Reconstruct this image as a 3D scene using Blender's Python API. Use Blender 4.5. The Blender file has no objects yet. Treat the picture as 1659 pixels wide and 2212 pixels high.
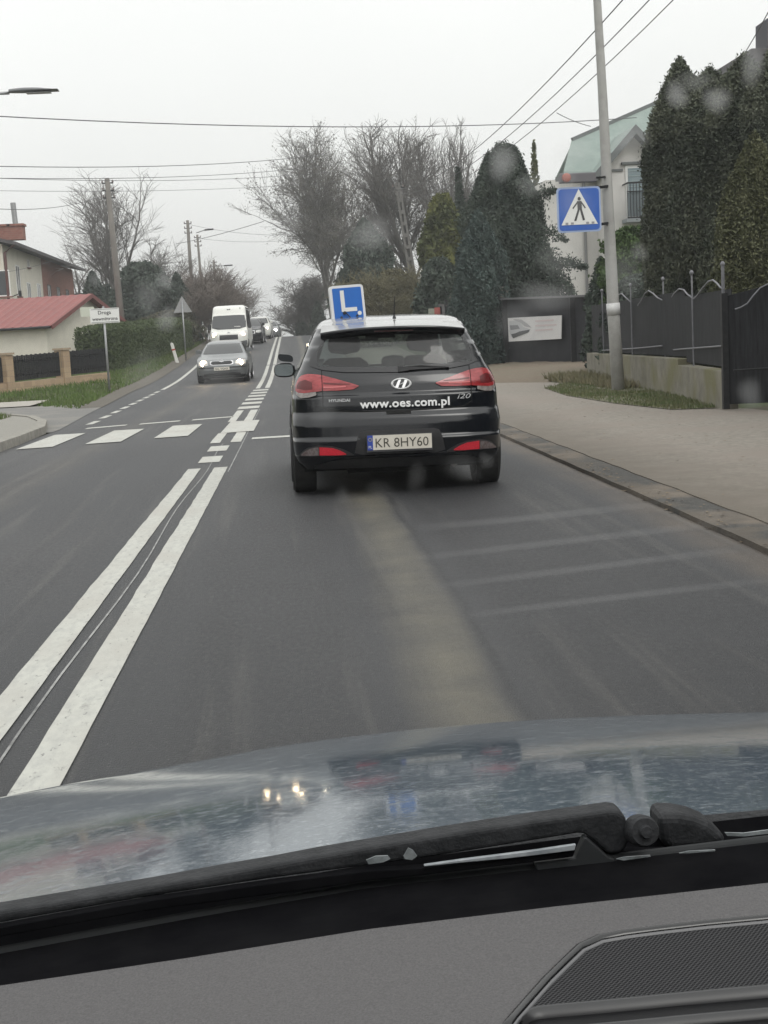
import bpy, math, random
import numpy as np
from math import radians, sin, cos, pi, tan, atan2
from mathutils import Matrix, Vector
random.seed(7); RNG = np.random.default_rng(11)
S = bpy.context.scene
COL = S.collection

# ------------------------------------------------------------------ camera
F, CX, CY, ROLL, H = 3000.0, 829.5, 1106.0, radians(3.5), 1.24   # measured on the photograph at 1659 x 2212
def _basis():
    d = np.array([(600 - CX) / F, -(745 - CY) / F, -1.0]); d /= np.linalg.norm(d)
    u = np.array([-sin(ROLL), cos(ROLL), 0.0]); u -= d * (u @ d); u /= np.linalg.norm(u)
    return np.array([np.cross(d, u), d, u])
R = _basis()
EYE = np.array([0, 0, H])
def at(u, v, Y):
    """the point at distance Y up the road that is seen at photograph position (u, v)"""
    d = R @ np.array([(u - CX) / F, -(v - CY) / F, -1.0])
    return EYE + d * (Y / d[1])
cam = bpy.data.cameras.new('camera'); camo = bpy.data.objects.new('camera', cam); COL.objects.link(camo)
camo.matrix_world = Matrix.Translation(EYE.tolist()) @ Matrix(R.tolist()).to_4x4()
cam.sensor_fit = 'VERTICAL'; cam.sensor_height = 24.0; cam.lens = F / 2212 * 24.0
cam.clip_start = 0.05; cam.clip_end = 3000
S.camera = camo

# ------------------------------------------------------------------ world, sun, exposure
SUN_EL, SUN_ROT = radians(48), radians(150)
w = bpy.data.worlds.new('World'); S.world = w; w.use_nodes = True
nt = w.node_tree; nt.nodes.clear()
N = nt.nodes.new; L = nt.links.new
sky = N('ShaderNodeTexSky'); sky.sky_type = 'NISHITA'; sky.sun_disc = False
sky.sun_elevation = SUN_EL; sky.sun_rotation = SUN_ROT; sky.dust_density = 4; sky.air_density = 1.5
hs = N('ShaderNodeHueSaturation'); hs.inputs['Saturation'].default_value = 0.12
bs = N('ShaderNodeBackground'); bs.inputs['Strength'].default_value = 0.05
tc = N('ShaderNodeTexCoord'); sp = N('ShaderNodeSeparateXYZ')
nz = N('ShaderNodeTexNoise'); nz.inputs['Scale'].default_value = 3.0; nz.inputs['Detail'].default_value = 3
mr = N('ShaderNodeMapRange'); mr.inputs['From Min'].default_value = 0.0; mr.inputs['From Max'].default_value = 1.0
mr.inputs['To Min'].default_value = 0.69; mr.inputs['To Max'].default_value = 1.5
mn = N('ShaderNodeMapRange'); mn.inputs['From Min'].default_value = 0.3; mn.inputs['From Max'].default_value = 0.7
mn.inputs['To Min'].default_value = 0.965; mn.inputs['To Max'].default_value = 1.03
mm = N('ShaderNodeMath'); mm.operation = 'MULTIPLY'
bc = N('ShaderNodeBackground'); bc.inputs['Color'].default_value = (0.985, 0.985, 0.965, 1)
ad = N('ShaderNodeAddShader'); wo = N('ShaderNodeOutputWorld')
L(sky.outputs[0], hs.inputs['Color']); L(hs.outputs[0], bs.inputs['Color'])
L(tc.outputs['Generated'], sp.inputs[0]); L(sp.outputs['Z'], mr.inputs['Value'])
L(tc.outputs['Generated'], nz.inputs['Vector']); L(nz.outputs['Fac'], mn.inputs['Value'])
L(mr.outputs[0], mm.inputs[0]); L(mn.outputs[0], mm.inputs[1]); L(mm.outputs[0], bc.inputs['Strength'])
L(bs.outputs[0], ad.inputs[0]); L(bc.outputs[0], ad.inputs[1]); L(ad.outputs[0], wo.inputs[0])
sl = bpy.data.lights.new('sun', 'SUN'); sl.energy = 0.6; sl.angle = radians(25); sl.color = (1, 0.97, 0.92)
so = bpy.data.objects.new('sun', sl); COL.objects.link(so)
so.rotation_euler = (pi / 2 - SUN_EL, 0, pi - SUN_ROT); so.location = (0, -5, 30)
vs = S.view_settings; vs.view_transform = 'Standard'; vs.look = 'None'; vs.exposure = 0.0; vs.gamma = 1.0
S.cycles.max_bounces = 8; S.cycles.transparent_max_bounces = 16; S.cycles.sample_clamp_indirect = 6
S.cycles.use_denoising = True

# ------------------------------------------------------------------ materials
MATS = {}
def mat(name, c, c2=None, scale=5.0, rough=0.6, bump=0.0, bscale=None, metal=0.0, spec=0.5, coat=0.0, emit=None,
        estr=0.0, stretch=(1, 1, 1), detail=6.0, lo=0.35, hi=0.65, rough2=None, sheen=0, c3=None, scale3=0.5):
    if name in MATS: return MATS[name]
    m = bpy.data.materials.new(name); m.use_nodes = True; t = m.node_tree; b = t.nodes['Principled BSDF']
    b.inputs['Base Color'].default_value = (*c, 1); b.inputs['Roughness'].default_value = rough
    b.inputs['Metallic'].default_value = metal; b.inputs['Specular IOR Level'].default_value = spec
    b.inputs['Coat Weight'].default_value = coat
    if coat: b.inputs['Coat Roughness'].default_value = 0.04
    if emit: b.inputs['Emission Color'].default_value = (*emit, 1); b.inputs['Emission Strength'].default_value = estr
    if c2 or bump:
        g = t.nodes.new('ShaderNodeTexCoord'); mp = t.nodes.new('ShaderNodeMapping'); mp.inputs['Scale'].default_value = stretch
        t.links.new(g.outputs['Object'], mp.inputs[0])
    if c2:
        n = t.nodes.new('ShaderNodeTexNoise'); n.inputs['Scale'].default_value = scale; n.inputs['Detail'].default_value = detail
        n.inputs['Roughness'].default_value = 0.65
        t.links.new(mp.outputs[0], n.inputs['Vector'])
        r = t.nodes.new('ShaderNodeMapRange'); r.inputs['From Min'].default_value = lo; r.inputs['From Max'].default_value = hi
        x = t.nodes.new('ShaderNodeMix'); x.data_type = 'RGBA'
        x.inputs['A'].default_value = (*c, 1); x.inputs['B'].default_value = (*c2, 1)
        t.links.new(n.outputs['Fac'], r.inputs['Value']); t.links.new(r.outputs[0], x.inputs['Factor'])
        out = x.outputs['Result']
        if c3:
            n3 = t.nodes.new('ShaderNodeTexNoise'); n3.inputs['Scale'].default_value = scale3; n3.inputs['Detail'].default_value = 3
            t.links.new(mp.outputs[0], n3.inputs['Vector'])
            r3 = t.nodes.new('ShaderNodeMapRange'); r3.inputs['From Min'].default_value = 0.45; r3.inputs['From Max'].default_value = 0.65
            x3 = t.nodes.new('ShaderNodeMix'); x3.data_type = 'RGBA'; x3.inputs['B'].default_value = (*c3, 1)
            t.links.new(n3.outputs['Fac'], r3.inputs['Value']); t.links.new(r3.outputs[0], x3.inputs['Factor'])
            t.links.new(out, x3.inputs['A']); out = x3.outputs['Result']
        t.links.new(out, b.inputs['Base Color'])
        if rough2 is not None:
            q = t.nodes.new('ShaderNodeMapRange'); q.inputs['From Min'].default_value = lo; q.inputs['From Max'].default_value = hi
            q.inputs['To Min'].default_value = rough; q.inputs['To Max'].default_value = rough2
            t.links.new(n.outputs['Fac'], q.inputs['Value']); t.links.new(q.outputs[0], b.inputs['Roughness'])
    if bump:
        nb = t.nodes.new('ShaderNodeTexNoise'); nb.inputs['Scale'].default_value = bscale or scale; nb.inputs['Detail'].default_value = 4
        bp = t.nodes.new('ShaderNodeBump'); bp.inputs['Strength'].default_value = min(1, bump); bp.inputs['Distance'].default_value = 0.02
        t.links.new(mp.outputs[0], nb.inputs['Vector']); t.links.new(nb.outputs['Fac'], bp.inputs['Height']); t.links.new(bp.outputs[0], b.inputs['Normal'])
    MATS[name] = m
    return m
def glassmat(name, tint, gloss=(1, 1, 1), ior=1.45, rough=0.01, haze=0.0, hazec=(0.5, 0.5, 0.5)):
    if name in MATS: return MATS[name]
    m = bpy.data.materials.new(name); m.use_nodes = True; t = m.node_tree; t.nodes.clear()
    o = t.nodes.new('ShaderNodeOutputMaterial'); tr = t.nodes.new('ShaderNodeBsdfTransparent'); tr.inputs[0].default_value = (*tint, 1)
    gl = t.nodes.new('ShaderNodeBsdfGlossy'); gl.inputs['Color'].default_value = (*gloss, 1); gl.inputs['Roughness'].default_value = rough
    fr = t.nodes.new('ShaderNodeFresnel'); fr.inputs['IOR'].default_value = ior
    mx = t.nodes.new('ShaderNodeMixShader')
    t.links.new(fr.outputs[0], mx.inputs[0]); t.links.new(tr.outputs[0], mx.inputs[1]); t.links.new(gl.outputs[0], mx.inputs[2])
    last = mx
    if haze:
        df = t.nodes.new('ShaderNodeBsdfDiffuse'); df.inputs[0].default_value = (*hazec, 1)
        m2 = t.nodes.new('ShaderNodeMixShader'); m2.inputs[0].default_value = haze
        t.links.new(mx.outputs[0], m2.inputs[1]); t.links.new(df.outputs[0], m2.inputs[2]); last = m2
    t.links.new(last.outputs[0], o.inputs[0]); MATS[name] = m
    return m

# ------------------------------------------------------------------ mesh helpers
def tag(o, label=None, cat=None, group=None, kind=None):
    if label: o['label'] = label
    if cat: o['category'] = cat
    if group: o['group'] = group
    if kind: o['kind'] = kind
    return o
def empty(name, loc, label, cat, group=None, rz=0.0):
    o = bpy.data.objects.new(name, None); COL.objects.link(o); o.location = [float(a) for a in loc]; o.rotation_euler = (0, 0, rz)
    o.empty_display_size = 0.2
    return tag(o, label, cat, group)
def base_of(o):
    p = np.zeros(3)
    while o is not None: p += np.array(o.location); o = o.parent
    return p
class MB:
    """collects verts and faces; build() links them as one mesh object"""
    def __init__(s): s.v = []; s.f = []; s.m = []
    def add(s, v, f, m=0):
        k = len(s.v); s.v += [tuple(map(float, p)) for p in v]; s.f += [tuple(i + k for i in q) for q in f]; s.m += [m] * len(f); return s
    def box(s, x0, x1, y0, y1, z0, z1, m=0):
        v = [(x, y, z) for x in (x0, x1) for y in (y0, y1) for z in (z0, z1)]
        return s.add(v, [(0, 1, 3, 2), (4, 6, 7, 5), (0, 4, 5, 1), (2, 3, 7, 6), (0, 2, 6, 4), (1, 5, 7, 3)], m)
    def obox(s, p, q, w, h, m=0, up=(0, 0, 1)):
        """box from p to q, w wide and h high about that axis"""
        p, q = np.array(p, float), np.array(q, float); d = (q - p) / np.linalg.norm(q - p)
        a = np.cross(d, np.array(up, float)); a /= np.linalg.norm(a); b = np.cross(a, d)
        v = [e + a * i * w / 2 + b * j * h / 2 for e in (p, q) for i, j in ((-1, -1), (1, -1), (1, 1), (-1, 1))]
        return s.add(v, [(0, 1, 2, 3), (7, 6, 5, 4), (0, 4, 5, 1), (1, 5, 6, 2), (2, 6, 7, 3), (3, 7, 4, 0)], m)
    def tube(s, pts, r, n=8, m=0, cap=True):
        pts = [np.array(p, float) for p in pts]; rs = r if hasattr(r, '__len__') else [r] * len(pts)
        ring = []; k0 = len(s.v)
        for i, p in enumerate(pts):
            d = pts[min(i + 1, len(pts) - 1)] - pts[max(i - 1, 0)]; d /= (np.linalg.norm(d) + 1e-12)
            a = np.cross(d, [0, 0, 1] if abs(d[2]) < 0.9 else [1, 0, 0]); a /= np.linalg.norm(a); b = np.cross(d, a)
            for j in range(n):
                t = 2 * pi * j / n; s.v.append(tuple(p + (a * cos(t) + b * sin(t)) * rs[i]))
        for i in range(len(pts) - 1):
            for j in range(n):
                q = (j + 1) % n; s.f.append((k0 + i * n + j, k0 + i * n + q, k0 + (i + 1) * n + q, k0 + (i + 1) * n + j)); s.m.append(m)
        if cap:
            s.f.append(tuple(k0 + j for j in range(n))); s.f.append(tuple(k0 + (len(pts) - 1) * n + j for j in reversed(range(n)))); s.m += [m, m]
        return s
    def prism(s, poly, d, m=0):
        """polygon of 3-D points pushed by the vector d"""
        n = len(poly); a = [np.array(p, float) for p in poly]; b = [p + np.array(d, float) for p in a]
        return s.add(a + b, [tuple(range(n)), tuple(reversed(range(n, 2 * n)))] + [(i, i + n, (i + 1) % n + n, (i + 1) % n) for i in range(n)], m)
    def grid(s, rows, m=0):
        nr, nc = len(rows), len(rows[0]); k = len(s.v)
        for r in rows: s.v += [tuple(map(float, p)) for p in r]
        for i in range(nr - 1):
            for j in range(nc - 1):
                s.f.append((k + i * nc + j, k + i * nc + j + 1, k + (i + 1) * nc + j + 1, k + (i + 1) * nc + j)); s.m.append(m)
        return s
    def build(s, name, ms, parent=None, smooth=False, label=None, bevel=0.0, seg=2, recalc=True, offset=True):
        me = bpy.data.meshes.new(name); off = base_of(parent) if (parent is not None and offset) else np.zeros(3)
        me.from_pydata([tuple(np.array(p) - off) for p in s.v], [], s.f)
        for x in (ms if isinstance(ms, (list, tuple)) else [ms]): me.materials.append(x)
        me.polygons.foreach_set('material_index', s.m)
        if recalc:
            import bmesh
            bm = bmesh.new(); bm.from_mesh(me); bmesh.ops.recalc_face_normals(bm, faces=bm.faces); bm.to_mesh(me); bm.free()
        if smooth: me.polygons.foreach_set('use_smooth', [True] * len(me.polygons))
        o = bpy.data.objects.new(name, me); COL.objects.link(o); o.parent = parent
        if bevel:
            b = o.modifiers.new('bevel', 'BEVEL'); b.width = bevel; b.segments = seg; b.limit_method = 'ANGLE'; b.angle_limit = radians(40)
        if label: o['label'] = label
        return o
def fast(name, V, Fq, m, parent=None, smooth=False):
    """numpy verts (n,3) and faces (k,4 or k,3) straight into one mesh object"""
    V = np.asarray(V, dtype=np.float64)
    if parent is not None: V = V - base_of(parent)
    Fq = np.asarray(Fq, dtype=np.int32); k, c = Fq.shape
    me = bpy.data.meshes.new(name); me.vertices.add(len(V)); me.vertices.foreach_set('co', V.astype(np.float32).ravel())
    me.loops.add(k * c); me.loops.foreach_set('vertex_index', Fq.ravel())
    me.polygons.add(k); me.polygons.foreach_set('loop_start', np.arange(0, k * c, c, dtype=np.int32)); me.polygons.foreach_set('loop_total', np.full(k, c, dtype=np.int32))
    me.materials.append(m); me.update(calc_edges=True)
    if smooth: me.polygons.foreach_set('use_smooth', [True] * k)
    o = bpy.data.objects.new(name, me); COL.objects.link(o); o.parent = parent
    return o
def text_mesh(body, size, bold=0.0, spacing=1.0, sx=1.0, shear=0.0):
    """outline of a text as (verts x/z, faces), centred on x, baseline at z = 0, cap height = size"""
    c = bpy.data.curves.new('t', 'FONT'); c.body = body; c.size = 1.0; c.offset = bold; c.space_character = spacing; c.shear = shear
    c.resolution_u = 3
    o = bpy.data.objects.new('t', c); COL.objects.link(o)
    dg = bpy.context.evaluated_depsgraph_get(); me = bpy.data.meshes.new_from_object(o.evaluated_get(dg))
    v = np.array([p.co[:] for p in me.vertices]); f = [tuple(p.vertices) for p in me.polygons]
    bpy.data.objects.remove(o); bpy.data.curves.remove(c); bpy.data.meshes.remove(me)
    k = size / 0.73
    x = v[:, 0] * k * sx; z = v[:, 1] * k; x -= (x.min() + x.max()) / 2
    return x, z, f
def lettering(name, body, size, pos, m, parent, bold=0.0, spacing=1.0, sx=1.0, shear=0.0, rot=0.0, surf=None, depth=0.003, toward=-1, flip=False, width=None):
    x, z, f = text_mesh(body, size, bold, spacing, sx, shear)
    if width: x = x * width / (x.max() - x.min())
    if flip: x = -x
    X = pos[0] + x * cos(rot) - z * sin(rot); Z = pos[2] + x * sin(rot) + z * cos(rot)
    Y = np.array([surf(a, b) for a, b in zip(X, Z)]) if surf else np.full(len(X), pos[1])
    mb = MB(); mb.add(list(zip(X, Y + toward * depth, Z)), f)
    return mb.build(name, m, parent, recalc=False, offset=(surf is None))

# ------------------------------------------------------------------ the lie of the land
_Y = [-60, 0, 40, 45, 52, 62, 75, 88, 97, 104, 112, 130, 170, 260, 700]
_Z = [0, 0, 0, 0.01, 0.12, 0.45, 0.95, 1.37, 1.69, 1.86, 1.8, 1.2, -0.8, -4, -9]
_t = np.arange(-60, 700, 0.5); _z = np.interp(_t, _Y, _Z); _k = np.exp(-0.5 * (np.arange(-14, 15) / 5.0) ** 2); _k /= _k.sum()
_zs = np.convolve(np.pad(_z, 14, mode='edge'), _k, mode='valid')
def zr(y): return float(np.interp(y, _t, _zs))
def xc(y): return -0.96 + 0.0105 * y                                      # centre line
def xk(y): return 2.45 + 0.0105 * y                                       # right edge of the asphalt
def xe(y): return float(np.interp(y, [-60, 0, 18, 24, 42, 62, 97, 700], [-3.95, -3.75, -3.6, -3.5, -3.8, -3.75, -3.75, 2]))   # left edge line
def xs(y): return xe(y) - float(np.interp(y, [0, 24, 30, 45, 80], [0.28, 0.3, 0.5, 0.9, 0.7]))
def sm(t): t = min(1, max(0, t)); return t * t * (3 - 2 * t)
def T(x, y):
    z = zr(y)
    if x < xs(y): z += 0.22 * sm((xs(y) - x) / 1.6) * sm((y - 36) / 14) + 0.9 * sm((-x - 6) / 16) * sm((y - 40) / 30)
    if x > xk(y): z += 0.04 * sm((x - xk(y)) / 0.2) + 0.12 * sm((x - 5) / 3) * sm((y - 22) / 15)
    return z
def hit(u, v):
    """where the line of sight through (u, v) meets the ground"""
    for Y in np.arange(3, 300, 0.1):
        p = at(u, v, Y)
        if p[2] <= T(p[0], Y): return p
    return at(u, v, 100)

# ------------------------------------------------------------------ ground, road, paths
M_ASPH = mat('asphalt', (0.010, 0.011, 0.013), (0.056, 0.057, 0.061), scale=48, spec=0.32, detail=9, rough=0.44, rough2=0.66, bump=0.5, bscale=190, lo=0.3, hi=0.7, c3=(0.050, 0.050, 0.052), scale3=0.35, stretch=(1, 0.38, 1))
def asphalt_marks():
    """dust between the wheel tracks and brown grit along the kerb, by position across the road"""
    t = M_ASPH.node_tree; b = t.nodes['Principled BSDF']; src = b.inputs['Base Color'].links[0].from_socket
    g = t.nodes.new('ShaderNodeTexCoord'); s = t.nodes.new('ShaderNodeSeparateXYZ'); t.links.new(g.outputs['Object'], s.inputs[0])
    n = t.nodes.new('ShaderNodeTexNoise'); n.inputs['Scale'].default_value = 0.6; n.inputs['Detail'].default_value = 5; t.links.new(g.outputs['Object'], n.inputs['Vector'])
    a = t.nodes.new('ShaderNodeMath'); a.operation = 'MULTIPLY_ADD'; a.inputs[1].default_value = -0.0105; t.links.new(s.outputs['Y'], a.inputs[0]); t.links.new(s.outputs['X'], a.inputs[2])
    w_ = t.nodes.new('ShaderNodeMath'); w_.operation = 'MULTIPLY_ADD'; w_.inputs[1].default_value = 0.22; t.links.new(n.outputs['Fac'], w_.inputs[0]); t.links.new(a.outputs[0], w_.inputs[2])
    for pts, col in (([(0.40, 0), (0.62, 0.75), (0.74, 0.55), (0.80, 0.0)], (0.155, 0.142, 0.108)), ([(2.2, 0), (2.52, 0.85), (3.0, 1)], (0.125, 0.098, 0.073)), ([(0.785, 0), (0.81, 0.6), (0.835, 0)], (0.020, 0.020, 0.020)), ([(0.86, 0), (1.0, 0.75), (2.0, 0.75), (2.35, 0)], (0.026, 0.026, 0.028)), ([(-0.55, 0), (-0.25, 0.65), (0.2, 0.65), (0.42, 0)], (0.026, 0.026, 0.028)), ([(-3.0, 0), (-2.6, 0.5), (-2.3, 0)], (0.10, 0.09, 0.074))):
        c = t.nodes.new('ShaderNodeFloatCurve'); mp = t.nodes.new('ShaderNodeMapRange'); mp.inputs['From Min'].default_value = -4; mp.inputs['From Max'].default_value = 4
        cv = c.mapping.curves[0]; pp = [(-4, 0)] + pts + [(4, pts[-1][1])]
        cv.points[0].location = ((pp[0][0] + 4) / 8, pp[0][1]); cv.points[1].location = ((pp[-1][0] + 4) / 8, pp[-1][1])
        for x, y in pp[1:-1]: cv.points.new((x + 4) / 8, y)
        for p in cv.points: p.handle_type = 'VECTOR'
        c.mapping.update()
        t.links.new(w_.outputs[0], mp.inputs['Value']); t.links.new(mp.outputs[0], c.inputs['Value'])
        n2 = t.nodes.new('ShaderNodeTexNoise'); n2.inputs['Scale'].default_value = 2.2; n2.inputs['Detail'].default_value = 8; t.links.new(g.outputs['Object'], n2.inputs['Vector'])
        k = t.nodes.new('ShaderNodeMath'); k.operation = 'MULTIPLY'; t.links.new(c.outputs[0], k.inputs[0]); t.links.new(n2.outputs['Fac'], k.inputs[1])
        k2 = t.nodes.new('ShaderNodeMath'); k2.operation = 'MULTIPLY'; k2.inputs[1].default_value = 1.5; k2.use_clamp = True; t.links.new(k.outputs[0], k2.inputs[0])
        x = t.nodes.new('ShaderNodeMix'); x.data_type = 'RGBA'; x.inputs['B'].default_value = (*col, 1)
        t.links.new(k2.outputs[0], x.inputs['Factor']); t.links.new(src, x.inputs['A']); src = x.outputs['Result']
    # long streaks polished and dirtied along the direction of travel, plus broad worn patches
    for sc, st, lo, hi, col, k_ in ((1.0, (2.6, 0.10, 1), 0.52, 0.75, (0.022, 0.022, 0.024), 0.75), (1.0, (5.0, 0.16, 1), 0.55, 0.8, (0.115, 0.11, 0.10), 0.6), (0.9, (1, 0.5, 1), 0.56, 0.62, (0.030, 0.030, 0.032), 0.45)):
        mp = t.nodes.new('ShaderNodeMapping'); mp.inputs['Scale'].default_value = st; t.links.new(g.outputs['Object'], mp.inputs[0])
        n2 = t.nodes.new('ShaderNodeTexNoise'); n2.inputs['Scale'].default_value = sc; n2.inputs['Detail'].default_value = 9; n2.inputs['Roughness'].default_value = 0.62; t.links.new(mp.outputs[0], n2.inputs['Vector'])
        r = t.nodes.new('ShaderNodeMapRange'); r.inputs['From Min'].default_value = lo; r.inputs['From Max'].default_value = hi; r.inputs['To Max'].default_value = k_; t.links.new(n2.outputs['Fac'], r.inputs['Value'])
        x = t.nodes.new('ShaderNodeMix'); x.data_type = 'RGBA'; x.inputs['B'].default_value = (*col, 1); t.links.new(r.outputs[0], x.inputs['Factor']); t.links.new(src, x.inputs['A']); src = x.outputs['Result']
    # bright aggregate grains
    v = t.nodes.new('ShaderNodeTexVoronoi'); v.inputs['Scale'].default_value = 85; t.links.new(g.outputs['Object'], v.inputs['Vector'])
    r = t.nodes.new('ShaderNodeMapRange'); r.inputs['From Min'].default_value = 0.30; r.inputs['From Max'].default_value = 0.05; r.inputs['To Max'].default_value = 0.9; t.links.new(v.outputs['Distance'], r.inputs['Value'])
    n4 = t.nodes.new('ShaderNodeTexNoise'); n4.inputs['Scale'].default_value = 60; t.links.new(g.outputs['Object'], n4.inputs['Vector']); r4 = t.nodes.new('ShaderNodeMapRange'); r4.inputs['From Min'].default_value = 0.5; r4.inputs['From Max'].default_value = 0.6; t.links.new(n4.outputs['Fac'], r4.inputs['Value'])
    m4 = t.nodes.new('ShaderNodeMath'); m4.operation = 'MULTIPLY'; t.links.new(r.outputs[0], m4.inputs[0]); t.links.new(r4.outputs[0], m4.inputs[1])
    x = t.nodes.new('ShaderNodeMix'); x.data_type = 'RGBA'; x.inputs['B'].default_value = (0.16, 0.16, 0.155, 1); t.links.new(m4.outputs[0], x.inputs['Factor']); t.links.new(src, x.inputs['A']); src = x.outputs['Result']
    t.links.new(src, b.inputs['Base Color'])
asphalt_marks()
M_SOIL = mat('soil', (0.10, 0.085, 0.06), (0.07, 0.10, 0.04), scale=1.5, rough=0.95, bump=0.5, bscale=30)
M_PAINT = mat('road_paint', (0.45, 0.45, 0.41), (0.34, 0.34, 0.32), scale=26, rough=0.6, bump=0.15, bscale=120, stretch=(1, 0.35, 1), lo=0.42, hi=0.72, c3=(0.39, 0.38, 0.345), scale3=3)
M_PAVE = mat('paving', (0.262, 0.236, 0.200), (0.165, 0.148, 0.128), scale=16, rough=0.85, bump=0.3, bscale=60, c3=(0.215, 0.185, 0.158), scale3=0.6)
M_KERB = mat('kerb_concrete', (0.075, 0.072, 0.066), (0.045, 0.043, 0.041), scale=18, rough=0.9, bump=0.6, bscale=50, c3=(0.15, 0.125, 0.10), scale3=1.3)
def grime(m, x0, x1, col, k=0.85):
    """brown grit gathered between two offsets from the road axis"""
    t = m.node_tree; b = t.nodes['Principled BSDF']; src = b.inputs['Base Color'].links[0].from_socket; g = t.nodes.new('ShaderNodeTexCoord'); s = t.nodes.new('ShaderNodeSeparateXYZ'); t.links.new(g.outputs['Object'], s.inputs[0])
    a = t.nodes.new('ShaderNodeMath'); a.operation = 'MULTIPLY_ADD'; a.inputs[1].default_value = -0.0105; t.links.new(s.outputs['Y'], a.inputs[0]); t.links.new(s.outputs['X'], a.inputs[2])
    n = t.nodes.new('ShaderNodeTexNoise'); n.inputs['Scale'].default_value = 3.2; n.inputs['Detail'].default_value = 8; t.links.new(g.outputs['Object'], n.inputs['Vector'])
    w_ = t.nodes.new('ShaderNodeMath'); w_.operation = 'MULTIPLY_ADD'; w_.inputs[1].default_value = -0.9; t.links.new(n.outputs['Fac'], w_.inputs[0]); t.links.new(a.outputs[0], w_.inputs[2])
    r = t.nodes.new('ShaderNodeMapRange'); r.inputs['From Min'].default_value = x1 - 0.45; r.inputs['From Max'].default_value = x0 - 0.45; r.inputs['To Max'].default_value = k; t.links.new(w_.outputs[0], r.inputs['Value'])
    x = t.nodes.new('ShaderNodeMix'); x.data_type = 'RGBA'; x.inputs['B'].default_value = (*col, 1); t.links.new(r.outputs[0], x.inputs['Factor']); t.links.new(src, x.inputs['A']); t.links.new(x.outputs['Result'], b.inputs['Base Color'])
grime(M_PAVE, 2.8, 3.9, (0.115, 0.098, 0.078)); grime(M_KERB, 2.40, 2.62, (0.092, 0.078, 0.062), 0.8)
M_KERB2 = mat('pale_concrete', (0.30, 0.285, 0.25), (0.20, 0.19, 0.17), scale=9, rough=0.9, bump=0.4, bscale=50)
M_GRAVEL = mat('shoulder_gravel', (0.075, 0.068, 0.058), (0.15, 0.135, 0.11), scale=60, rough=0.95, bump=0.8, bscale=70)
ys = sorted(set([float(a) for a in np.arange(0, 32, 0.25)] + [float(a) for a in np.arange(-30, 130, 1.0)] + [float(a) for a in np.arange(130, 300, 10)] + [350, 450, 600, 690]))
def strip(name, x0, x1, y0, y1, dz, m, n=2, label=None, base=None, side=0.0):
    """ribbon that follows the ground between x0(y) and x1(y)"""
    yy = [y0] + [y for y in ys if y0 < y < y1] + [y1]; rows = []
    for y in yy:
        a = x0(y) if callable(x0) else x0; b = x1(y) if callable(x1) else x1
        rows.append([(a + (b - a) * i / (n - 1), y, (base(a + (b - a) * i / (n - 1), y) if base else zr(y)) + dz) for i in range(n)])
    mb = MB(); mb.grid(rows)
    if side:
        for k in (0, -1): mb.grid([[r[k] for r in rows], [(r[k][0], r[k][1], r[k][2] - side) for r in rows]])
    o = mb.build(name, m, recalc=True); tag(o, label=label, kind='structure'); return o
# base sheet
gx = sorted(set([-600, -300, -150, -80, -50, -35, -25] + list(np.arange(-20, -2, 0.8)) + [-1, 1, 2.3] + list(np.arange(2.5, 12, 0.6)) + [14, 18, 25, 40, 80, 150, 300, 600]))
gy = [-600, -300, -100, -60] + [y for y in ys]
mb = MB(); mb.grid([[(x, y, (T(x, y) if y > -60 else 0) - 0.035 - (0.03 if xs(y) < x < xk(y) else 0)) for x in gx] for y in gy])
tag(mb.build('ground', M_SOIL, smooth=True), kind='structure')
strip('road', lambda y: xs(y) - 0.0, xk, -30, 300, 0.0, M_ASPH, n=8)
strip('gutter_kerb', lambda y: xk(y) + 0.004 * sin(y * 5.1), lambda y: xk(y) + 0.38, -30, 140, 0.034, M_KERB, n=3, side=0.10)
PAVE_BACK = lambda y: float(np.interp(y, [-30, 16, 19.5, 22, 25, 27, 31, 45, 140], [6.9, 6.9, 6.0, 5.9, 6.0, 8.6, 9.5, 9.5, 7.5])) + 0.12 * sin(y * 2.1) * (1 if y < 30 else 0)
strip('pavement', lambda y: xk(y) + 0.295 + 0.006 * sin(y * 3.3) + 0.005 * sin(y * 7.7), PAVE_BACK, -30, 140, 0.042, M_PAVE, n=6, side=0.03)
# left: side road mouth, island kerb, verge path
mb = MB()
mb.grid([[(x, y, 0.006) for x in (-14, -9, -6, xs(y) + 0.02)] for y in np.arange(23.2, 36.1, 0.8)])
tag(mb.build('side_road', mat('old_asphalt', (0.17, 0.165, 0.155), (0.125, 0.122, 0.118), scale=50, rough=0.8, bump=0.3, bscale=120, c3=(0.20, 0.19, 0.17), scale3=0.8)), kind='structure')
ISL = [(-4.05, -10), (-4.0, 16.0), (-3.98, 20.5), (-4.02, 23.0), (-4.35, 25.2), (-4.9, 27.3), (-5.6, 28.8), (-6.6, 29.6), (-9, 30.2), (-14, 30.6)]
top = [(x, y, 0.11) for x, y in ISL] + [(-14, -10, 0.11)]
mb = MB(); mb.prism(top, (0, 0, -0.12)); tag(mb.build('island_pavement', mat('island_paving', (0.27, 0.26, 0.23), (0.20, 0.19, 0.17), scale=30, rough=0.85, bump=0.4, bscale=90)), kind='structure')
mb = MB()
def offs(pts, d):
    o = []
    for i, p in enumerate(pts):
        a = np.array(pts[max(0, i - 1)]); b = np.array(pts[min(len(pts) - 1, i + 1)]); t = (b - a) / np.linalg.norm(b - a); o.append((p[0] + t[1] * d, p[1] - t[0] * d))
    return o
o1, o2 = offs(ISL, 0.0), offs(ISL, 0.16)
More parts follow.
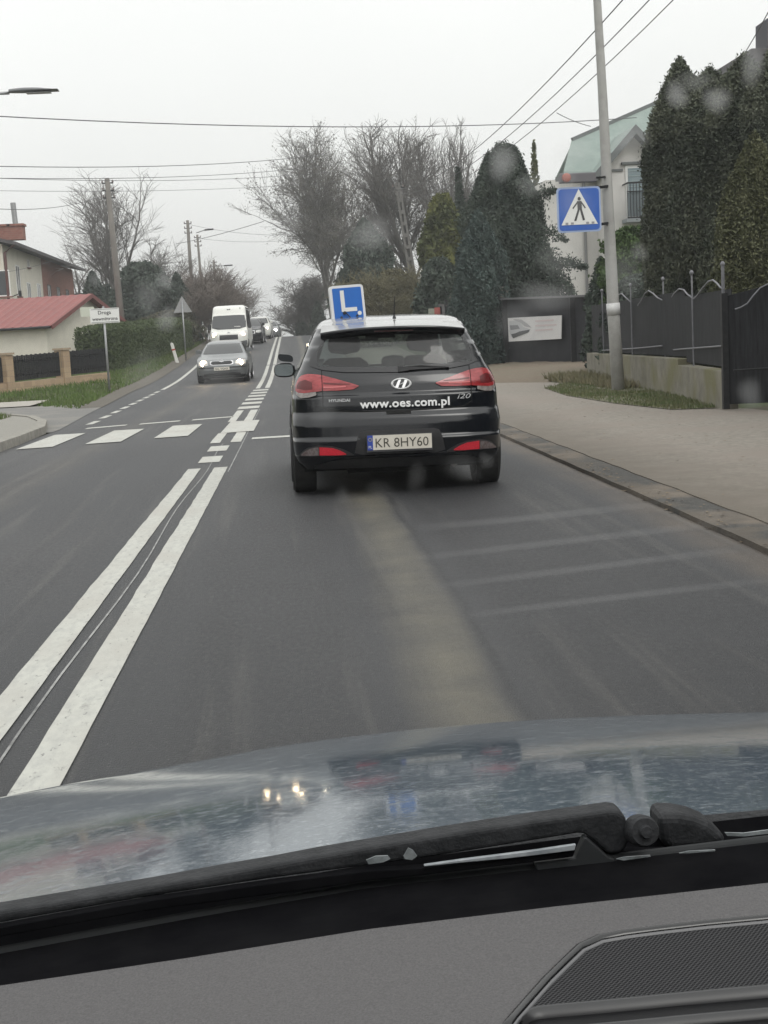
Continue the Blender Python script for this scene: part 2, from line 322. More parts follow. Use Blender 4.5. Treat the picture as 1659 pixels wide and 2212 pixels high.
mb.grid([[(x, y, 0.0) for x, y in offs(ISL, 0.165)], [(x, y, 0.125) for x, y in o2], [(x, y, 0.13) for x, y in offs(ISL, 0.14)], [(x, y, 0.13) for x, y in o1], [(x, y, 0.10) for x, y in o1]])
tag(mb.build('island_kerb', M_KERB2), kind='structure')
# verge path in the side street (pale, behind the asphalt mouth)
mb = MB(); mb.grid([[(x, y, 0.03 + T(x, y)) for x in (-14, -10, -7.6, -6.4)] for y in (36.0, 37.0, 38.2, 39.2)])
tag(mb.build('verge_path', mat('pale_paving', (0.36, 0.34, 0.30), (0.29, 0.27, 0.24), scale=12, rough=0.85, bump=0.2, bscale=60)), kind='structure')
strip('road_shoulder', lambda y: xs(y) - 0.55, lambda y: xs(y) + 0.05, 33, 110, 0.012, M_GRAVEL, n=3, base=lambda x, y: T(x, y))

def worn(m):
    t = m.node_tree; b = t.nodes['Principled BSDF']; src = b.inputs['Base Color'].links[0].from_socket; g = t.nodes.new('ShaderNodeTexCoord'); mp = t.nodes.new('ShaderNodeMapping'); mp.inputs['Scale'].default_value = (1, 0.45, 1); t.links.new(g.outputs['Object'], mp.inputs[0])
    for sc, lo, hi, k in ((38, 0.60, 0.66, 0.75), (7, 0.62, 0.70, 0.55)):
        n = t.nodes.new('ShaderNodeTexNoise'); n.inputs['Scale'].default_value = sc; n.inputs['Detail'].default_value = 9; n.inputs['Roughness'].default_value = 0.7; t.links.new(mp.outputs[0], n.inputs['Vector'])
        r = t.nodes.new('ShaderNodeMapRange'); r.inputs['From Min'].default_value = lo; r.inputs['From Max'].default_value = hi; r.inputs['To Max'].default_value = k; t.links.new(n.outputs['Fac'], r.inputs['Value'])
        x = t.nodes.new('ShaderNodeMix'); x.data_type = 'RGBA'; x.inputs['B'].default_value = (0.10, 0.10, 0.098, 1); t.links.new(r.outputs[0], x.inputs['Factor']); t.links.new(src, x.inputs['A']); src = x.outputs['Result']
    t.links.new(src, b.inputs['Base Color'])
worn(M_PAINT)
# road markings
mk = MB()
def bar(x0, x1, y0, y1, skew=0.0, wob=0.0, dz=0.005):
    n = max(1, int((y1 - y0) / 1.0)); rows = []
    for i in range(n + 1):
        y = y0 + (y1 - y0) * i / n; e0 = random.uniform(-wob, wob); e1 = random.uniform(-wob, wob); d = 0.0105 * (y - 20)
        rows.append([(x0 + d + e0, y, zr(y) + dz), (x1 + d + e1, y + skew * (x1 - x0), zr(y + skew * (x1 - x0)) + dz)])
    mk.grid(rows)
C0 = xc(20)
for a, b in ((-0.20, -0.07), (0.07, 0.21)):
    for y0, y1 in ((-8, 14.55), (18.35, 20.4), (23.4, 27.4), (41.0, 60.0), (60.5, 120)):
        n = max(2, int((y1 - y0) / (0.22 if y1 < 25 else 0.8))); rows = []
        for i in range(n + 1):
            y = y0 + (y1 - y0) * i / n; d = xc(y); e = random.uniform(-0.004, 0.004)
            rows.append([(d + a + e, y, zr(y) + 0.005), (d + b + e * 0.5, y, zr(y) + 0.005)])
        mk.grid(rows)
for y0, l in ((15.25, 0.84), (16.88, 0.86)): bar(-0.90 + 0.0, -0.665, y0, y0 + l, 0.1)
for k in range(6): bar(C0 - 0.22, C0 + 0.21, 28.0 + 2.15 * k, 29.1 + 2.15 * k, 0.25)
for x0, y0 in ((-3.66, 19.3), (-2.76, 19.6), (-1.85, 20.05), (-0.91, 20.35), (0.20, 20.6), (1.12, 20.9)):
    mk.grid([[(x0, y0, 0.0095), (x0 + 0.48, y0 + 0.12, 0.0095)], [(x0 + 0.05, y0 + 3.05, 0.0095), (x0 + 0.53, y0 + 3.08, 0.0095)]])
for (xa, ya), (xb, yb) in (((-3.33, 23.7), (-2.69, 24.1)), ((-2.47, 24.15), (-1.8, 24.5)), ((-1.59, 24.55), (-0.88, 24.95)), ((-0.43, 18.7), (0.4, 18.75)), ((0.7, 18.8), (1.6, 18.9))):
    mk.grid([[(xa, ya, 0.005), (xb, yb, 0.005)], [(xa + 0.01, ya + 0.34, 0.005), (xb + 0.01, yb + 0.34, 0.005)]])
for k in range(9): y0 = 25.2 + 2.1 * k; bar(xe(y0) - 0.0105 * (y0 - 20), xe(y0) + 0.13 - 0.0105 * (y0 - 20), y0, y0 + 1.15)
n = 60; mk.grid([[(xe(y), y, zr(y) + 0.005), (xe(y) + 0.14, y, zr(y) + 0.005)] for y in np.linspace(44.5, 120, n)])
tag(mk.build('road_markings', M_PAINT, recalc=True), kind='structure')
mb = MB(); rows = []
for y in np.arange(-5, 19, 0.8): rows.append([(xc(y) - 0.012 + 0.02 * sin(y), y, 0.003), (xc(y) - 0.002 + 0.02 * sin(y), y, 0.003)])
mb.grid(rows); rows = []
for y in np.arange(14, 28, 0.8): rows.append([(xc(y) + 0.232, y, 0.003), (xc(y) + 0.244, y, 0.003)])
mb.grid(rows); tag(mb.build('road_scratch', mat('scratch', (0.35, 0.35, 0.34), (0.12, 0.12, 0.12), scale=8, rough=0.7)), kind='structure')

# ------------------------------------------------------------------ foliage helpers
def leaf_cloud(P, s, flat=0.0, jitter=0.4, droop=None):
    """a small pointed quad at every point of P"""
    n = len(P); a = RNG.normal(size=(n, 3)); a /= np.linalg.norm(a, axis=1)[:, None]
    if droop is not None: a = a * (1 - flat) + np.array(droop) * flat; a /= np.linalg.norm(a, axis=1)[:, None]
    b = RNG.normal(size=(n, 3)); b -= a * (a * b).sum(1)[:, None]; b /= np.linalg.norm(b, axis=1)[:, None]
    k = s * (1 + jitter * RNG.uniform(-1, 1, n))[:, None]
    V = np.stack([P - a * k, P - b * k * 0.42, P + a * k, P + b * k * 0.42], axis=1).reshape(-1, 3)
    return V, np.arange(4 * n).reshape(-1, 4)
GREENS = {
    'thuja': mat('thuja_leaf', (0.066, 0.078, 0.056), (0.135, 0.144, 0.100), scale=2.4, rough=0.75, spec=0.25, c3=(0.030, 0.040, 0.030), scale3=0.5),
    'dark': mat('dark_conifer_leaf', (0.042, 0.057, 0.048), (0.090, 0.110, 0.088), scale=2.0, rough=0.8, spec=0.2),
    'blue': mat('blue_conifer_leaf', (0.044, 0.064, 0.060), (0.095, 0.124, 0.112), scale=3.0, rough=0.8, spec=0.2),
    'olive': mat('olive_leaf', (0.062, 0.070, 0.032), (0.12, 0.125, 0.055), scale=1.8, rough=0.8, spec=0.2),
    'yellow': mat('yellow_green_leaf', (0.085, 0.095, 0.032), (0.16, 0.165, 0.055), scale=1.2, rough=0.8, spec=0.2, c3=(0.05, 0.065, 0.03), scale3=0.4),
    'fresh': mat('fresh_green_leaf', (0.045, 0.078, 0.028), (0.085, 0.13, 0.045), scale=2.5, rough=0.75, spec=0.25),
    'hedge': mat('hedge_leaf', (0.052, 0.074, 0.034), (0.095, 0.120, 0.055), scale=2.5, rough=0.75, spec=0.25),
    'grass': mat('grass_blade', (0.060, 0.105, 0.026), (0.115, 0.165, 0.045), scale=3.0, rough=0.8, spec=0.2, c3=(0.10, 0.115, 0.05), scale3=0.6),
}
M_BARK = mat('bark', (0.10, 0.094, 0.086), (0.16, 0.152, 0.14), scale=9, rough=0.95, bump=0.8, bscale=20, stretch=(1, 1, 0.3))
M_TWIG = mat('twig', (0.115, 0.108, 0.102), (0.17, 0.162, 0.152), scale=3, rough=0.95)
M_TWIGR = mat('reddish_twig', (0.13, 0.105, 0.09), (0.18, 0.155, 0.135), scale=3, rough=0.95)
def crown_points(c, rx, ry, h, n, prof, lump=0.22, inner=0.62, seed=0, lean=(0, 0)):
    """points through the outer shell of a lumpy crown: prof(t) gives the relative radius at height t"""
    r = np.random.default_rng(seed); t = r.uniform(0, 1, n) ** 0.92; th = r.uniform(0, 2 * pi, n); rad = np.array([prof(a) for a in t])
    ph = r.uniform(0, 6.28, 6)
    lum = 1 + lump * (0.5 * np.sin(3 * th + ph[0] + 5 * t) + 0.4 * np.sin(5 * th + ph[1] - 9 * t) + 0.5 * np.sin(2 * th + 17 * t + ph[2]) + 0.35 * np.sin(9 * th + 23 * t + ph[3]))
    q = inner + (1.04 - inner) * r.uniform(0, 1, n) ** 0.45; q += (r.uniform(0, 1, n) < 0.05) * r.uniform(0, 0.16, n)
    k = rad * lum * q
    z = t * h + r.normal(0, 0.012 * h, n)
    return np.stack([c[0] + lean[0] * t + k * rx * np.cos(th), c[1] + lean[1] * t + k * ry * np.sin(th), c[2] + z], axis=1)
def core(c, rx, ry, h, prof, k=0.66, seed=0, lean=(0, 0)):
    nt_, na = 14, 16; V = []; 
    for i in range(nt_ + 1):
        t = i / nt_ * 0.97
        for j in range(na):
            th = 2 * pi * j / na; rr = prof(t) * k * (1 + 0.1 * sin(3 * th + 7 * t + seed))
            V.append((c[0] + lean[0] * t + rr * rx * cos(th), c[1] + lean[1] * t + rr * ry * sin(th), c[2] + t * h))
    Fq = [(i * na + j, i * na + (j + 1) % na, (i + 1) * na + (j + 1) % na, (i + 1) * na + j) for i in range(nt_) for j in range(na)]
    return np.array(V), np.array(Fq)
def evergreen(name, label, base, rx, ry, h, n, s, m, prof, lump=0.22, trunk=0.12, z0=0.0, seed=1, group=None, cat='tree', lean=(0, 0), extra=None, part='crown', inner=0.62, flat=0.35, ck=0.66):
    r = empty(name, base, label, cat, group)
    c = (base[0], base[1], base[2] + z0)
    P = crown_points(c, rx, ry, h, n, prof, lump, seed=seed, lean=lean, inner=inner)
    if extra is not None: P = np.vstack([P, extra])
    V, Fq = leaf_cloud(P, s, flat, droop=(0, 0, 1)); V2, F2 = core(c, rx, ry, h, prof, seed=seed, lean=lean, k=ck)
    fast(part, np.vstack([V, V2]), np.vstack([Fq, F2 + len(V)]), m, r)
    MB().tube([base, (base[0], base[1], base[2] + z0 + h * 0.5)], [trunk, trunk * 0.6], 8).build('trunk', M_BARK, r, smooth=True)
    return r
cone = lambda t: (1 - t) ** 0.75 * min(1, 0.35 + t * 8)
column = lambda t: min(1, 0.72 + t * 3) * (1 - t ** 3.2) ** 0.75
blob = lambda t: math.sqrt(max(0.02, 1 - (2 * t - 0.9) ** 2 / 1.25)) if t > 0.0 else 0.4
spruce = lambda t: (1 - t) * 0.95 + 0.05
def bare_tree(name, label, base, h, spread, seed, trunk_r=0.22, stems=1, levels=5, m=None, mt=None, group=None, lean=(0, 0), buds=0, cat='tree', fork=0.3, twig=0.011, dens=1.0, upw=0.25, crown=None):
    rnd = random.Random(seed); r = empty(name, base, label, cat, group); segs = []; tips = []; tseg = []
    def grow(p, d, ln, rad, lv):
        k = 4; pts = [np.array(p)]; d = np.array(d)
        for i in range(k):
            d = d + np.array([rnd.gauss(0, 0.15), rnd.gauss(0, 0.15), rnd.gauss(0, 0.10) + 0.16 * upw * (1 if lv < 3 else -0.6)]); d /= np.linalg.norm(d)
            pts.append(pts[-1] + d * ln / k)
        rs = [rad * (1 - 0.40 * i / k) for i in range(k + 1)]
        (segs if lv else tseg).append((pts, rs))
        if lv >= levels: tips.append(pts[-1]); tips.append(pts[2]); return
        nch = int(round((3.15 if lv else 4.0) * dens + rnd.uniform(-0.5, 0.8)))
        for c in range(nch):
            f = rnd.uniform(0.35 if lv == 0 else 0.12, 1.0); i = min(k - 1, int(f * k)); q = pts[i] + (pts[i + 1] - pts[i]) * (f * k - i)
            a = rnd.uniform(0, 6.28); e = np.array([cos(a), sin(a), 0.0]) * spread; nd = d * 0.62 + e * rnd.uniform(0.5, 1.15) + np.array([0, 0, upw]); nd /= np.linalg.norm(nd)
            grow(q, nd, ln * rnd.uniform(0.62, 0.90), max(twig, rad * rnd.uniform(0.36, 0.58)), lv + 1)
        grow(pts[-1], d, ln * 0.66, max(twig, rad * 0.58), lv + 1)
    for s_ in range(stems):
        a = rnd.uniform(0, 6.28); d = np.array([lean[0] + 0.16 * (stems > 1) * cos(a + s_ * 2.6), lean[1] + 0.1 * sin(a + s_), 1.0]); d /= np.linalg.norm(d)
        grow(np.array(base, float) + np.array([0.22 * s_, 0, -0.1]), d, h * fork, trunk_r * (1 - 0.15 * s_), 0)
    if crown:      # fit to the crown's real width, height and offset
        tp = np.array(tips); b0 = np.array(base, float); x0, x1, zt_ = crown; l, hi_ = np.percentile(tp[:, 0], [2.5, 97.5]); top_ = np.percentile(tp[:, 2], 99)
        kx = (x1 - x0) / (hi_ - l); kz = (zt_ - b0[2]) / (top_ - b0[2]); sh_ = (x0 + x1) / 2 - (b0[0] + ((l + hi_) / 2 - b0[0]) * kx)
        def fit(p):
            q = (p[2] - b0[2]) / (top_ - b0[2]); k2 = 1 + 0.16 * sm((q - 0.45) / 0.4)      # rounder shoulders
            return np.array([b0[0] + (p[0] - b0[0]) * kx * k2 + sh_ * sm(q * 1.4), b0[1] + (p[1] - b0[1]) * kx * k2, b0[2] + (p[2] - b0[2]) * kz * (1 - 0.04 * max(0, q - 0.9) * 10)])
        segs = [([fit(p) for p in a], b) for a, b in segs]; tseg = [([fit(p) for p in a], b) for a, b in tseg]; tips = [fit(p) for p in tips]
    tr = MB(); [tr.tube(a, b, 8) for a, b in tseg]
    tr.build('trunk', mt or M_BARK, r, smooth=True)
    Vs, Fs, k0 = [], [], 0
    for pts, rs in segs:
        n = 4 if rs[0] > 0.03 else 3; P = np.array(pts); D = np.gradient(P, axis=0); D /= np.linalg.norm(D, axis=1)[:, None] + 1e-9
        A = np.cross(D, [0.13, 0.29, 0.9]); A /= np.linalg.norm(A, axis=1)[:, None] + 1e-9; B = np.cross(D, A)
        th = np.arange(n) * 2 * pi / n
        V = P[:, None] + (A[:, None] * np.cos(th)[None, :, None] + B[:, None] * np.sin(th)[None, :, None]) * np.array(rs)[:, None, None]
        Vs.append(V.reshape(-1, 3)); mrow = len(P)
        for i in range(mrow - 1):
            for j in range(n): Fs.append((k0 + i * n + j, k0 + i * n + (j + 1) % n, k0 + (i + 1) * n + (j + 1) % n, k0 + (i + 1) * n + j))
        k0 += n * mrow
    fast('branches', np.vstack(Vs), Fs, m or M_TWIG, r)
    if buds:
        Pt = np.array(tips); Pt = Pt[RNG.uniform(0, 1, len(Pt)) < buds]; Pt = np.repeat(Pt, 3, axis=0) + RNG.normal(0, 0.16, (len(Pt) * 3, 3))
        V, Fq = leaf_cloud(Pt, 0.07); fast('buds', V, Fq, mat('bud', (0.10, 0.098, 0.075), (0.14, 0.135, 0.10), scale=2, rough=0.9), r)
    return r
def grass(name, inside, x0, x1, y0, y1, n, hgt, label, m=None, zf=T):
    X = RNG.uniform(x0, x1, n); Y = RNG.uniform(y0, y1, n); keep = np.array([inside(a, b) for a, b in zip(X, Y)]); X, Y = X[keep], Y[keep]
    Z = np.array([zf(a, b) for a, b in zip(X, Y)]); n = len(X); a = RNG.uniform(0, 2 * pi, n); l = hgt * RNG.uniform(0.4, 1.3, n); wd = hgt * 0.09 + 0.006
    dx, dy = np.cos(a) * wd, np.sin(a) * wd; lx, ly = RNG.normal(0, 0.35, n) * l, RNG.normal(0, 0.35, n) * l
    P = np.stack([X, Y, Z], 1)
    V = np.stack([P + np.stack([-dx, -dy, -0.01 * np.ones(n)], 1), P + np.stack([dx, dy, -0.01 * np.ones(n)], 1), P + np.stack([lx, ly, l], 1)], 1).reshape(-1, 3)
    o = fast(name, V, np.arange(3 * n).reshape(-1, 3), m or GREENS['grass']); tag(o, label, 'grass', kind='stuff'); return o

# ------------------------------------------------------------------ left side
grass('verge_grass', lambda x, y: x < xs(y) - 0.5 and x > -13 and not (x > -4.2 - 0 and y < 33) and (y > 39.3 or x > -6.3 and y > 32.5 + (-x - 4.6) * 2.2) , -13, -3.9, 32.5, 100, 60000, 0.13, 'green roadside grass between the white street sign and the clipped hedge')
grass('corner_grass', lambda x, y: y < 29.0 + (x + 8) * 0.1 - max(0, x + 6.2) * 1.5 and x < -5.3, -9, -5.3, 24, 29.6, 9000, 0.09, 'small patch of grass on the near corner island', zf=lambda x, y: 0.115)

M_CREAM = mat('cream_render', (0.68, 0.645, 0.56), (0.60, 0.57, 0.495), scale=1.2, rough=0.9, bump=0.15, bscale=40)
M_TRED = mat('red_metal_roof', (0.24, 0.06, 0.052), (0.18, 0.045, 0.04), scale=3, rough=0.55, bump=0.1, bscale=20)
M_DARKROOF = mat('dark_roof', (0.06, 0.058, 0.062), (0.09, 0.085, 0.088), scale=6, rough=0.8)
M_GLASSW = mat('window_glass', (0.03, 0.035, 0.04), rough=0.06, spec=0.8)
M_FRAMEW = mat('white_frame', (0.7, 0.7, 0.68), rough=0.5)
M_METALD = mat('dark_metal', (0.016, 0.017, 0.019), (0.03, 0.03, 0.032), spec=0.25, scale=12, rough=0.5, bump=0.1)
M_ZINC = mat('galvanised_steel', (0.34, 0.345, 0.35), (0.26, 0.265, 0.27), scale=14, rough=0.45, metal=0.5)
def brickmat(name, c1, c2, mortar, scale, bw=0.5, rh=0.25, rough=0.9):
    m = bpy.data.materials.new(name); m.use_nodes = True; t = m.node_tree; b = t.nodes['Principled BSDF']; b.inputs['Roughness'].default_value = rough
    g = t.nodes.new('ShaderNodeTexCoord'); s = t.nodes.new('ShaderNodeSeparateXYZ'); k = t.nodes.new('ShaderNodeCombineXYZ'); a = t.nodes.new('ShaderNodeMath'); a.operation = 'ADD'
    br = t.nodes.new('ShaderNodeTexBrick'); br.inputs['Scale'].default_value = scale; br.inputs['Color1'].default_value = (*c1, 1); br.inputs['Color2'].default_value = (*c2, 1); br.inputs['Mortar'].default_value = (*mortar, 1)
    br.inputs['Brick Width'].default_value = bw; br.inputs['Row Height'].default_value = rh; br.inputs['Mortar Size'].default_value = 0.012
    t.links.new(g.outputs['Object'], s.inputs[0]); t.links.new(s.outputs['X'], a.inputs[0]); t.links.new(s.outputs['Y'], a.inputs[1]); t.links.new(a.outputs[0], k.inputs['X']); t.links.new(s.outputs['Z'], k.inputs['Y'])
    t.links.new(k.outputs[0], br.inputs['Vector']); t.links.new(br.outputs['Color'], b.inputs['Base Color'])
    bp = t.nodes.new('ShaderNodeBump'); bp.inputs['Strength'].default_value = 0.4; bp.inputs['Distance'].default_value = 0.01; t.links.new(br.outputs['Fac'], bp.inputs['Height']); bp.invert = True; t.links.new(bp.outputs[0], b.inputs['Normal'])
    return m
M_BRICK = brickmat('red_brick', (0.22, 0.085, 0.065), (0.28, 0.12, 0.09), (0.22, 0.18, 0.15), 2.0)
M_STONE = brickmat('sandstone_block', (0.42, 0.31, 0.20), (0.33, 0.24, 0.16), (0.26, 0.21, 0.16), 2.2, bw=0.6, rh=0.4)

# garage
GA = np.array([-10.65, 66.0]); gd = np.array([2.6, 9.2]) / math.hypot(2.6, 9.2); gs = np.array([-gd[1], gd[0]])     # gd along the gable wall, gs along the long wall
def gp(a, b, z): p = GA + gd * a + gs * b; return (p[0], p[1], z)
gz = T(*GA); gw, gl = 9.0, 13.0; ez, rz = 2.76, 4.15
g = empty('garage', (GA[0], GA[1], gz), 'low cream garage with a red metal roof behind the slatted fence', 'garage')
mb = MB(); poly = [gp(0, 0, -0.3), gp(gw, 0, -0.3), gp(gw, 0, ez), gp(gw / 2, 0, rz), gp(0, 0, ez)]
mb.prism(poly, (gs[0] * gl, gs[1] * gl, 0)); mb.build('wall', M_CREAM, g)
mb = MB()
for a0, a1, z0, z1 in ((-0.35, gw / 2, ez - 0.10, rz + 0.06), (gw + 0.35, gw / 2, ez - 0.10, rz + 0.06)):
    rows = []
    for i in range(2):
        a, z = (a0, z0) if i == 0 else (a1, z1); rows.append([gp(a, -0.45 + j * (gl + 0.6) / 90, z + (0.03 if j % 3 == 1 else 0)) for j in range(91)])
    mb.grid(rows); mb.grid([[(p[0], p[1], p[2] - 0.07) for p in r] for r in rows])
    for e in (0, -1): mb.grid([[r[e] for r in rows], [(r[e][0], r[e][1], r[e][2] - 0.07) for r in rows]])
    mb.grid([rows[0], [(p[0], p[1], p[2] - 0.10) for p in rows[0]]])
mb.build('roof', M_TRED, g)
mb = MB(); mb.obox(gp(-0.4, -0.47, ez - 0.16), gp(gw / 2, -0.47, rz - 0.02), 0.05, 0.2); mb.obox(gp(gw + 0.4, -0.47, ez - 0.16), gp(gw / 2, -0.47, rz - 0.02), 0.05, 0.2); mb.build('bargeboard', mat('dark_red_trim', (0.16, 0.05, 0.045), rough=0.6), g)
mb = MB(); mb.tube([gp(-0.4, -0.4, ez - 0.16), gp(-0.4, gl, ez - 0.16)], 0.06, 8); mb.build('gutter', M_METALD, g)
# arched brown porch at the far end of the garage
ap = []
for i in range(9):
    t = pi * i / 8; ap.append(gp(gw + 1.1 - 1.3 * cos(t), -0.3, 1.75 + 0.75 * sin(t)))
mb = MB(); mb.tube(ap, 0.09, 6); mb.tube([ap[-1], (ap[-1][0], ap[-1][1], 0.6)], 0.1, 6); mb.build('arch', mat('brown_wood', (0.11, 0.075, 0.055), rough=0.8), g)

# row house: cream half, brick half
hz0 = 0.6
HX, HY0, HYm, HY1, HX2 = -15.9, 85.0, 98.5, 113.5, -27.0
h = empty('row_house', (HX, HY0, hz0), 'two storey house, cream near half and red brick far half, dark overhanging roof', 'house')
mb = MB(); mb.prism([(HX, HY0, -0.5), (HX2, HY0, -0.5), (HX2, HY0, 8.0), ((HX + HX2) / 2, HY0, 9.3), (HX, HY0, 8.0)], (0, HYm - HY0, 0)); mb.build('cream_wall', M_CREAM, h)
mb = MB(); mb.prism([(HX, HYm, -0.5), (HX2, HYm, -0.5), (HX2, HYm, 8.0), ((HX + HX2) / 2, HYm, 9.3), (HX, HYm, 8.0)], (0, HY1 - HYm, 0)); mb.build('brick_wall', M_BRICK, h)
mb = MB(); mx = (HX + HX2) / 2
for sx_, ex in ((1, HX + 0.9), (-1, HX2 - 0.9)):
    mb.prism([(mx, HY0 - 0.5, 9.48), (ex, HY0 - 0.5, 7.88), (ex, HY0 - 0.5, 8.08), (mx, HY0 - 0.5, 9.72)], (0, HY1 - HY0 + 1.4, 0))
ro = mb.build('roof', M_DARKROOF, h)
for i, (u, hh) in enumerate(((8, 0.85), (38, 0.85))):
    p = at(u, 520, HY0 + 1.2); c = MB(); c.box(p[0] - 0.42, p[0] + 0.42, HY0 + 0.8, HY0 + 1.7, 8.3, 8.6 + hh - 0.35); c.box(p[0] - 0.5, p[0] + 0.5, HY0 + 0.72, HY0 + 1.78, 8.6 + hh - 0.35, 8.6 + hh - 0.22)
    c.build('chimney', M_BRICK, ro)
    if i: MB().tube([(p[0] - 0.05, HY0 + 1.25, 9.2), (p[0] - 0.1, HY0 + 1.25, 10.5)], 0.16, 10).build('flue_pipe', M_ZINC, ro)
def window(parent, plane, a, b, z0, z1, fm=M_FRAMEW, out=0.04, gm=M_GLASSW):
    """plane 'x': wall faces +x at x=plane[1]; 'y': wall faces -y at y=plane[1]; a..b along the wall"""
    ax, c = plane
    def bx(mb, a0, a1, q0, q1, d0, d1):
        if ax == 'x': mb.box(c + d0, c + d1, a0, a1, q0, q1)
        else: mb.box(a0, a1, c - d1, c - d0, q0, q1)
    fr = MB(); t = 0.07
    bx(fr, a, b, z0, z0 + t, 0, out); bx(fr, a, b, z1 - t, z1, 0, out); bx(fr, a, a + t, z0 + t, z1 - t, 0, out); bx(fr, b - t, b, z0 + t, z1 - t, 0, out); m_ = (a + b) / 2; bx(fr, m_ - 0.03, m_ + 0.03, z0 + t, z1 - t, 0, out * 0.9)
    f = fr.build('window', fm, parent); gl_ = MB(); bx(gl_, a + t, b - t, z0 + t, z1 - t, 0.002, 0.015); o = gl_.build('pane', gm, f, offset=False); o.location = (0, 0, 0)
    off = base_of(parent); me = o.data
    for v in me.vertices: v.co = v.co - Vector(off)
    sl_ = MB(); bx(sl_, a - 0.08, b + 0.08, z0 - 0.09, z0 - 0.003, 0, out + 0.08); sl_.build('sill', mat('sill_tile', (0.20, 0.10, 0.08), rough=0.8), parent); return f
for y0, z0, z1, wd in ((88.6, 5.1, 7.0, 1.3), (92.2, 4.1, 6.1, 1.3), (96.0, 4.2, 6.2, 1.4), (93.0, 7.1, 7.6, 0.8), (88.6, 3.0, 4.0, 1.3)): window(h, ('x', HX), y0, y0 + wd, z0, z1)
for y0 in (100.4, 104.6, 109.0): window(h, ('x', HX), y0, y0 + 1.4, 3.6, 6.3, fm=mat('dark_frame', (0.05, 0.035, 0.03), rough=0.6))
p = at(0, 613, HY0); window(h, ('y', HY0), p[0] - 1.2, p[0] + 0.6, p[2] - 0.75, p[2] + 0.8)
mb = MB(); mb.tube([(HX + 0.75, HY0 - 0.1, 7.95), (HX + 0.12, HY0 + 0.02, 7.5), (HX + 0.12, HY0 - 0.02, 0.6)], 0.09, 8); mb.build('downpipe', mat('red_brown_pipe', (0.10, 0.04, 0.035), rough=0.5), h)
mb = MB(); mb.tube([(HX + 0.15, HY0 + 0.6, 4.9), (HX + 0.75, HY0 + 0.4, 5.1)], 0.03, 6); mb.tube([(HX + 0.75, HY0 + 0.4, 4.9), (HX + 0.75, HY0 + 0.4, 5.25)], 0.09, 8); mb.build('cable_bracket', M_METALD, h)
q = empty('shed', (-15.4, 121, 2), 'small red brick outbuilding beyond the brick half of the row house', 'shed')
p = at(172, 640, 120); MB().box(p[0] - 1.1, p[0] + 1.1, 120, 122.5, -1, p[2] + 0.1).build('wall', M_BRICK, q); MB().box(p[0] - 1.25, p[0] + 1.25, 119.8, 122.7, p[2] + 0.102, p[2] + 0.25).build('roof', M_DARKROOF, q)

# slatted fence on a sandstone base
FA, FB = hit(-60, 858), hit(232, 822); FA, FB = FA[:2], FB[:2]; fd = (FB - FA); fl = np.linalg.norm(fd); fd /= fl; fn = np.array([fd[1], -fd[0]])
f = empty('slatted_fence', (FA[0], FA[1], T(*FA)), 'dark slatted metal fence between sandstone pillars in front of the garage', 'fence')
def fp(a, d, z): p = FA + fd * a + fn * d; return (p[0], p[1], z)
def fgz(a): p = FA + fd * a; return T(*p)
def along(u):       # distance along the fence line seen at column u
    best = min(np.arange(0, fl + 3, 0.02), key=lambda a: abs(proju(fp(a, 0, 1.0)) - u)); return float(best)
def proju(p):
    c = R.T @ (np.array(p, float) - EYE); return CX + F * c[0] / -c[2]
pil = [along(12), along(135)]
mb = MB(); mb.prism([fp(0, -0.13, -0.2), fp(fl, -0.13, -0.2), fp(fl, -0.13, fgz(fl) + 0.28), fp(0, -0.13, fgz(0) + 0.30)], (fn[0] * 0.26, fn[1] * 0.26, 0)); mb.build('base_wall', M_STONE, f)
for a in pil:
    mb = MB(); mb.obox(fp(a, 0, fgz(a) - 0.2), fp(a, 0, fgz(a) + 1.18), 0.36, 0.36, up=(fd[0], fd[1], 0)); pp = mb.build('pillar', M_STONE, f)
    mb = MB(); mb.obox(fp(a, 0, fgz(a) + 1.185), fp(a, 0, fgz(a) + 1.25), 0.44, 0.44, up=(fd[0], fd[1], 0)); o = mb.build('cap', mat('pillar_cap', (0.36, 0.28, 0.20), rough=0.9), pp, offset=False)
    for v in o.data.vertices: v.co -= Vector(base_of(f))
for a0, a1 in ((0, pil[0] - 0.19), (pil[0] + 0.19, pil[1] - 0.19), (pil[1] + 0.19, fl)):
    mb = MB(); n = int((a1 - a0) / 0.115)
    for i in range(n):
        a = a0 + (i + 0.5) * (a1 - a0) / n; b = fgz(a); mb.obox(fp(a, 0.02, b + 0.33), fp(a, 0.02, b + 1.12 + 0.02 * (i % 2)), 0.02, 0.075, up=(fn[0], fn[1], 0))
    for zz in (0.5, 0.95): mb.obox(fp(a0, -0.01, fgz(a0) + zz), fp(a1, -0.01, fgz(a1) + zz), 0.03, 0.05)
    mb.build('slat_panel', M_METALD, f)

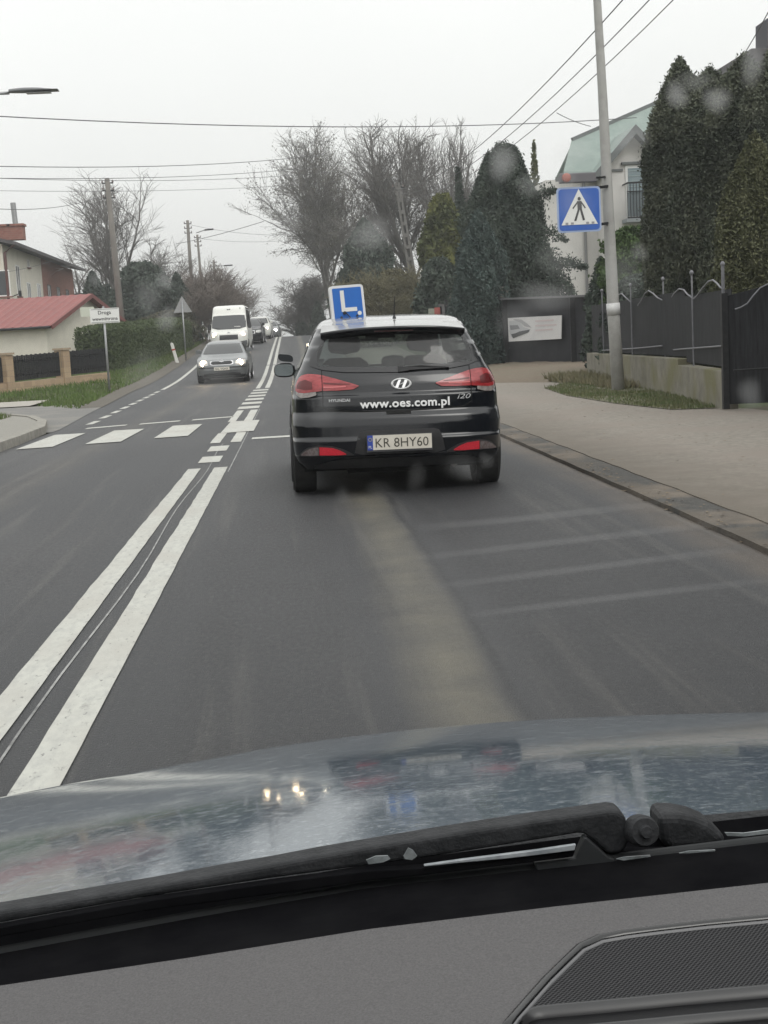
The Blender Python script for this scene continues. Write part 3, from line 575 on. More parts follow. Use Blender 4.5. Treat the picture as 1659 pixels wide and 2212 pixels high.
# clipped hedge
HA, HB = np.array([-7.35, 57.5]), np.array([-5.9, 84.0]); hd = (HB - HA) / np.linalg.norm(HB - HA); hn = np.array([hd[1], -hd[0]]); hl = np.linalg.norm(HB - HA)
hr = empty('clipped_hedge', (HA[0], HA[1], T(*HA)), 'long clipped green hedge with a rounded top beside the grass verge', 'hedge')
n = 60000; a = RNG.uniform(0, 1, n) ** 1.1 * hl; side = RNG.uniform(0, 1, n); hh = 1.72 - 0.06 * a / 10 + 0.10 * np.sin(a * 0.9); 
per = RNG.uniform(0, 1, n); d = np.where(per < 0.62, 0.75, -0.0); ang = RNG.uniform(0, pi / 2, n)
lx = np.where(per < 0.5, 0.8, np.where(per < 0.85, RNG.uniform(-0.8, 0.8, n), RNG.uniform(-0.8, 0.8, n)))
lz = np.where(per < 0.5, RNG.uniform(0, 1, n) * 0.93, np.where(per < 0.85, 1.0 - 0.09 * np.abs(lx) ** 3, RNG.uniform(0, 1, n)))
aa = np.where(per >= 0.85, RNG.uniform(-0.12, 0.15, n), a)
P = np.stack([HA[0] + hd[0] * aa + hn[0] * lx, HA[1] + hd[1] * aa + hn[1] * lx, np.array([T(HA[0] + hd[0] * k, HA[1] + hd[1] * k) for k in aa]) + lz * hh], 1) + RNG.normal(0, 0.045, (n, 3))
V, Fq = leaf_cloud(P, 0.055)
k = len(V); V2 = []; F2 = []
for i in range(28):
    t = i / 27; p = HA + hd * t * hl; b = T(*p); top_ = 1.62 - 0.06 * t * hl / 10
    V2 += [(p[0] + hn[0] * q, p[1] + hn[1] * q, b + zz) for q, zz in ((-0.7, 0), (-0.7, top_ - .1), (0, top_), (0.72, top_ - 0.1), (0.74, 0))]
for i in range(27): F2 += [(i * 5 + j, i * 5 + j + 1, i * 5 + 6 + j, i * 5 + 5 + j) for j in range(4)]
F2 += [(0, 1, 2, 3), (27 * 5, 27 * 5 + 1, 27 * 5 + 2, 27 * 5 + 3)]
fast('foliage', np.vstack([V, V2]), np.vstack([Fq, np.array(F2) + k]), GREENS['hedge'], hr)

# street name sign
p = hit(237, 848); b_ = at(228, 665, p[1]); sx0, sz1 = at(194, 668, p[1])[0], at(225, 666, p[1])[2]; sz0 = at(226, 698, p[1])[2]; sx1 = at(257, 667, p[1])[0]
r = empty('street_sign', p, 'white street sign reading Droga wewnętrzna on a grey pole in the grass', 'sign')
MB().tube([(p[0], p[1], p[2] - 0.2), (p[0] + 0.0, p[1], sz1 + 0.06)], 0.035, 10).build('pole', M_ZINC, r, smooth=True)
MB().box(sx0, sx1, p[1] - 0.06, p[1] - 0.045, sz0, sz1).build('plate', mat('sign_white', (0.74, 0.74, 0.72), rough=0.4), r, bevel=0.004)
fx = 0.004
mb = MB(); t = 0.018
for a0, a1, c0, c1 in ((sx0, sx1, sz0 + 0.02, sz0 + 0.02 + t), (sx0, sx1, sz1 - 0.02 - t, sz1 - 0.02)): mb.box(a0 + 0.03, a1 - 0.03, p[1] - 0.063, p[1] - 0.0605, c0, c1)
M_INK = mat('black_ink', (0.02, 0.02, 0.02), rough=0.5)
mb.build('border', mat('grey_ink', (0.25, 0.25, 0.25), rough=0.5), r)
cx_ = (sx0 + sx1) / 2
lettering('lettering', 'Droga', 0.115, (cx_, p[1] - 0.061, sz0 + 0.27), M_INK, r, bold=0.012)
lettering('lettering', 'wewnętrzna', 0.105, (cx_, p[1] - 0.061, sz0 + 0.085), M_INK, r, bold=0.012, width=(sx1 - sx0) * 0.88)
# small plate behind it
q = at(190, 673, 68.0); r = empty('house_plate', (q[0], 68, q[2]), 'small pale plate on the garage gable just left of the white street sign', 'sign')
P0 = None
MB().box(q[0] - 0.3, q[0] + 0.35, 67.55, 67.6, q[2] - 0.25, q[2] + 0.2).build('plate', mat('pale_plate', (0.55, 0.57, 0.48), rough=0.5), r)
MB().box(q[0] - 0.03, q[0] + 0.03, 67.61, 68.6, q[2] - 0.03, q[2] + 0.03).build('bracket', M_METALD, r)

# triangular warning sign seen from behind, and a delineator post
p = hit(402, 779); tp = at(393, 645, p[1]); bl, brr = at(377, 676, p[1]), at(411, 673, p[1])
r = empty('warning_sign', p, 'grey back of a triangular warning sign on a thin post by the hedge end', 'sign')
MB().tube([(p[0], p[1], p[2] - 0.2), (p[0], p[1], tp[2] - 0.1)], 0.035, 8).build('pole', M_ZINC, r, smooth=True)
MB().prism([(p[0] - 0.45, p[1] + 0.05, bl[2]), (p[0] + 0.45, p[1] + 0.05, bl[2]), (p[0], p[1] + 0.05, bl[2] + 0.80)], (0, 0.02, 0)).build('plate', mat('grey_sign_back', (0.33, 0.33, 0.33), (0.27, 0.27, 0.27), scale=5, rough=0.5), r, bevel=0.01)
p = hit(383, 784); q = at(370, 740, p[1]); r = empty('delineator_post', p, 'leaning white roadside post with a red reflector', 'post')
d = q - p; a_ = np.array([0.075, 0, 0])
MB().prism([p - a_, p + a_, p + a_ * 0.95 + d * 0.96, p + d, p - a_ * 0.95 + d * 0.93], (0, 0.10, 0)).build('post', mat('white_plastic', (0.72, 0.71, 0.68), rough=0.45), r, bevel=0.01)
c_ = p + d * 0.60; MB().prism([c_ + (-0.078, -0.006, 0), c_ + (0.078, -0.006, 0.03), c_ + (0.07, -0.006, 0.10), c_ + (-0.085, -0.006, 0.08)], (0, 0.005, 0)).build('reflector', mat('red_reflector', (0.45, 0.05, 0.035), rough=0.4), r)

# utility poles and wires
M_POLE = mat('weathered_pole', (0.20, 0.185, 0.165), (0.14, 0.13, 0.12), scale=4, rough=0.9, bump=0.4, bscale=14, stretch=(1, 1, 0.25))
M_WIRE = mat('wire', (0.10, 0.10, 0.105), rough=0.7)
def upole(label, top, foot, Y, r0, r1, m=M_POLE, brackets=3, lattice=False):
    a, b = at(*top, Y), at(*foot, Y); d = (b - a) / np.linalg.norm(b - a); g_ = T(b[0], Y); b = a + d * ((g_ - 0.3 - a[2]) / d[2])
    r = empty('utility_pole', (b[0], b[1], g_), label, 'utility pole', 'utility poles along the road')
    if not lattice: MB().tube([b, (a + b) / 2, a], [r0, (r0 + r1) / 2, r1], 12).build('pole', m, r, smooth=True)
    else:
        w0, w1 = r0, r1; mb = MB()
        for s_ in (-1, 1): mb.obox(b + (s_ * w0, 0, 0), a + (s_ * w1, 0, 0), 0.07, 0.12)
        for i in range(14):
            t_ = (i + 0.5) / 14; c = b + (a - b) * t_; ww = w0 + (w1 - w0) * t_; mb.box(c[0] - ww, c[0] + ww, c[1] - 0.06, c[1] + 0.06, c[2] - 0.10, c[2] + 0.10)
        mb.build('pole', m, r)
    for i in range(brackets):
        z = a[2] - 0.25 - 0.38 * i; c = MB(); x = a[0] + (d[0] / d[2]) * (z - a[2]); c.box(x - 0.30, x + 0.30, Y - 0.03, Y + 0.03, z - 0.03, z + 0.03)
        br_ = c.build('crossarm', M_METALD, r)
        for s_ in (-1, 1):
            o = MB(); o.tube([(x + s_ * 0.27, Y, z + 0.03), (x + s_ * 0.27, Y, z + 0.16)], [0.045, 0.03], 8); o = o.build('insulator', mat('insulator', (0.12, 0.09, 0.08), rough=0.3), br_, offset=False)
            for v in o.data.vertices: v.co -= Vector(base_of(r))
    return a
T1 = upole('tall weathered utility pole rising behind the hedge, nearest of the left row', (231, 385), (265, 720), 75, 0.20, 0.13)
T2 = upole('utility pole with insulators above the evergreen shrubs, second of the left row', (405, 476), (413, 600), 115, 0.17, 0.12)
T3 = upole('slimmer utility pole just right of the second one in the left row', (426, 507), (434, 600), 128, 0.15, 0.10)
T4 = upole('utility pole with a lamp arm rising behind the bare shrubs left of the van', (461, 562), (466, 620), 150, 0.15, 0.11, brackets=2)
T5 = upole('short distant utility pole right of the lamp arm pole above the van', (474, 580), (479, 640), 175, 0.15, 0.11, brackets=1)
T6 = upole('farthest utility pole, a short stub above the roof of the white van', (490, 612), (494, 650), 200, 0.15, 0.11, brackets=1)
T7 = upole('pale concrete ladder pole leaning left in front of the bare trees', (858, 395), (905, 680), 76, 0.19, 0.09, m=mat('pole_concrete', (0.17, 0.165, 0.155), (0.12, 0.115, 0.11), scale=8, rough=0.9), brackets=1, lattice=True)
a = at(461, 575, 150); b = at(484, 574, 150); r = empty('street_lamp', b, 'small distant street lamp arm above the bare shrubs', 'street lamp'); MB().tube([a, b], 0.05, 6).build('arm', M_ZINC, r); MB().obox(b, b + (0.9, 0, 0.02), 0.3, 0.12).build('lamp_head', M_METALD, r)
a = at(424, 503, 128); b = at(442, 497, 128); r = empty('street_lamp', b, 'distant street lamp arm on the slim left pole', 'street lamp'); MB().tube([a, b], 0.05, 6).build('arm', M_ZINC, r); MB().obox(b, b + (0.8, 0, 0.05), 0.25, 0.12).build('lamp_head', M_METALD, r)
def wire(p, q, sag=0.4, r=0.012, label='thin overhead wire', n=16):
    p, q = np.array(p, float), np.array(q, float); pts = [p + (q - p) * t - np.array([0, 0, 4 * sag * t * (1 - t)]) for t in np.linspace(0, 1, n)]
    o = MB().tube(pts, r, 5).build('overhead_wire', M_WIRE, None, smooth=True); tag(o, label, 'wire', 'overhead wires'); return o
wire(at(-80, 247, 40), at(1375, 254, 56), 0.35, 0.016, 'thick overhead wire crossing the whole road above the bare trees')
wire(at(-60, 358, 45), at(700, 334, 72), 0.25, 0.014, 'upper of the four faint overhead wires left of the bare trees')
wire(at(-60, 384, 45), at(720, 356, 72), 0.25, 0.011, 'second of the four faint overhead wires left of the bare trees')
wire(at(-60, 383, 48), at(720, 371, 72), 0.25, 0.010, 'third of the four faint overhead wires left of the bare trees')
wire(at(-60, 411, 50), at(740, 392, 72), 0.2, 0.008, 'lowest and faintest of the four overhead wires left of the bare trees')
wire(at(-60, 447, 45), at(231, 418, 75), 0.35, 0.012, 'sagging wire from the left edge to the nearest left pole')
wire(at(380, 527, 110), at(570, 478, 95), 0.1, 0.02, 'wire rising from the second left pole towards the bare tree')
wire(T2 + (0, 0, -0.3), at(600, 508, 110), 0.2, 0.012, 'thin wire right of the second left pole, upper')
wire(T3 + (0, 0, -0.3), at(610, 520, 115), 0.2, 0.012, 'thin wire right of the slim left pole, lower')
wire(T1 + (0.2, 0, -3.6), at(130, 575, 84.7), 0.3, 0.012, 'service wire from the nearest left pole down to the row house')
wire(at(-20, 592, 80), at(118, 562, 84.7), 0.1, 0.01, 'thin wire running across the front of the cream house')
for i, (tp_, md, lb) in enumerate((((1352, -8), (1110, 262), 'leftmost of the steep overhead wires left of the lamp post top'), ((1410, -8), (1125, 300), 'middle steep overhead wire passing behind the lamp post'), ((1462, -8), (1150, 285), 'right steep overhead wire passing behind the lamp post'))):
    wire(T7 + (0.3 * (i - 1), 0, -0.3 - 0.3 * i), at(*tp_, 24 + 2 * i), 0.9, 0.011, lb, n=24)
wire(at(1675, -2, 26), at(1480, 268, 55), 0.4, 0.011, 'steep overhead wire at the upper right above the tall thuja')
wire(at(1203, 244, 50), at(1276, 273, 55), 0.05, 0.014, 'short thick service wire ending at the green roof')
# street lamp at the upper left
Yl = 30.0; a, b, c = at(-30, 203, Yl), at(20, 201, Yl), at(126, 197, Yl)
r = empty('street_lamp', (-8.6, Yl, T(-8.6, Yl)), 'large grey street lamp head reaching in from the left edge', 'street lamp')
MB().tube([(-8.6, Yl, -0.2), (-8.6, Yl, a[2] - 0.7)], [0.10, 0.07], 12).build('pole', M_ZINC, r, smooth=True)
MB().tube([(-8.6, Yl, a[2] - 0.7), (-8.3, Yl, a[2] - 0.25), (-7.6, Yl, a[2] - 0.05), a, b], 0.032, 10).build('arm', M_ZINC, r, smooth=True)
mb = MB(); n = 12; rows = []
for i in range(n + 1):
    t_ = i / n; p = b + (c - b) * t_; hh = 0.065 * (0.55 + 0.6 * math.sin(pi * min(1, t_ * 1.15 + 0.12)) ** 0.6) * (1 if t_ < 0.9 else 0.55); ww = 0.13 * (0.5 + 0.5 * math.sin(pi * min(0.5, t_)))
    rows.append([(p[0], p[1] + ww * 1.3 * cos(k), p[2] + 0.02 + hh * (sin(k) if sin(k) > 0 else 0.35 * sin(k))) for k in np.linspace(0, 2 * pi, 13)])
mb.grid(rows); mb.add(rows[0][:-1], [tuple(range(12))]); mb.add(rows[-1][:-1], [tuple(range(12))])
lh = mb.build('lamp_head', mat('lamp_grey', (0.16, 0.165, 0.17), rough=0.45, metal=0.4), r, smooth=True)
p = b + (c - b) * 0.6; o = MB(); o.box(p[0] - 0.25, p[0] + 0.25, p[1] - 0.09, p[1] + 0.09, p[2] - 0.028, p[2] - 0.012); o = o.build('lens', mat('lamp_lens', (0.30, 0.31, 0.32), rough=0.2), lh, offset=False)
for v in o.data.vertices: v.co -= Vector(base_of(r))

# trees on the left
bare_tree('bare_tree', 'tall bare tree behind the nearest utility pole, wide airy crown', (at(266, 700, 105)[0], 105, T(-12, 105) - 0.2), 15.5, 1.0, 5, trunk_r=0.34, levels=5, fork=0.27, twig=0.013, group='bare trees', dens=1.0, upw=0.3, crown=(at(163, 500, 105)[0], at(350, 500, 105)[0], at(256, 372, 105)[2]))
bare_tree('bare_tree', 'smaller bare tree in front of the brick half of the row house', (at(182, 700, 118)[0], 118, 1.5), 8.5, 1.3, 9, trunk_r=0.2, levels=4, fork=0.3, twig=0.016, group='bare trees', crown=(at(120, 580, 118)[0], at(240, 580, 118)[0], at(180, 520, 118)[2]))
bare_tree('bare_tree', 'broad bare tree between the tall left tree and the second utility pole', (at(345, 700, 112)[0], 112, 1.8), 9.5, 1.2, 21, trunk_r=0.22, levels=5, fork=0.24, twig=0.012, group='bare trees', crown=(at(270, 580, 112)[0], at(400, 580, 112)[0], at(335, 510, 112)[2]))
def ev(name, label, u, v_base, v_top, Y, wpx, n, s, m, prof, **k):
    """evergreen placed by its foot and sized by what it spans in the photograph"""
    x = at(u, v_base, Y)[0]; gz_ = T(x, Y); top_ = at(u, v_top, Y)[2]; rx = wpx / 2 * Y / F
    return evergreen(name, label, (x, Y, gz_ - 0.1), rx, k.pop('ry', rx), top_ - gz_ + 0.1 - k.get('z0', 0), n, s, m, prof, **k)
ev('conifer', 'small dark column conifer right of the brick house', 207, 700, 588, 98, 52, 5000, 0.16, GREENS['dark'], column, seed=31, group='conifers', trunk=0.1)
ev('conifer', 'low dark conifer between the column conifer and the nearest pole', 238, 700, 618, 96, 60, 4000, 0.15, GREENS['dark'], cone, seed=32, group='conifers', trunk=0.1)
ev('evergreen_shrub', 'big dark evergreen shrub right behind the hedge and nearest pole', 318, 740, 568, 88, 120, 13000, 0.13, GREENS['dark'], blob, seed=33, group='evergreen shrubs', lump=0.3, trunk=0.1)
ev('evergreen_shrub', 'dark evergreen shrub behind the triangular warning sign', 392, 760, 592, 94, 110, 12000, 0.13, GREENS['dark'], cone, seed=34, group='evergreen shrubs', lump=0.3, trunk=0.1)
ev('evergreen_shrub', 'low olive tangled shrub behind the end of the hedge', 372, 765, 672, 86, 100, 6000, 0.11, mat('dull_leaf', (0.045, 0.048, 0.030), (0.085, 0.08, 0.05), scale=2, rough=0.9), blob, seed=35, group='evergreen shrubs', lump=0.35, trunk=0.1)
for i, (u, vt, Y, hgt, lb) in enumerate(((432, 600, 98, 5.4, 'bare reddish shrub between the warning sign and the oncoming van'), (462, 590, 108, 5.6, 'bare reddish shrub behind the roof of the white van'), (492, 610, 118, 5.0, 'bare twiggy shrub right of the white van roof'), (448, 640, 92, 4.0, 'low bare shrub left of the white van'), (414, 630, 95, 4.6, 'bare shrub right behind the triangular warning sign'))):
    x = at(u, 740, Y)[0]; bare_tree('bare_shrub', lb, (x, Y, T(x, Y) - 0.2), hgt, 1.15, 50 + i, trunk_r=0.06, stems=5, levels=4, fork=0.42, m=M_TWIGR, mt=M_TWIGR, group='bare shrubs', cat='shrub', twig=0.014, dens=0.95, upw=0.45)
for i, (u, Y, hgt, lb) in enumerate(((578, 150, 4.5, 'tiny distant tree on the crest right of the oncoming headlights'),)):
    x = at(u, 720, Y)[0]; bare_tree('distant_tree', lb, (x, Y, 0.0), hgt, 1.3, 70 + i, trunk_r=0.12, levels=4, fork=0.35, m=M_TWIGR, group='bare trees', twig=0.03)

# ------------------------------------------------------------------ right side trees
bare_tree('bare_tree', 'forked bare tree with budding twigs right behind the blue L sign', (at(722, 690, 112)[0], 112, zr(112) - 0.1), 19.5, 1.05, 3, trunk_r=0.26, stems=2, dens=1.18, levels=5, fork=0.27, twig=0.014, group='bare trees', lean=(0, 0), buds=0.35, upw=0.10, crown=(at(596, 420, 112)[0], at(790, 420, 112)[0], at(673, 278, 112)[2]))
bare_tree('bare_tree', 'largest bare tree behind the leaning concrete pole', (at(902, 690, 96)[0], 96, T(9, 96) - 0.1), 18.5, 0.95, 14, trunk_r=0.33, stems=2, dens=1.18, levels=5, fork=0.27, twig=0.013, group='bare trees', lean=(0, 0), buds=0.06, upw=0.12, crown=(at(745, 420, 96)[0], at(975, 420, 96)[0], at(860, 255, 96)[2]))
bare_tree('bare_tree', 'bare tree with a rounded crown left of the dark conifers', (at(975, 690, 92)[0], 92, T(11, 92) - 0.1), 16.0, 0.95, 25, trunk_r=0.26, dens=1.18, levels=5, fork=0.27, twig=0.013, group='bare trees', upw=0.12, crown=(at(880, 420, 92)[0], at(1048, 420, 92)[0], at(964, 262, 92)[2]))
bare_tree('bare_tree', 'small bare tree left of the blue L sign on the crest', (at(668, 720, 122)[0], 122, zr(122)), 6.6, 1.2, 8, trunk_r=0.12, stems=3, levels=5, fork=0.3, twig=0.016, group='bare trees', crown=(at(622, 660, 122)[0], at(712, 660, 122)[0], at(667, 592, 122)[2]))
bare_tree('bare_tree', 'low bare tree nearest the crest, left of the blue L sign', (at(640, 725, 128)[0], 128, zr(128)), 5.5, 1.3, 41, trunk_r=0.1, stems=3, levels=4, fork=0.3, twig=0.018, group='bare trees')
ev('conifer', 'small pointed conifer on the crest left of the L sign', 656, 730, 668, 126, 44, 2500, 0.18, GREENS['dark'], spruce, seed=61, group='conifers')
ev('conifer', 'small conifer on the crest touching the L sign', 690, 730, 655, 120, 52, 3000, 0.18, GREENS['dark'], cone, seed=62, group='conifers')
ev('conifer', 'wide dark round topped conifer behind the blue L sign', 800, 760, 478, 88, 140, 17000, 0.15, GREENS['dark'], lambda t: min(1, 0.85 + t) * (1 - t ** 2.2) ** 0.7, seed=63, group='conifers', trunk=0.2)
for i, (u, vt, wp, lb) in enumerate(((800, 600, 110, 'olive bare shrub right of the L sign'), (860, 575, 120, 'olive bare shrub around the foot of the leaning pole'), (935, 610, 90, 'olive bare shrub behind the grey plank fence'))):
    Y = 72 + 3 * i; x = at(u, 740, Y)[0]; hgt = at(u, vt, Y)[2] - T(x, Y)
    rr = bare_tree('olive_shrub', lb, (x, Y, T(x, Y) - 0.1), hgt * 1.25, 1.35, 80 + i, trunk_r=0.07, stems=6, levels=4, fork=0.36, m=mat('olive_twig', (0.12, 0.11, 0.06), (0.17, 0.155, 0.09), scale=2, rough=0.95), group='olive shrubs', cat='shrub', twig=0.014, upw=0.3)
    P = crown_points((x, Y, T(x, Y)), wp / 2 * Y / F, wp / 2 * Y / F, hgt * 0.95, 7000, blob, 0.3, inner=0.2, seed=90 + i); V, Fq = leaf_cloud(P, 0.075); fast('foliage', V, Fq, mat('brownish_leaf', (0.085, 0.078, 0.045), (0.125, 0.115, 0.06), scale=2, rough=0.9), rr)
ev('conifer', 'yellow green conifer left of the big dark conifer', 968, 720, 425, 66, 100, 17000, 0.13, GREENS['yellow'], blob, seed=64, group='conifers', lump=0.3, trunk=0.15)
ev('conifer', 'dark green conifer under the yellow green one beside the plank fence', 955, 740, 560, 60, 90, 10000, 0.12, GREENS['dark'], blob, seed=66, group='conifers', lump=0.3, trunk=0.15)
ev('conifer', 'slim dark spruce tip between the bare tree and the big conifer', 1004, 700, 368, 70, 62, 6000, 0.14, GREENS['dark'], spruce, seed=65, group='conifers', lump=0.3, trunk=0.15)
ev('conifer', 'thin pale spruce top right of the big dark conifer', 1166, 650, 308, 66, 60, 2200, 0.10, GREENS['olive'], spruce, seed=67, group='conifers', lump=0.5, trunk=0.06, ck=0.1, inner=0.2)
# big dark conifer with drooping boughs to the right
x0 = at(1105, 700, 47)[0]; ex = []
for (u0, v0, u1, v1, k) in ((1180, 565, 1268, 562, 900), (1180, 590, 1240, 618, 500), (1170, 500, 1225, 505, 400), (1150, 430, 1200, 395, 500)):
    a, b = at(u0, v0, 47), at(u1, v1, 46); t_ = RNG.uniform(0, 1, k)[:, None]; ex.append(a + (b - a) * t_ + RNG.normal(0, 1, (k, 3)) * np.array([0.22, 0.3, 0.2]) * (1.15 - t_) - np.array([0, 0, 0.25]) * t_ ** 2)
ev('conifer', 'big dark bushy conifer behind the dark wall, boughs drooping right', 1105, 720, 318, 47, 240, 100000, 0.056, GREENS['dark'], lambda t: (1.01 - t) ** 0.48 * min(1, 0.75 + t), seed=68, group='conifers', lump=0.24, trunk=0.18, z0=0.6, extra=np.vstack(ex), ry=1.5)
ev('conifer', 'blue green cypress in front of the big dark conifer', 1042, 700, 462, 44.5, 125, 42000, 0.05, GREENS['blue'], column, seed=69, group='conifers', trunk=0.15, lump=0.2)
ev('conifer', 'pointed dark conifer at the left edge of the big dark conifer', 1070, 700, 336, 49, 135, 30000, 0.06, GREENS['dark'], lambda t: min(1, .8 + t) * (1 - t ** 2.2) ** 0.7, seed=70, group='conifers', trunk=0.15)
ev('evergreen_shrub', 'mid green shrub left of the tall thuja in front of the white house', 1378, 760, 492, 33.5, 155, 26000, 0.05, GREENS['fresh'], blob, seed=71, group='evergreen shrubs', lump=0.32, trunk=0.08, z0=1.2, ry=0.8)
ev('evergreen_shrub', 'narrow dark shrub behind the lamp post against the white house', 1305, 800, 560, 34, 70, 5000, 0.065, GREENS['dark'], column, seed=72, group='evergreen shrubs', lump=0.3, trunk=0.06, ry=0.5)
THP = lambda t: min(1, 0.78 + t * 0.9) * (1 - t ** 6) ** 0.8
ev('thuja', 'tall thuja with the pointed top, leftmost of the thuja row', 1484, 760, 140, 27.5, 178, 120000, 0.034, GREENS['thuja'], lambda t: min(1, 0.78 + t * 0.9) * (1 - t ** 4.5) ** 0.75, seed=73, group='tall thujas', trunk=0.12, lump=0.13, z0=0.3)
ev('thuja', 'broad thuja second in the row, a little lower than its pointed neighbour', 1546, 760, 160, 26.6, 225, 120000, 0.034, GREENS['thuja'], THP, seed=74, group='tall thujas', trunk=0.12, lump=0.15, z0=0.3)
ev('thuja', 'thuja third in the row, behind the olive tinted one', 1618, 760, 132, 25.8, 210, 110000, 0.034, GREENS['thuja'], THP, seed=79, group='tall thujas', trunk=0.12, lump=0.15, z0=0.3)
ev('thuja', 'tallest thuja at the right edge below the dark chimney', 1700, 760, 92, 25.0, 200, 70000, 0.034, GREENS['thuja'], THP, seed=75, group='tall thujas', trunk=0.12, lump=0.15, z0=0.3)
ev('thuja', 'shorter olive tinted thuja in front of the tall row at the right edge', 1640, 800, 300, 22.0, 240, 90000, 0.030, mat('olive_thuja_leaf', (0.072, 0.080, 0.044), (0.135, 0.138, 0.078), scale=3, rough=0.8, spec=0.2), lambda t: min(1, 0.7 + t) * (1 - t ** 2) ** 0.7, seed=76, group='tall thujas', trunk=0.1, lump=0.16, ry=0.55)
ev('evergreen_shrub', 'dark hedge shrub filling behind the far fence panel', 1420, 800, 590, 31, 230, 30000, 0.05, GREENS['dark'], blob, seed=77, group='evergreen shrubs', trunk=0.1, lump=0.2, ry=0.7)

# ------------------------------------------------------------------ right side buildings, walls, fences
M_WHITE = mat('white_render', (0.66, 0.64, 0.61), (0.60, 0.585, 0.56), scale=1.2, rough=0.9, bump=0.1, bscale=40)
M_GROOF = mat('green_metal_roof', (0.235, 0.285, 0.26), (0.185, 0.235, 0.215), scale=1.5, rough=0.6)
YH = 55.0; X = lambda u, v=600, Y=YH: at(u, v, Y)[0]; Z = lambda u, v, Y=YH: at(u, v, Y)[2]
h = empty('white_house', (X(1300), YH, 0.1), 'white house with a green metal roof, dark bargeboards and a railed balcony', 'house')
xl, xg0, xg1 = X(1198), X(1296), X(1455); ze = Z(1270, 378)
MB().box(xl, X(1560), YH + 1.2, YH + 9, -0.2, ze).build('wall', M_WHITE, h)
pk = (xg0 + xg1) / 2; zp = Z(1375, 282); zg = Z(1290, 380)
MB().prism([(xg0 + 0.25, YH, -0.2), (xg1 - 0.25, YH, -0.2), (xg1 - 0.25, YH, zg + 0.15), (pk, YH, zp - 0.2), (xg0 + 0.25, YH, zg + 0.15)], (0, 1.198, 0)).build('gable_wall', M_WHITE, h)
mb = MB()
mb.prism([(xg0 - 0.1, YH - 0.5, zg - 0.1), (pk, YH - 0.5, zp), (pk, YH - 0.5, zp + 0.16), (xg0 - 0.12, YH - 0.5, zg + 0.1)], (0, 6, 0)); mb.prism([(xg1 + 0.1, YH - 0.5, zg - 0.1), (pk, YH - 0.5, zp), (pk, YH - 0.5, zp + 0.16), (xg1 + 0.12, YH - 0.5, zg + 0.1)], (0, 6, 0)); mb.build('gable_roof', M_GROOF, h)
mb = MB(); M_BARGE = mat('grey_bargeboard', (0.13, 0.14, 0.14), rough=0.7)
mb.prism([(xg0 - 0.16, YH - 0.53, zg - 0.28), (pk, YH - 0.53, zp - 0.18), (pk, YH - 0.53, zp + 0.17), (xg0 - 0.16, YH - 0.53, zg + 0.1)], (0, 0.025, 0)); mb.prism([(xg1 + 0.16, YH - 0.53, zg - 0.28), (pk, YH - 0.53, zp - 0.18), (pk, YH - 0.53, zp + 0.17), (xg1 + 0.16, YH - 0.53, zg + 0.1)], (0, 0.025, 0)); mb.build('bargeboard', M_BARGE, h)
# main roof plane facing the road, cut by a hip on the left
def rp(u, v):      # point of the sloping roof plane (rises 0.75 per metre from the eave)
    for Y in np.arange(YH + 0.6, YH + 14, 0.05):
        p = at(u, v, Y)
        if p[2] <= ze + 0.75 * (Y - YH - 0.7): return p
    return p
pl = [rp(1218, 378), rp(1236, 308), rp(1415, 229), rp(1560, 185), rp(1560, 377)]
mb = MB(); mb.prism(pl, (0, 0.05, 0.14)); 
bk = pl[2:4]; mb.prism([pl[1], pl[2], pl[3], (pl[3][0], YH + 12, ze), (pl[1][0], YH + 9, ze)], (0, 0.02, -0.06)); mb.build('roof', M_GROOF, h)
mb = MB(); mb.obox(pl[1] + (0, -0.03, 0.08), pl[2] + (0, -0.03, 0.08), 0.1, 0.22); mb.obox(pl[2] + (0, -0.03, 0.08), pl[3] + (0, -0.03, 0.08), 0.1, 0.22); mb.build('roof_edge', M_BARGE, h); mb = MB(); mb.obox((X(1214), YH + 0.55, ze - 0.05), (xg0 + 0.3, YH + 0.55, ze - 0.05), 0.12, 0.18); mb.build('eave_gutter', M_BARGE, h)
mb = MB(); wx0, wx1, wz0, wz1 = X(1357), X(1440), Z(1385, 470), Z(1385, 356)
f_ = MB(); f_.box(wx0, wx1, YH - 0.05, YH - 0.003, wz0, wz1); f_ = f_.build('window', M_FRAMEW, h)
o = MB(); o.box(wx0 + 0.1, wx1 - 0.1, YH - 0.07, YH - 0.053, wz0 + 0.1, wz1 - 0.12); o = o.build('pane', mat('blind_glass', (0.20, 0.26, 0.28), (0.26, 0.31, 0.33), scale=2, rough=0.15, spec=0.7), f_, offset=False)
for v in o.data.vertices: v.co -= Vector(base_of(h))
o = MB(); [o.box(wx0 + 0.12, wx1 - 0.12, YH - 0.085, YH - 0.073, zz, zz + 0.03) for zz in np.arange(wz0 + 0.2, wz1 - 0.2, 0.2)]; o = o.build('blind', mat('blind_slat', (0.32, 0.38, 0.39), rough=0.5), f_, offset=False)
for v in o.data.vertices: v.co -= Vector(base_of(h))
MB().box(wx0 - 0.15, wx1 + 0.1, YH - 0.14, YH - 0.003, wz1 + 0.02, wz1 + 0.12).build('window_hood', M_BARGE, h)
bx0, bx1, bz0, bz1 = X(1350), X(1450), Z(1380, 474), Z(1380, 400)
mb = MB(); mb.box(bx0, bx1, YH - 0.75, YH - 0.7, bz1, bz1 + 0.06); mb.box(bx0, bx1, YH - 0.75, YH - 0.7, bz1 - 0.32, bz1 - 0.28); mb.box(bx0, bx1, YH - 0.75, YH - 0.7, bz0, bz0 + 0.06)
for x in np.arange(bx0, bx1, 0.12): mb.box(x, x + 0.025, YH - 0.735, YH - 0.715, bz0 + 0.06, bz1)
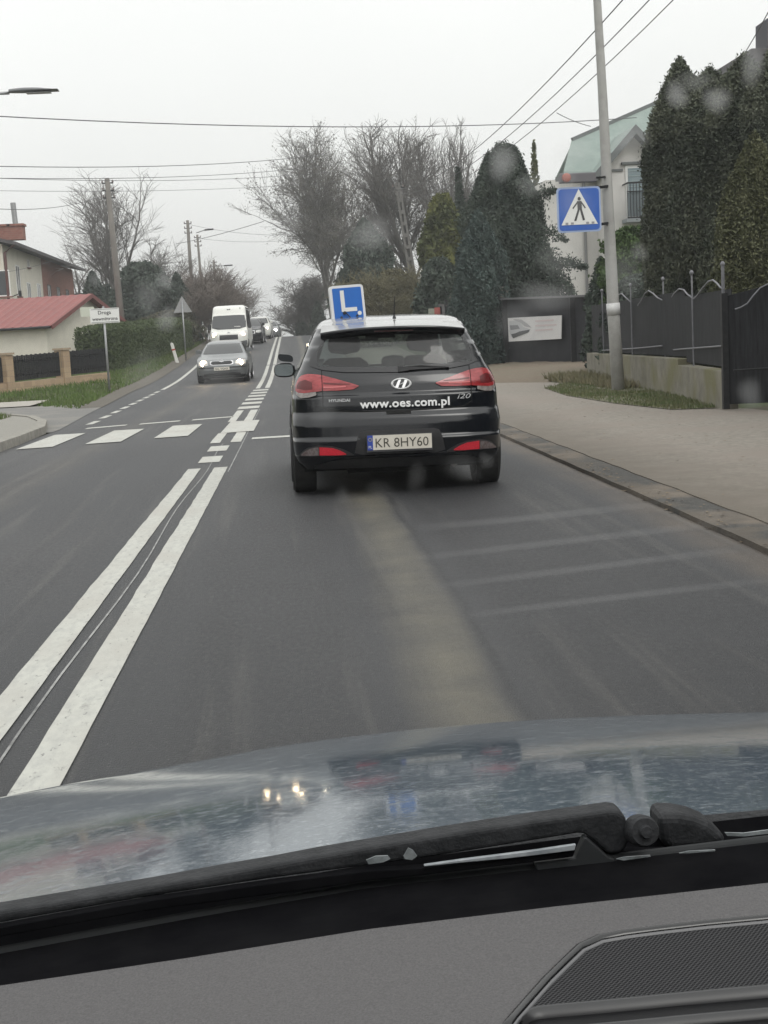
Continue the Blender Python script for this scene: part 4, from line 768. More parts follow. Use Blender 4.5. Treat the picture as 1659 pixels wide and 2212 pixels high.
mb.box(bx0, bx0 + 0.04, YH - 0.75, YH - 0.003, bz1, bz1 + 0.05); mb.build('balcony_railing', M_METALD, h)
MB().box(bx0 - 0.05, bx1, YH - 0.78, YH - 0.003, bz0 - 0.14, bz0 - 0.003).build('balcony_slab', mat('balcony_grey', (0.25, 0.27, 0.28), rough=0.8), h)
MB().box(bx0 + 0.02, bx1 - 0.02, YH - 0.69, YH - 0.675, bz0 + 0.08, bz1 - 0.34).build('balcony_screen', glassmat('frosted_screen', (0.45, 0.52, 0.55), haze=0.45, hazec=(0.35, 0.40, 0.42)), h)
MB().box(X(1300), X(1352), YH - 0.06, YH - 0.003, Z(1320, 371), Z(1320, 366)).build('trim', M_BARGE, h)
MB().tube([(X(1281), YH + 1.1, ze - 0.1), (X(1281), YH + 1.1, 0.2)], 0.06, 8).build('downpipe', mat('grey_pipe', (0.22, 0.22, 0.22), rough=0.6), h)
# neighbour's dark roof with chimney, upper right
hb = empty('neighbour_house', (at(1700, 300, 42)[0], 42, 0.2), 'dark roofed house whose chimney shows above the thujas at the upper right', 'house')
xa, xb = at(1592, 300, 42)[0], at(1800, 300, 42)[0]; zt = at(1640, 104, 42)[2]
MB().box(xa + 0.4, xb, 42.4, 50, 0, zt - 1.6).build('wall', M_WHITE, hb); MB().prism([(xa, 42, zt - 1.5), (xa + 0.5, 42, zt), (xb, 42, zt), (xb, 42, zt - 1.6)], (0, 8, 0)).build('roof', M_DARKROOF, hb)
c0 = at(1643, 60, 43); MB().prism([(c0[0], 42.5, zt - 0.1), (c0[0] + 1.3, 42.5, zt - 0.1), (c0[0] + 1.3, 42.5, at(1650, 30, 42.5)[2]), (c0[0] + 0.35, 42.5, at(1650, 26, 42.5)[2]), (c0[0] + 0.02, 42.5, at(1650, 42, 42.5)[2])], (0, 1.0, 0)).build('chimney', mat('dark_chimney', (0.085, 0.085, 0.095), rough=0.9), hb)

# dark wall with the banner, its side return and the grey plank fence
M_DWALL = mat('dark_wall', (0.024, 0.025, 0.029), (0.038, 0.038, 0.042), scale=2, spec=0.2, rough=0.8, bump=0.1, bscale=30)
WA, WB = (7.15, 43.6), (at(1300, 700, 38.5)[0], 38.5); wzA, wzB = at(1085, 648, WA[1])[2], at(1280, 641, WB[1])[2]
wl = empty('dark_wall', (WA[0], WA[1], T(*WA)), 'tall dark grey boarded wall carrying the white van banner', 'wall')
mb = MB(); d_ = np.array([WB[0] - WA[0], WB[1] - WA[1]]); d_ /= np.linalg.norm(d_); nn = np.array([-d_[1], d_[0]])
mb.prism([(*WA, 0), (*WB, 0), (*WB, wzB), (*WA, wzA)], (nn[0] * 0.15, nn[1] * 0.15, 0)); mb.build('panel', M_DWALL, wl)
mb = MB(); mb.obox((*WA, wzA + 0.03), (*WB, wzB + 0.03), 0.3, 0.06); mb.build('coping', mat('grey_coping', (0.12, 0.12, 0.125), rough=0.8), wl)
for t_ in (0.02, 0.74, 0.98):
    p = np.array(WA) + (np.array(WB) - np.array(WA)) * t_ - nn * 0.06; MB().box(p[0] - 0.07, p[0] + 0.07, p[1] - 0.05, p[1] + 0.05, 0, wzA + (wzB - wzA) * t_ - 0.01).build('post', M_METALD, wl)
# banner
def wp(u, v, off=0.12):     # point of the wall plane seen at (u, v)
    dd = R @ np.array([(u - CX) / F, -(v - CY) / F, -1.0]); n3 = np.array([nn[0], nn[1], 0]); p0 = np.array([*WA, 0]) - n3 * off
    t_ = ((p0 - EYE) @ n3) / (dd @ n3); return EYE + dd * t_
bn = empty('banner', wp(1155, 710), 'white banner with a photo of a pale van hung on the dark wall', 'banner')
MB().prism([wp(1099, 738), wp(1212, 732), wp(1213, 681), wp(1097, 687)], (nn[0] * 0.02, nn[1] * 0.02, 0)).build('sheet', mat('banner_white', (0.62, 0.61, 0.60), (0.54, 0.53, 0.53), scale=1.5, rough=0.5), bn)
n3 = (nn[0] * 0.004, nn[1] * 0.004, 0)
def bp(poly, name, m, off): MB().prism([wp(u, v, off) for u, v in poly], n3).build(name, m, bn)
bp([(1100, 694), (1112, 692), (1124, 697), (1130, 706), (1145, 711), (1143, 717), (1128, 723), (1112, 730), (1104, 728), (1100, 716)], 'printed_van', mat('print_grey', (0.42, 0.42, 0.43), rough=0.5), 0.127)
bp([(1101, 703), (1118, 702), (1123, 710), (1103, 713)], 'printed_windscreen', mat('print_mid', (0.17, 0.17, 0.18), rough=0.5), 0.133)
bp([(1104, 722), (1113, 720), (1122, 716), (1132, 714), (1144, 712), (1141, 718), (1126, 724), (1108, 731)], 'printed_bumper', mat('print_dark', (0.04, 0.04, 0.04), rough=0.5), 0.134)
bp([(1108, 689), (1126, 690), (1140, 700), (1148, 708), (1133, 705), (1124, 697), (1112, 692)], 'printed_shade', mat('print_pale', (0.33, 0.33, 0.33), rough=0.5), 0.128)
for j, (v0, wd) in enumerate(((692, 40), (702, 46), (712, 38))): bp([(1156, v0), (1156 + wd, v0 - 2.5), (1156 + wd, v0 + 1), (1156, v0 + 3.5)], 'printed_text_line', mat('print_pink', (0.55, 0.47, 0.47), rough=0.5), 0.128)
# grey plank fence running up the road from the wall corner
pf = empty('plank_fence', (7.1, 44, T(7.1, 44)), 'grey boarded fence running uphill along the road from the dark wall', 'fence')
pts = [(7.12, 43.75), (6.95, 52), (6.85, 60), (6.9, 70)]; mb = MB()
for (a0, b0), (a1, b1) in zip(pts[:-1], pts[1:]):
    L_ = math.hypot(a1 - a0, b1 - b0); n = int(L_ / 0.16)
    for i in range(n):
        x, y = a0 + (a1 - a0) * i / n, b0 + (b1 - b0) * i / n; x2, y2 = a0 + (a1 - a0) * (i + 0.92) / n, b0 + (b1 - b0) * (i + 0.92) / n
        hh = 2.12 + 0.03 * sin(i * 2.3) + (0.0 if y < 60 else 0.15); mb.obox((x, y, T(x, y) + hh / 2), (x2, y2, T(x, y) + hh / 2), 0.025, hh)
mb.build('planks', mat('grey_plank', (0.085, 0.083, 0.085), (0.13, 0.128, 0.126), scale=2.5, rough=0.95, bump=0.3, bscale=12), pf)
for (a0, b0), dx in (((7.12, 43.9), -0.1), ((6.98, 50), -0.08), ((6.9, 56), -0.08), ((6.83, 62), -0.08)): MB().box(a0 + dx - 0.06, a0 + dx + 0.06, b0 - 0.06, b0 + 0.06, T(a0, b0), T(a0, b0) + 2.3).build('post', M_METALD, pf)
# ivy tangle on top of the planks
P = np.array([(np.interp(t, [0, 1], [7.12, 6.95]) + RNG.normal(0, 0.12), np.interp(t, [0, 1], [43.8, 54]), 0) for t in RNG.uniform(0, 1, 4500)]); P[:, 2] = [T(a, b) + 2.15 + abs(RNG.normal(0, 0.22)) - 0.1 for a, b, _ in P]
V, Fq = leaf_cloud(P, 0.05); o = fast('ivy', V, Fq, mat('dry_ivy', (0.09, 0.085, 0.07), (0.15, 0.145, 0.13), scale=3, rough=0.9)); tag(o, 'dry grey ivy tangled along the top of the plank fence', 'ivy')
# red sign box by the fence
p = at(942, 676, 58); q = empty('red_notice_board', (p[0], 58, T(p[0], 58)), 'small red notice board in a dark frame above the plank fence', 'sign')
a, b = at(931, 686, 58), at(950, 664, 58)
MB().box(a[0] + 0.15, b[0], 57.9, 57.95, a[2] - 0.3, b[2]).build('red_panel', mat('faded_red', (0.42, 0.10, 0.08), (0.34, 0.09, 0.075), scale=3, rough=0.6), q)
MB().box(a[0] - 0.1, a[0] + 0.145, 57.92, 57.96, a[2] - 0.3, b[2] - 0.03).build('pale_panel', mat('pale_panel', (0.26, 0.27, 0.22), rough=0.7), q)
MB().box(b[0] + 0.003, b[0] + 0.07, 57.88, 57.98, T(p[0], 58), b[2] + 0.04).build('post', M_METALD, q)
# leaf litter bank under the wall
mb = MB(); rows = []
FR = [(3.9, 38.0), (4.6, 35.2), (5.2, 33.4), (6.2, 32.3), (7.5, 32.6), (9.2, 31.8)]; BK = [(6.6, 47.0), (7.0, 44.6), (7.1, 43.4), (8.0, 41.6), (9.0, 39.4), (10.2, 38.0)]
for i in range(26):
    t_ = i / 5.0; a = np.array([np.interp(t_, range(6), [q[k] for q in FR]) for k in (0, 1)]); b = np.array([np.interp(t_, range(6), [q[k] for q in BK]) for k in (0, 1)])
    rows.append([(*(a + (b - a) * k / 10), T(*(a + (b - a) * k / 10)) + (-0.03 if k == 0 else 0.045 + 0.012 * k + 0.02 * sin(i * 1.7 + k * 2.1))) for k in range(11)])
tag(mb.grid(rows).build('leaf_litter', mat('brown_leaves', (0.115, 0.088, 0.062), (0.17, 0.135, 0.10), scale=12, rough=0.95, bump=0.8, bscale=26, c3=(0.14, 0.12, 0.085)), smooth=True), 'brown leaf litter in front of the dark wall', 'leaf litter', kind='stuff')
# fallen leaves and grit blown along the kerb and the verge
n = 900; t_ = RNG.uniform(0, 1, n); Yq = 4 + 30 * t_ ** 1.3; side_ = RNG.uniform(0, 1, n); Xq = np.where(side_ < 0.55, 2.42 + 0.0105 * Yq + np.abs(RNG.normal(0, 0.16, n)), 2.9 + RNG.uniform(0, 1, n) ** 0.6 * 2.6)
Pq = np.stack([Xq, Yq, np.array([zr(b) + (0.008 if a < xk(b) else 0.042 if a < xk(b) + 0.3 else 0.052) for a, b in zip(Xq, Yq)])], 1); a_ = RNG.uniform(0, 6.28, n); r_q = RNG.uniform(0.008, 0.024, n)[:, None]
d1 = np.stack([np.cos(a_), np.sin(a_), 0 * a_], 1) * r_q; d2_ = np.stack([-np.sin(a_), np.cos(a_), 0.4 + 0 * a_], 1) * r_q * 0.5; Vq = np.stack([Pq - d1, Pq - d2_ * [1, 1, 0], Pq + d1, Pq + d2_], 1).reshape(-1, 3)
tag(fast('fallen_leaves', Vq, np.arange(4 * n).reshape(-1, 4), mat('dead_leaf', (0.12, 0.085, 0.05), (0.20, 0.16, 0.11), scale=6, rough=0.9)), 'scattered brown leaves and grit along the right kerb and pavement', 'leaf litter', kind='stuff')
# low concrete wall with wavy railing
NA, NB, NC = np.array([6.03, 18.7]), np.array([6.55, 22.6]), np.array([7.35, 33.0])
cw = empty('railing_wall', (NA[0], NA[1], T(*NA)), 'weathered low concrete wall with a dark railing topped by wavy bars', 'fence')
M_CW = mat('stained_concrete', (0.24, 0.225, 0.185), (0.155, 0.145, 0.115), scale=3, rough=0.95, bump=0.4, bscale=25, c3=(0.16, 0.15, 0.08), scale3=1.2)
za, zb = at(1567, 798, NA[1])[2], at(1432, 793, NB[1])[2]
mb = MB(); e_ = (0.22, -0.02, 0)
mb.prism([(*NA, -0.3), (*NB, -0.3), (*NB, (za + zb) / 2), (*NA, (za + zb) / 2)], e_); mb.prism([(*(NB + (0.001, 0.003)), -0.3), (*NC, -0.3), (*NC, zb + 0.12), (*(NB + (0.001, 0.003)), zb + 0.12)], e_); mb.build('base_wall', M_CW, cw, bevel=0.01)
zw = (za + zb) / 2
POS = [(1432, 605), (1494, 592), (1561, 574)]
def onf(u, v, A, B, off=0.1):      # point above the line A-B seen at (u, v)
    dd = R @ np.array([(u - CX) / F, -(v - CY) / F, -1.0]); d2 = (B - A) / np.linalg.norm(B - A); n2 = np.array([d2[1], -d2[0], 0]); p0 = np.array([A[0] + off, A[1], 0])
    return EYE + dd * (((p0 - EYE) @ n2) / (dd @ n2))
M_RAIL = mat('grey_railing', (0.15, 0.15, 0.165), (0.21, 0.21, 0.225), scale=9, rough=0.55)
for u, v in POS + [(1362, 618), (1300, 630)]:
    A_, B_ = (NA, NB) if u >= 1432 else (NB, NC)
    p = onf(u, v, A_, B_); mb = MB(); mb.tube([(p[0], p[1], zw if u >= 1432 else zw + 0.1), p], 0.014 if u != 1561 else 0.024, 8); o = mb.build('post', M_RAIL, cw)
    k = MB(); k.tube([p + (0, 0, -0.02), p + (0, 0, 0.01), p + (0, 0, 0.035), p + (0, 0, 0.06)], [0.015, 0.032, 0.032, 0.012], 10); k = k.build('finial', M_RAIL, o, offset=False, smooth=True)
    for vv in k.data.vertices: vv.co -= Vector(base_of(cw))
for (pts_, A_, B_) in ((((1498, 645), (1505, 640), (1518, 622), (1530, 608), (1540, 605), (1549, 612), (1556, 621), (1563, 624)), NA, NB), (((1438, 658), (1447, 650), (1456, 634), (1467, 624), (1477, 626), (1485, 636), (1495, 643)), NA, NB), (((1378, 660), (1386, 648), (1393, 634), (1401, 628), (1411, 634), (1420, 643), (1430, 648)), NB, NC), (((1310, 668), (1320, 655), (1332, 638), (1343, 634), (1352, 643), (1362, 652)), NB, NC)):
    MB().tube([onf(u, v, A_, B_) for u, v in pts_], 0.013, 8).build('wavy_bar', M_RAIL, cw, smooth=True)
MB().tube([onf(u, v, NA, NB) for u, v in ((1437, 757), (1563, 747))], 0.012, 8).build('rail', M_RAIL, cw); MB().tube([onf(u, v, NB, NC) for u, v in ((1300, 757), (1378, 752), (1430, 747))], 0.012, 8).build('rail', M_RAIL, cw)
def sheet(A_, B_, z0, zt, name='mesh_panel'):
    mb = MB(); d2 = (B_ - A_); L_ = np.linalg.norm(d2)
    mb.prism([(A_[0] + 0.15, A_[1], z0), (B_[0] + 0.15, B_[1], z0), (B_[0] + 0.15, B_[1], zt), (A_[0] + 0.15, A_[1], zt)], (0.012, 0, 0)); return mb.build(name, mat('dark_sheet', spec=0.2, c=(0.012, 0.013, 0.015), c2=(0.034, 0.035, 0.039), stretch=(5, 5, 0.35), scale=5, rough=0.7, bump=0.2, bscale=60), cw)
sheet(NA, NB, zw + 0.04, onf(1500, 636, NA, NB)[2]); sheet(NB, NC, zw + 0.13, onf(1400, 640, NB, NC)[2])
# near gate at the right edge
gt = empty('dark_gate', (6.05, 18.4, 0.08), 'tall dark mesh gate at the right edge beside the concrete wall', 'gate')
G0, G1 = np.array([6.02, 18.55]), np.array([7.6, 18.0]); zt = at(1580, 600, 18.5)[2]
mb = MB(); mb.prism([(*G0, 0.12), (*G1, 0.12), (*G1, zt + 0.1), (*G0, zt - 0.25)], (0, 0.02, 0)); mb.build('mesh_panel', MATS['dark_sheet'], gt)
MB().obox((G0[0] + 0.0, G0[1] - 0.03, 0.06), (G0[0], G0[1] - 0.03, zt - 0.2), 0.08, 0.08, up=(0, 1, 0)).build('post', M_METALD, gt)
pts_ = [at(u, v, 18.35) for u, v in ((1588, 668), (1600, 664), (1614, 656), (1626, 640), (1642, 622), (1662, 612))]; MB().tube(pts_, 0.010, 8).build('wavy_bar', M_RAIL, gt)
MB().tube([at(1585, 800, 18.35), at(1665, 795, 18.3)], 0.015, 6).build('rail', M_METALD, gt)
# verge grass in front of the low wall
GP = [np.array(q) for q in ((5.53, 29.0), (6.9, 31.0), (7.0, 27.2), (6.5, 21.5), (6.05, 18.98), (5.47, 19.25), (5.25, 21.53), (5.2, 25.1))]
def inpoly(x, y, P=GP):
    c = False; j = len(P) - 1
    for i in range(len(P)):
        if (P[i][1] > y) != (P[j][1] > y) and x < (P[j][0] - P[i][0]) * (y - P[i][1]) / (P[j][1] - P[i][1]) + P[i][0]: c = not c
        j = i
    return c
gxs = [p[0] for p in GP]; gys = [p[1] for p in GP]
mb = MB(); mb.add([(p[0], p[1], T(*p) + 0.012) for p in GP], [tuple(range(len(GP)))]); tag(mb.build('grass_bed', mat('grass_soil', (0.095, 0.100, 0.052), (0.16, 0.14, 0.10), scale=4, rough=0.95, bump=0.5, bscale=30)), kind='structure')
grass('verge_grass', lambda x, y: inpoly(x, y) and RNG.uniform() < 0.35 + 0.65 * (sin(x * 3 + 1) * sin(y * 0.9) > -0.3), min(gxs), max(gxs), min(gys), max(gys), 16000, 0.055, 'patchy grass around the foot of the lamp post and the low wall', m=mat('worn_grass', (0.075, 0.115, 0.035), (0.15, 0.145, 0.075), scale=2.5, rough=0.85), zf=lambda x, y: T(x, y) + 0.01)
grass('dry_weeds', lambda x, y: True, 6.3, 7.4, 26, 33, 3500, 0.17, 'dry brown weeds along the foot of the low wall', m=mat('dry_stalk', (0.22, 0.19, 0.12), (0.15, 0.15, 0.08), scale=3, rough=0.9))

# lamp post with the crossing sign
Yp = 25.8; pb = at(1335, 850, Yp); r = empty('lamp_post', (pb[0], Yp, T(pb[0], Yp)), 'tall pale concrete lamp post leaning slightly left beside the crossing', 'lamp post')
pts_ = [at(u, v, Yp) for u, v in ((1337, 862), (1326, 690), (1313, 430), (1302, 210), (1290, 0), (1284, -120))]
MB().tube(pts_, [0.125, 0.115, 0.10, 0.085, 0.072, 0.065], 16).build('post', mat('post_concrete', (0.40, 0.395, 0.38), (0.31, 0.305, 0.29), scale=5, rough=0.9, bump=0.3, bscale=40, c3=(0.38, 0.375, 0.36), scale3=1.0), r, smooth=True)
MB().tube([at(1324, 655, Yp), at(1326, 680, Yp)], 0.128, 16).build('white_sticker', mat('post_paper', (0.62, 0.62, 0.61), (0.5, 0.5, 0.5), scale=8, rough=0.7), r, smooth=True)
# crossing sign
Ys = 25.3; s0, s1 = at(1204, 500, Ys), at(1298, 405, Ys); cx0, cz0 = (s0[0] + s1[0]) / 2, (at(1250, 500, Ys)[2] + at(1250, 405, Ys)[2]) / 2
sg = empty('crossing_sign', (cx0, Ys, cz0), 'blue square pedestrian crossing sign with a white triangle on the lamp post', 'sign')
W_ = 0.39; M_BLUE = mat('sign_blue', (0.035, 0.11, 0.42), (0.045, 0.13, 0.46), scale=3, rough=0.35)
def rrect(w_, h_, r_, n=5):
    return [(sx * (w_ - r_) + r_ * cos(a), sz * (h_ - r_) + r_ * sin(a)) for sx, sz, a0 in ((1, 1, 0), (-1, 1, pi / 2), (-1, -1, pi), (1, -1, 3 * pi / 2)) for a in np.linspace(a0, a0 + pi / 2, n)]
def flat(name, pts2, y, d, m, par, c=(cx0, cz0)): return MB().prism([(c[0] + a, y, c[1] + b) for a, b in pts2], (0, d, 0)).build(name, m, par)
flat('rim', rrect(W_ + 0.012, W_ + 0.012, 0.07), Ys - 0.001, 0.03, mat('sign_rim', (0.32, 0.40, 0.60), rough=0.4), sg); pl_ = flat('plate', rrect(W_ - 0.02, W_ - 0.02, 0.06), Ys - 0.006, 0.004, M_BLUE, sg)
flat('white_triangle', [(-0.335, -0.27), (0.335, -0.27), (0.0, 0.365)], Ys - 0.011, 0.004, mat('sign_white', (0.74, 0.74, 0.72), rough=0.4), sg)
fig = MB()
def fpoly(p_): fig.prism([(cx0 + a, Ys - 0.0155, cz0 + b) for a, b in p_], (0, 0.004, 0))
fpoly([(0.03 * cos(a) + 0.005, 0.19 + 0.035 * sin(a)) for a in np.linspace(0, 6.28, 10)[:-1]])
fpoly([(-0.035, 0.15), (0.045, 0.15), (0.05, 0.0), (-0.03, 0.0)]); fpoly([(-0.03, 0.0), (0.01, 0.0), (-0.06, -0.20), (-0.10, -0.20)]); fpoly([(0.01, 0.001), (0.05, 0.001), (0.10, -0.19), (0.06, -0.20)]); fpoly([(-0.036, 0.14), (-0.036, 0.10), (-0.11, 0.01), (-0.125, 0.03)]); fpoly([(0.046, 0.14), (0.12, 0.03), (0.105, 0.01), (0.046, 0.10)])
fig.build('walking_figure', M_INK, sg)
st = MB(); [st.prism([(cx0 + a, Ys - 0.0155, cz0 - 0.262), (cx0 + a + 0.05, Ys - 0.0155, cz0 - 0.262), (cx0 + a + 0.05, Ys - 0.0155, cz0 - 0.225), (cx0 + a, Ys - 0.0155, cz0 - 0.225)], (0, 0.004, 0)) for a in (-0.26, -0.16, 0.12, 0.22)]; st.build('stripes', mat('sign_grey', (0.30, 0.30, 0.32), rough=0.5), sg)
for v_ in (408, 488):
    a, b = at(1285, v_ - 2, Ys + 0.04), at(1316, v_ - 6, Yp - 0.02); MB().obox(a, b, 0.05, 0.05).build('clamp', M_METALD, sg)
MB().tube([at(1281, 500, Ys + 0.06), at(1281, 410, Ys + 0.06)], 0.022, 8).build('rear_bar', M_ZINC, sg)
# flashing beacon box above the sign
bb = empty('warning_beacon', at(1240, 385, Ys), 'dark beacon box with a red lens above the crossing sign', 'beacon')
a, b = at(1208, 399, Ys), at(1300, 372, Ys); bo = MB(); bo.box(a[0], b[0] - 0.12, Ys - 0.06, Ys + 0.06, a[2] + 0.02, a[2] + 0.19); bo.build('housing', mat('beacon_grey', (0.13, 0.125, 0.135), rough=0.6), bb, bevel=0.015)
p = at(1222, 385, Ys); MB().tube([p + (0, -0.10, 0), p + (0, -0.09, 0), p + (0, -0.055, 0)], [0.055, 0.08, 0.085], 18).build('lens', mat('red_lens', (0.34, 0.10, 0.07), rough=0.35), bb, smooth=True)
MB().obox(at(1290, 384, Ys), at(1309, 382, Yp), 0.04, 0.04).build('bracket', M_METALD, bb)

# trees and hedges along the road behind and beside the viewpoint (seen in reflections, and from other positions)
def tree_mass(name, label, path, h0, h1, wd, n, m, s=0.22, seed=0):
    r_ = np.random.default_rng(seed); t = r_.uniform(0, 1, n) * (len(path) - 1); i = np.minimum(t.astype(int), len(path) - 2); f = t - i; A = np.array(path, float); P = A[i] + (A[i + 1] - A[i]) * f[:, None]
    hh = h0 + (h1 - h0) * (0.5 + 0.3 * np.sin(t * 9 + seed) + 0.25 * np.sin(t * 23 + 2 * seed)); q = r_.uniform(0, 1, n)
    V, Fq = leaf_cloud(np.stack([P[:, 0] + r_.normal(0, wd, n), P[:, 1] + r_.normal(0, wd, n), q * hh], 1), s); k = len(V); V2 = []; F2 = []
    for a in np.linspace(0, len(path) - 1, 60):
        b = min(int(a), len(path) - 2); p = A[b] + (A[b + 1] - A[b]) * (a - b); z = h0 + (h1 - h0) * (0.5 + 0.3 * sin(a * 9 + seed) + 0.25 * sin(a * 23 + 2 * seed)); V2 += [(p[0], p[1], -0.2), (p[0], p[1], z * 0.86)]
    F2 = [(2 * a, 2 * a + 1, 2 * a + 3, 2 * a + 2) for a in range(59)]
    o = fast(name, np.vstack([V, V2]), np.vstack([Fq, np.array(F2) + k]), m); tag(o, label, 'hedge', kind='stuff')
tree_mass('hedge_mass', 'dark evergreen hedge mass continuing right of the frame behind the gate', [(8.6, 17), (8.8, 0), (9.0, -30), (9.5, -70)], 4.0, 7.5, 0.7, 26000, GREENS['dark'], seed=1)
tree_mass('tree_mass', 'mixed trees closing the view behind the viewpoint', [(9, -75), (3, -95), (-14, -80), (-26, -60)], 6, 11, 2.0, 16000, GREENS['dark'], 0.4, seed=2)
tree_mass('garden_mass', 'garden shrubs left of the frame beyond the side street', [(-15, 22), (-15, 0), (-15.5, -25), (-16, -60)], 2.0, 5.0, 0.8, 20000, GREENS['olive'], seed=3)

# ------------------------------------------------------------------ vehicles
class Shell:
    """body skin: plan outlines (rounded at both ends) stacked by height. near end at y = yn(z), far end at y = yf(z)"""
    def __init__(s, lv, n=3.2, nf=2.8):
        a = np.array(lv, float); s.z, s.w, s.yn, s.c, s.yf, s.cf = a.T; s.n, s.nf = n, nf
    def at(s, k, z): return float(np.interp(z, s.z, getattr(s, k)))
    def near(s, x, z):
        q = min(0.9999, abs(x) / s.at('w', z)); return s.at('yn', z) + s.at('c', z) * (1 - (1 - q ** s.n) ** (1 / s.n))
    def far(s, x, z):
        q = min(0.9999, abs(x) / s.at('w', z)); return s.at('yf', z) - s.at('cf', z) * (1 - (1 - q ** s.nf) ** (1 / s.nf))
    def outline(s, z, K=33, M=14):
        w_ = s.at('w', z); t = np.sin(np.linspace(-1, 1, K) * pi / 2); P = [(w_ * q, s.near(w_ * q, z)) for q in t]
        y0, y1 = s.near(w_, z), s.far(w_, z); P += [(w_, y0 + (y1 - y0) * (i + 1) / (M + 1)) for i in range(M)]
        P += [(w_ * q, s.far(w_ * q, z)) for q in t[::-1]]; P += [(-w_, y1 + (y0 - y1) * (i + 1) / (M + 1)) for i in range(M)]
        return P
    def skin(s, par, m, holes=None, name='body', zs=None, K=33, roof=None):
        zs = zs if zs is not None else np.array(sorted(set(list(s.z) + list(np.arange(s.z[0], s.z[-1], 0.025)))))
        mb = MB(); R_ = [s.outline(z, K) for z in zs]; n = len(R_[0]); zc = []; V = [(x, y, z) for r, z in zip(R_, zs) for x, y in r]; Fs = []
        for i in range(len(zs) - 1):
            for j in range(n):
                q = (i * n + j, i * n + (j + 1) % n, (i + 1) * n + (j + 1) % n, (i + 1) * n + j)
                if holes:
                    c = np.mean([V[k] for k in q], axis=0)
                    if holes(*c): continue
                Fs.append(q)
        mb.add(V, Fs); mb.f.append(tuple(range((len(zs) - 1) * n, len(zs) * n))); mb.m.append(0)
        if roof: mb.m = [1 if min(V[k][2] for k in q) > roof[0] else 0 for q in mb.f]; m = [m, roof[1]]
        return mb.build(name, m, par, smooth=True)
def patch(par, name, m, fn, poly_lo, poly_hi, off=0.006, NX=26, NZ=6, rim=None, rimm=None, thick=0.012, smooth=True, label=None):
    """curved plate on the skin: between lower and upper border lines (x, z); fn(x, z) gives the skin's y; off towards the viewer"""
    lo, hi = np.array(poly_lo, float), np.array(poly_hi, float); x0, x1 = max(lo[0, 0], hi[0, 0]), min(lo[-1, 0], hi[-1, 0]); rows = []
    sg_ = 1 if off > 0 else -1
    for j in range(NZ + 1):
        row = []
        for i in range(NX + 1):
            x = x0 + (x1 - x0) * i / NX; a, b = np.interp(x, lo[:, 0], lo[:, 1]), np.interp(x, hi[:, 0], hi[:, 1]); z = a + (b - a) * j / NZ; row.append((x, fn(x, z) - off, z))
        rows.append(row)
    mb = MB(); mb.grid(rows)
    if rim:
        mb.m = [1 if (j < rim or j >= NZ - rim or i < rim or i >= NX - rim) else 0 for j in range(NZ) for i in range(NX)]
    if thick:
        ed = [rows[0], rows[-1], [r[0] for r in rows], [r[-1] for r in rows]]
        for e in ed: mb.grid([e, [(p[0], p[1] + thick * sg_, p[2]) for p in e]], 1 if rim else 0)
    o = mb.build(name, [m, rimm] if rim else m, par, smooth=smooth, recalc=False, offset=False)
    if label: o['label'] = label
    return o
def wheel(par, x, y, r, w_, m_t, m_r, outer=1, dz=0.0):
    t = MB(); pr = [(-w_ / 2, r * 0.72), (-w_ / 2, r * 0.93), (-w_ * 0.38, r), (w_ * 0.38, r), (w_ / 2, r * 0.93), (w_ / 2, r * 0.72)]; n = 36
    rows = [[(x + a, y + b * cos(k), dz + r + b * sin(k)) for k in np.linspace(0, 2 * pi, n + 1)] for a, b in pr]; t.grid(rows); o = t.build('wheel', m_t, par, smooth=False, offset=False)
    ri = MB(); xo = x + outer * w_ * 0.30; rows = [[(xo + d, y + b * cos(k), dz + r + b * sin(k)) for k in np.linspace(0, 2 * pi, 31)] for d, b in ((outer * 0.05, r * 0.72), (0, r * 0.68), (outer * 0.01, r * 0.6), (outer * 0.03, r * 0.15), (outer * 0.03, 0.001))]; ri.grid(rows)
    ri.build('rim', m_r, o, offset=False); return o
M_BLACKP = mat('black_car_paint', (0.004, 0.005, 0.008), rough=0.16, spec=0.5, coat=0.25)
M_TRIM = mat('black_plastic', (0.018, 0.018, 0.020), (0.026, 0.026, 0.028), scale=20, rough=0.6)
M_TYRE = mat('tyre_rubber', (0.016, 0.016, 0.017), (0.03, 0.029, 0.028), scale=10, rough=0.9, bump=0.3, bscale=40)
M_RIM = mat('alloy_rim', (0.35, 0.35, 0.36), rough=0.35, metal=0.8)
M_GL = glassmat('car_glass', (0.62, 0.68, 0.66), haze=0.05, hazec=(0.35, 0.35, 0.36))
M_GLD = mat('dark_glass', (0.012, 0.014, 0.016), rough=0.04, spec=0.9)
M_CHROME = mat('chrome', (0.62, 0.62, 0.63), rough=0.3, metal=0.3)
M_REDL = mat('red_lens_dark', (0.20, 0.008, 0.011), (0.36, 0.035, 0.040), scale=10, rough=0.22, coat=0.5, stretch=(1, 1, 3))
M_REDB = mat('red_reflex', (0.62, 0.03, 0.05), (0.50, 0.02, 0.035), scale=90, rough=0.3)
M_CLEARL = mat('clear_lens', (0.16, 0.13, 0.12), (0.30, 0.27, 0.26), scale=22, rough=0.15, coat=0.6)
M_PLATE = mat('plate_white', (0.70, 0.66, 0.58), (0.64, 0.60, 0.53), scale=6, rough=0.4)
M_SEAT = mat('seat_fabric', (0.045, 0.045, 0.048), (0.07, 0.07, 0.072), scale=30, rough=0.95)

# --- the black learner hatchback
c = empty('hatchback', (0, 0, 0), 'black hatchback with the driving school web address, directly ahead in the lane', 'car')
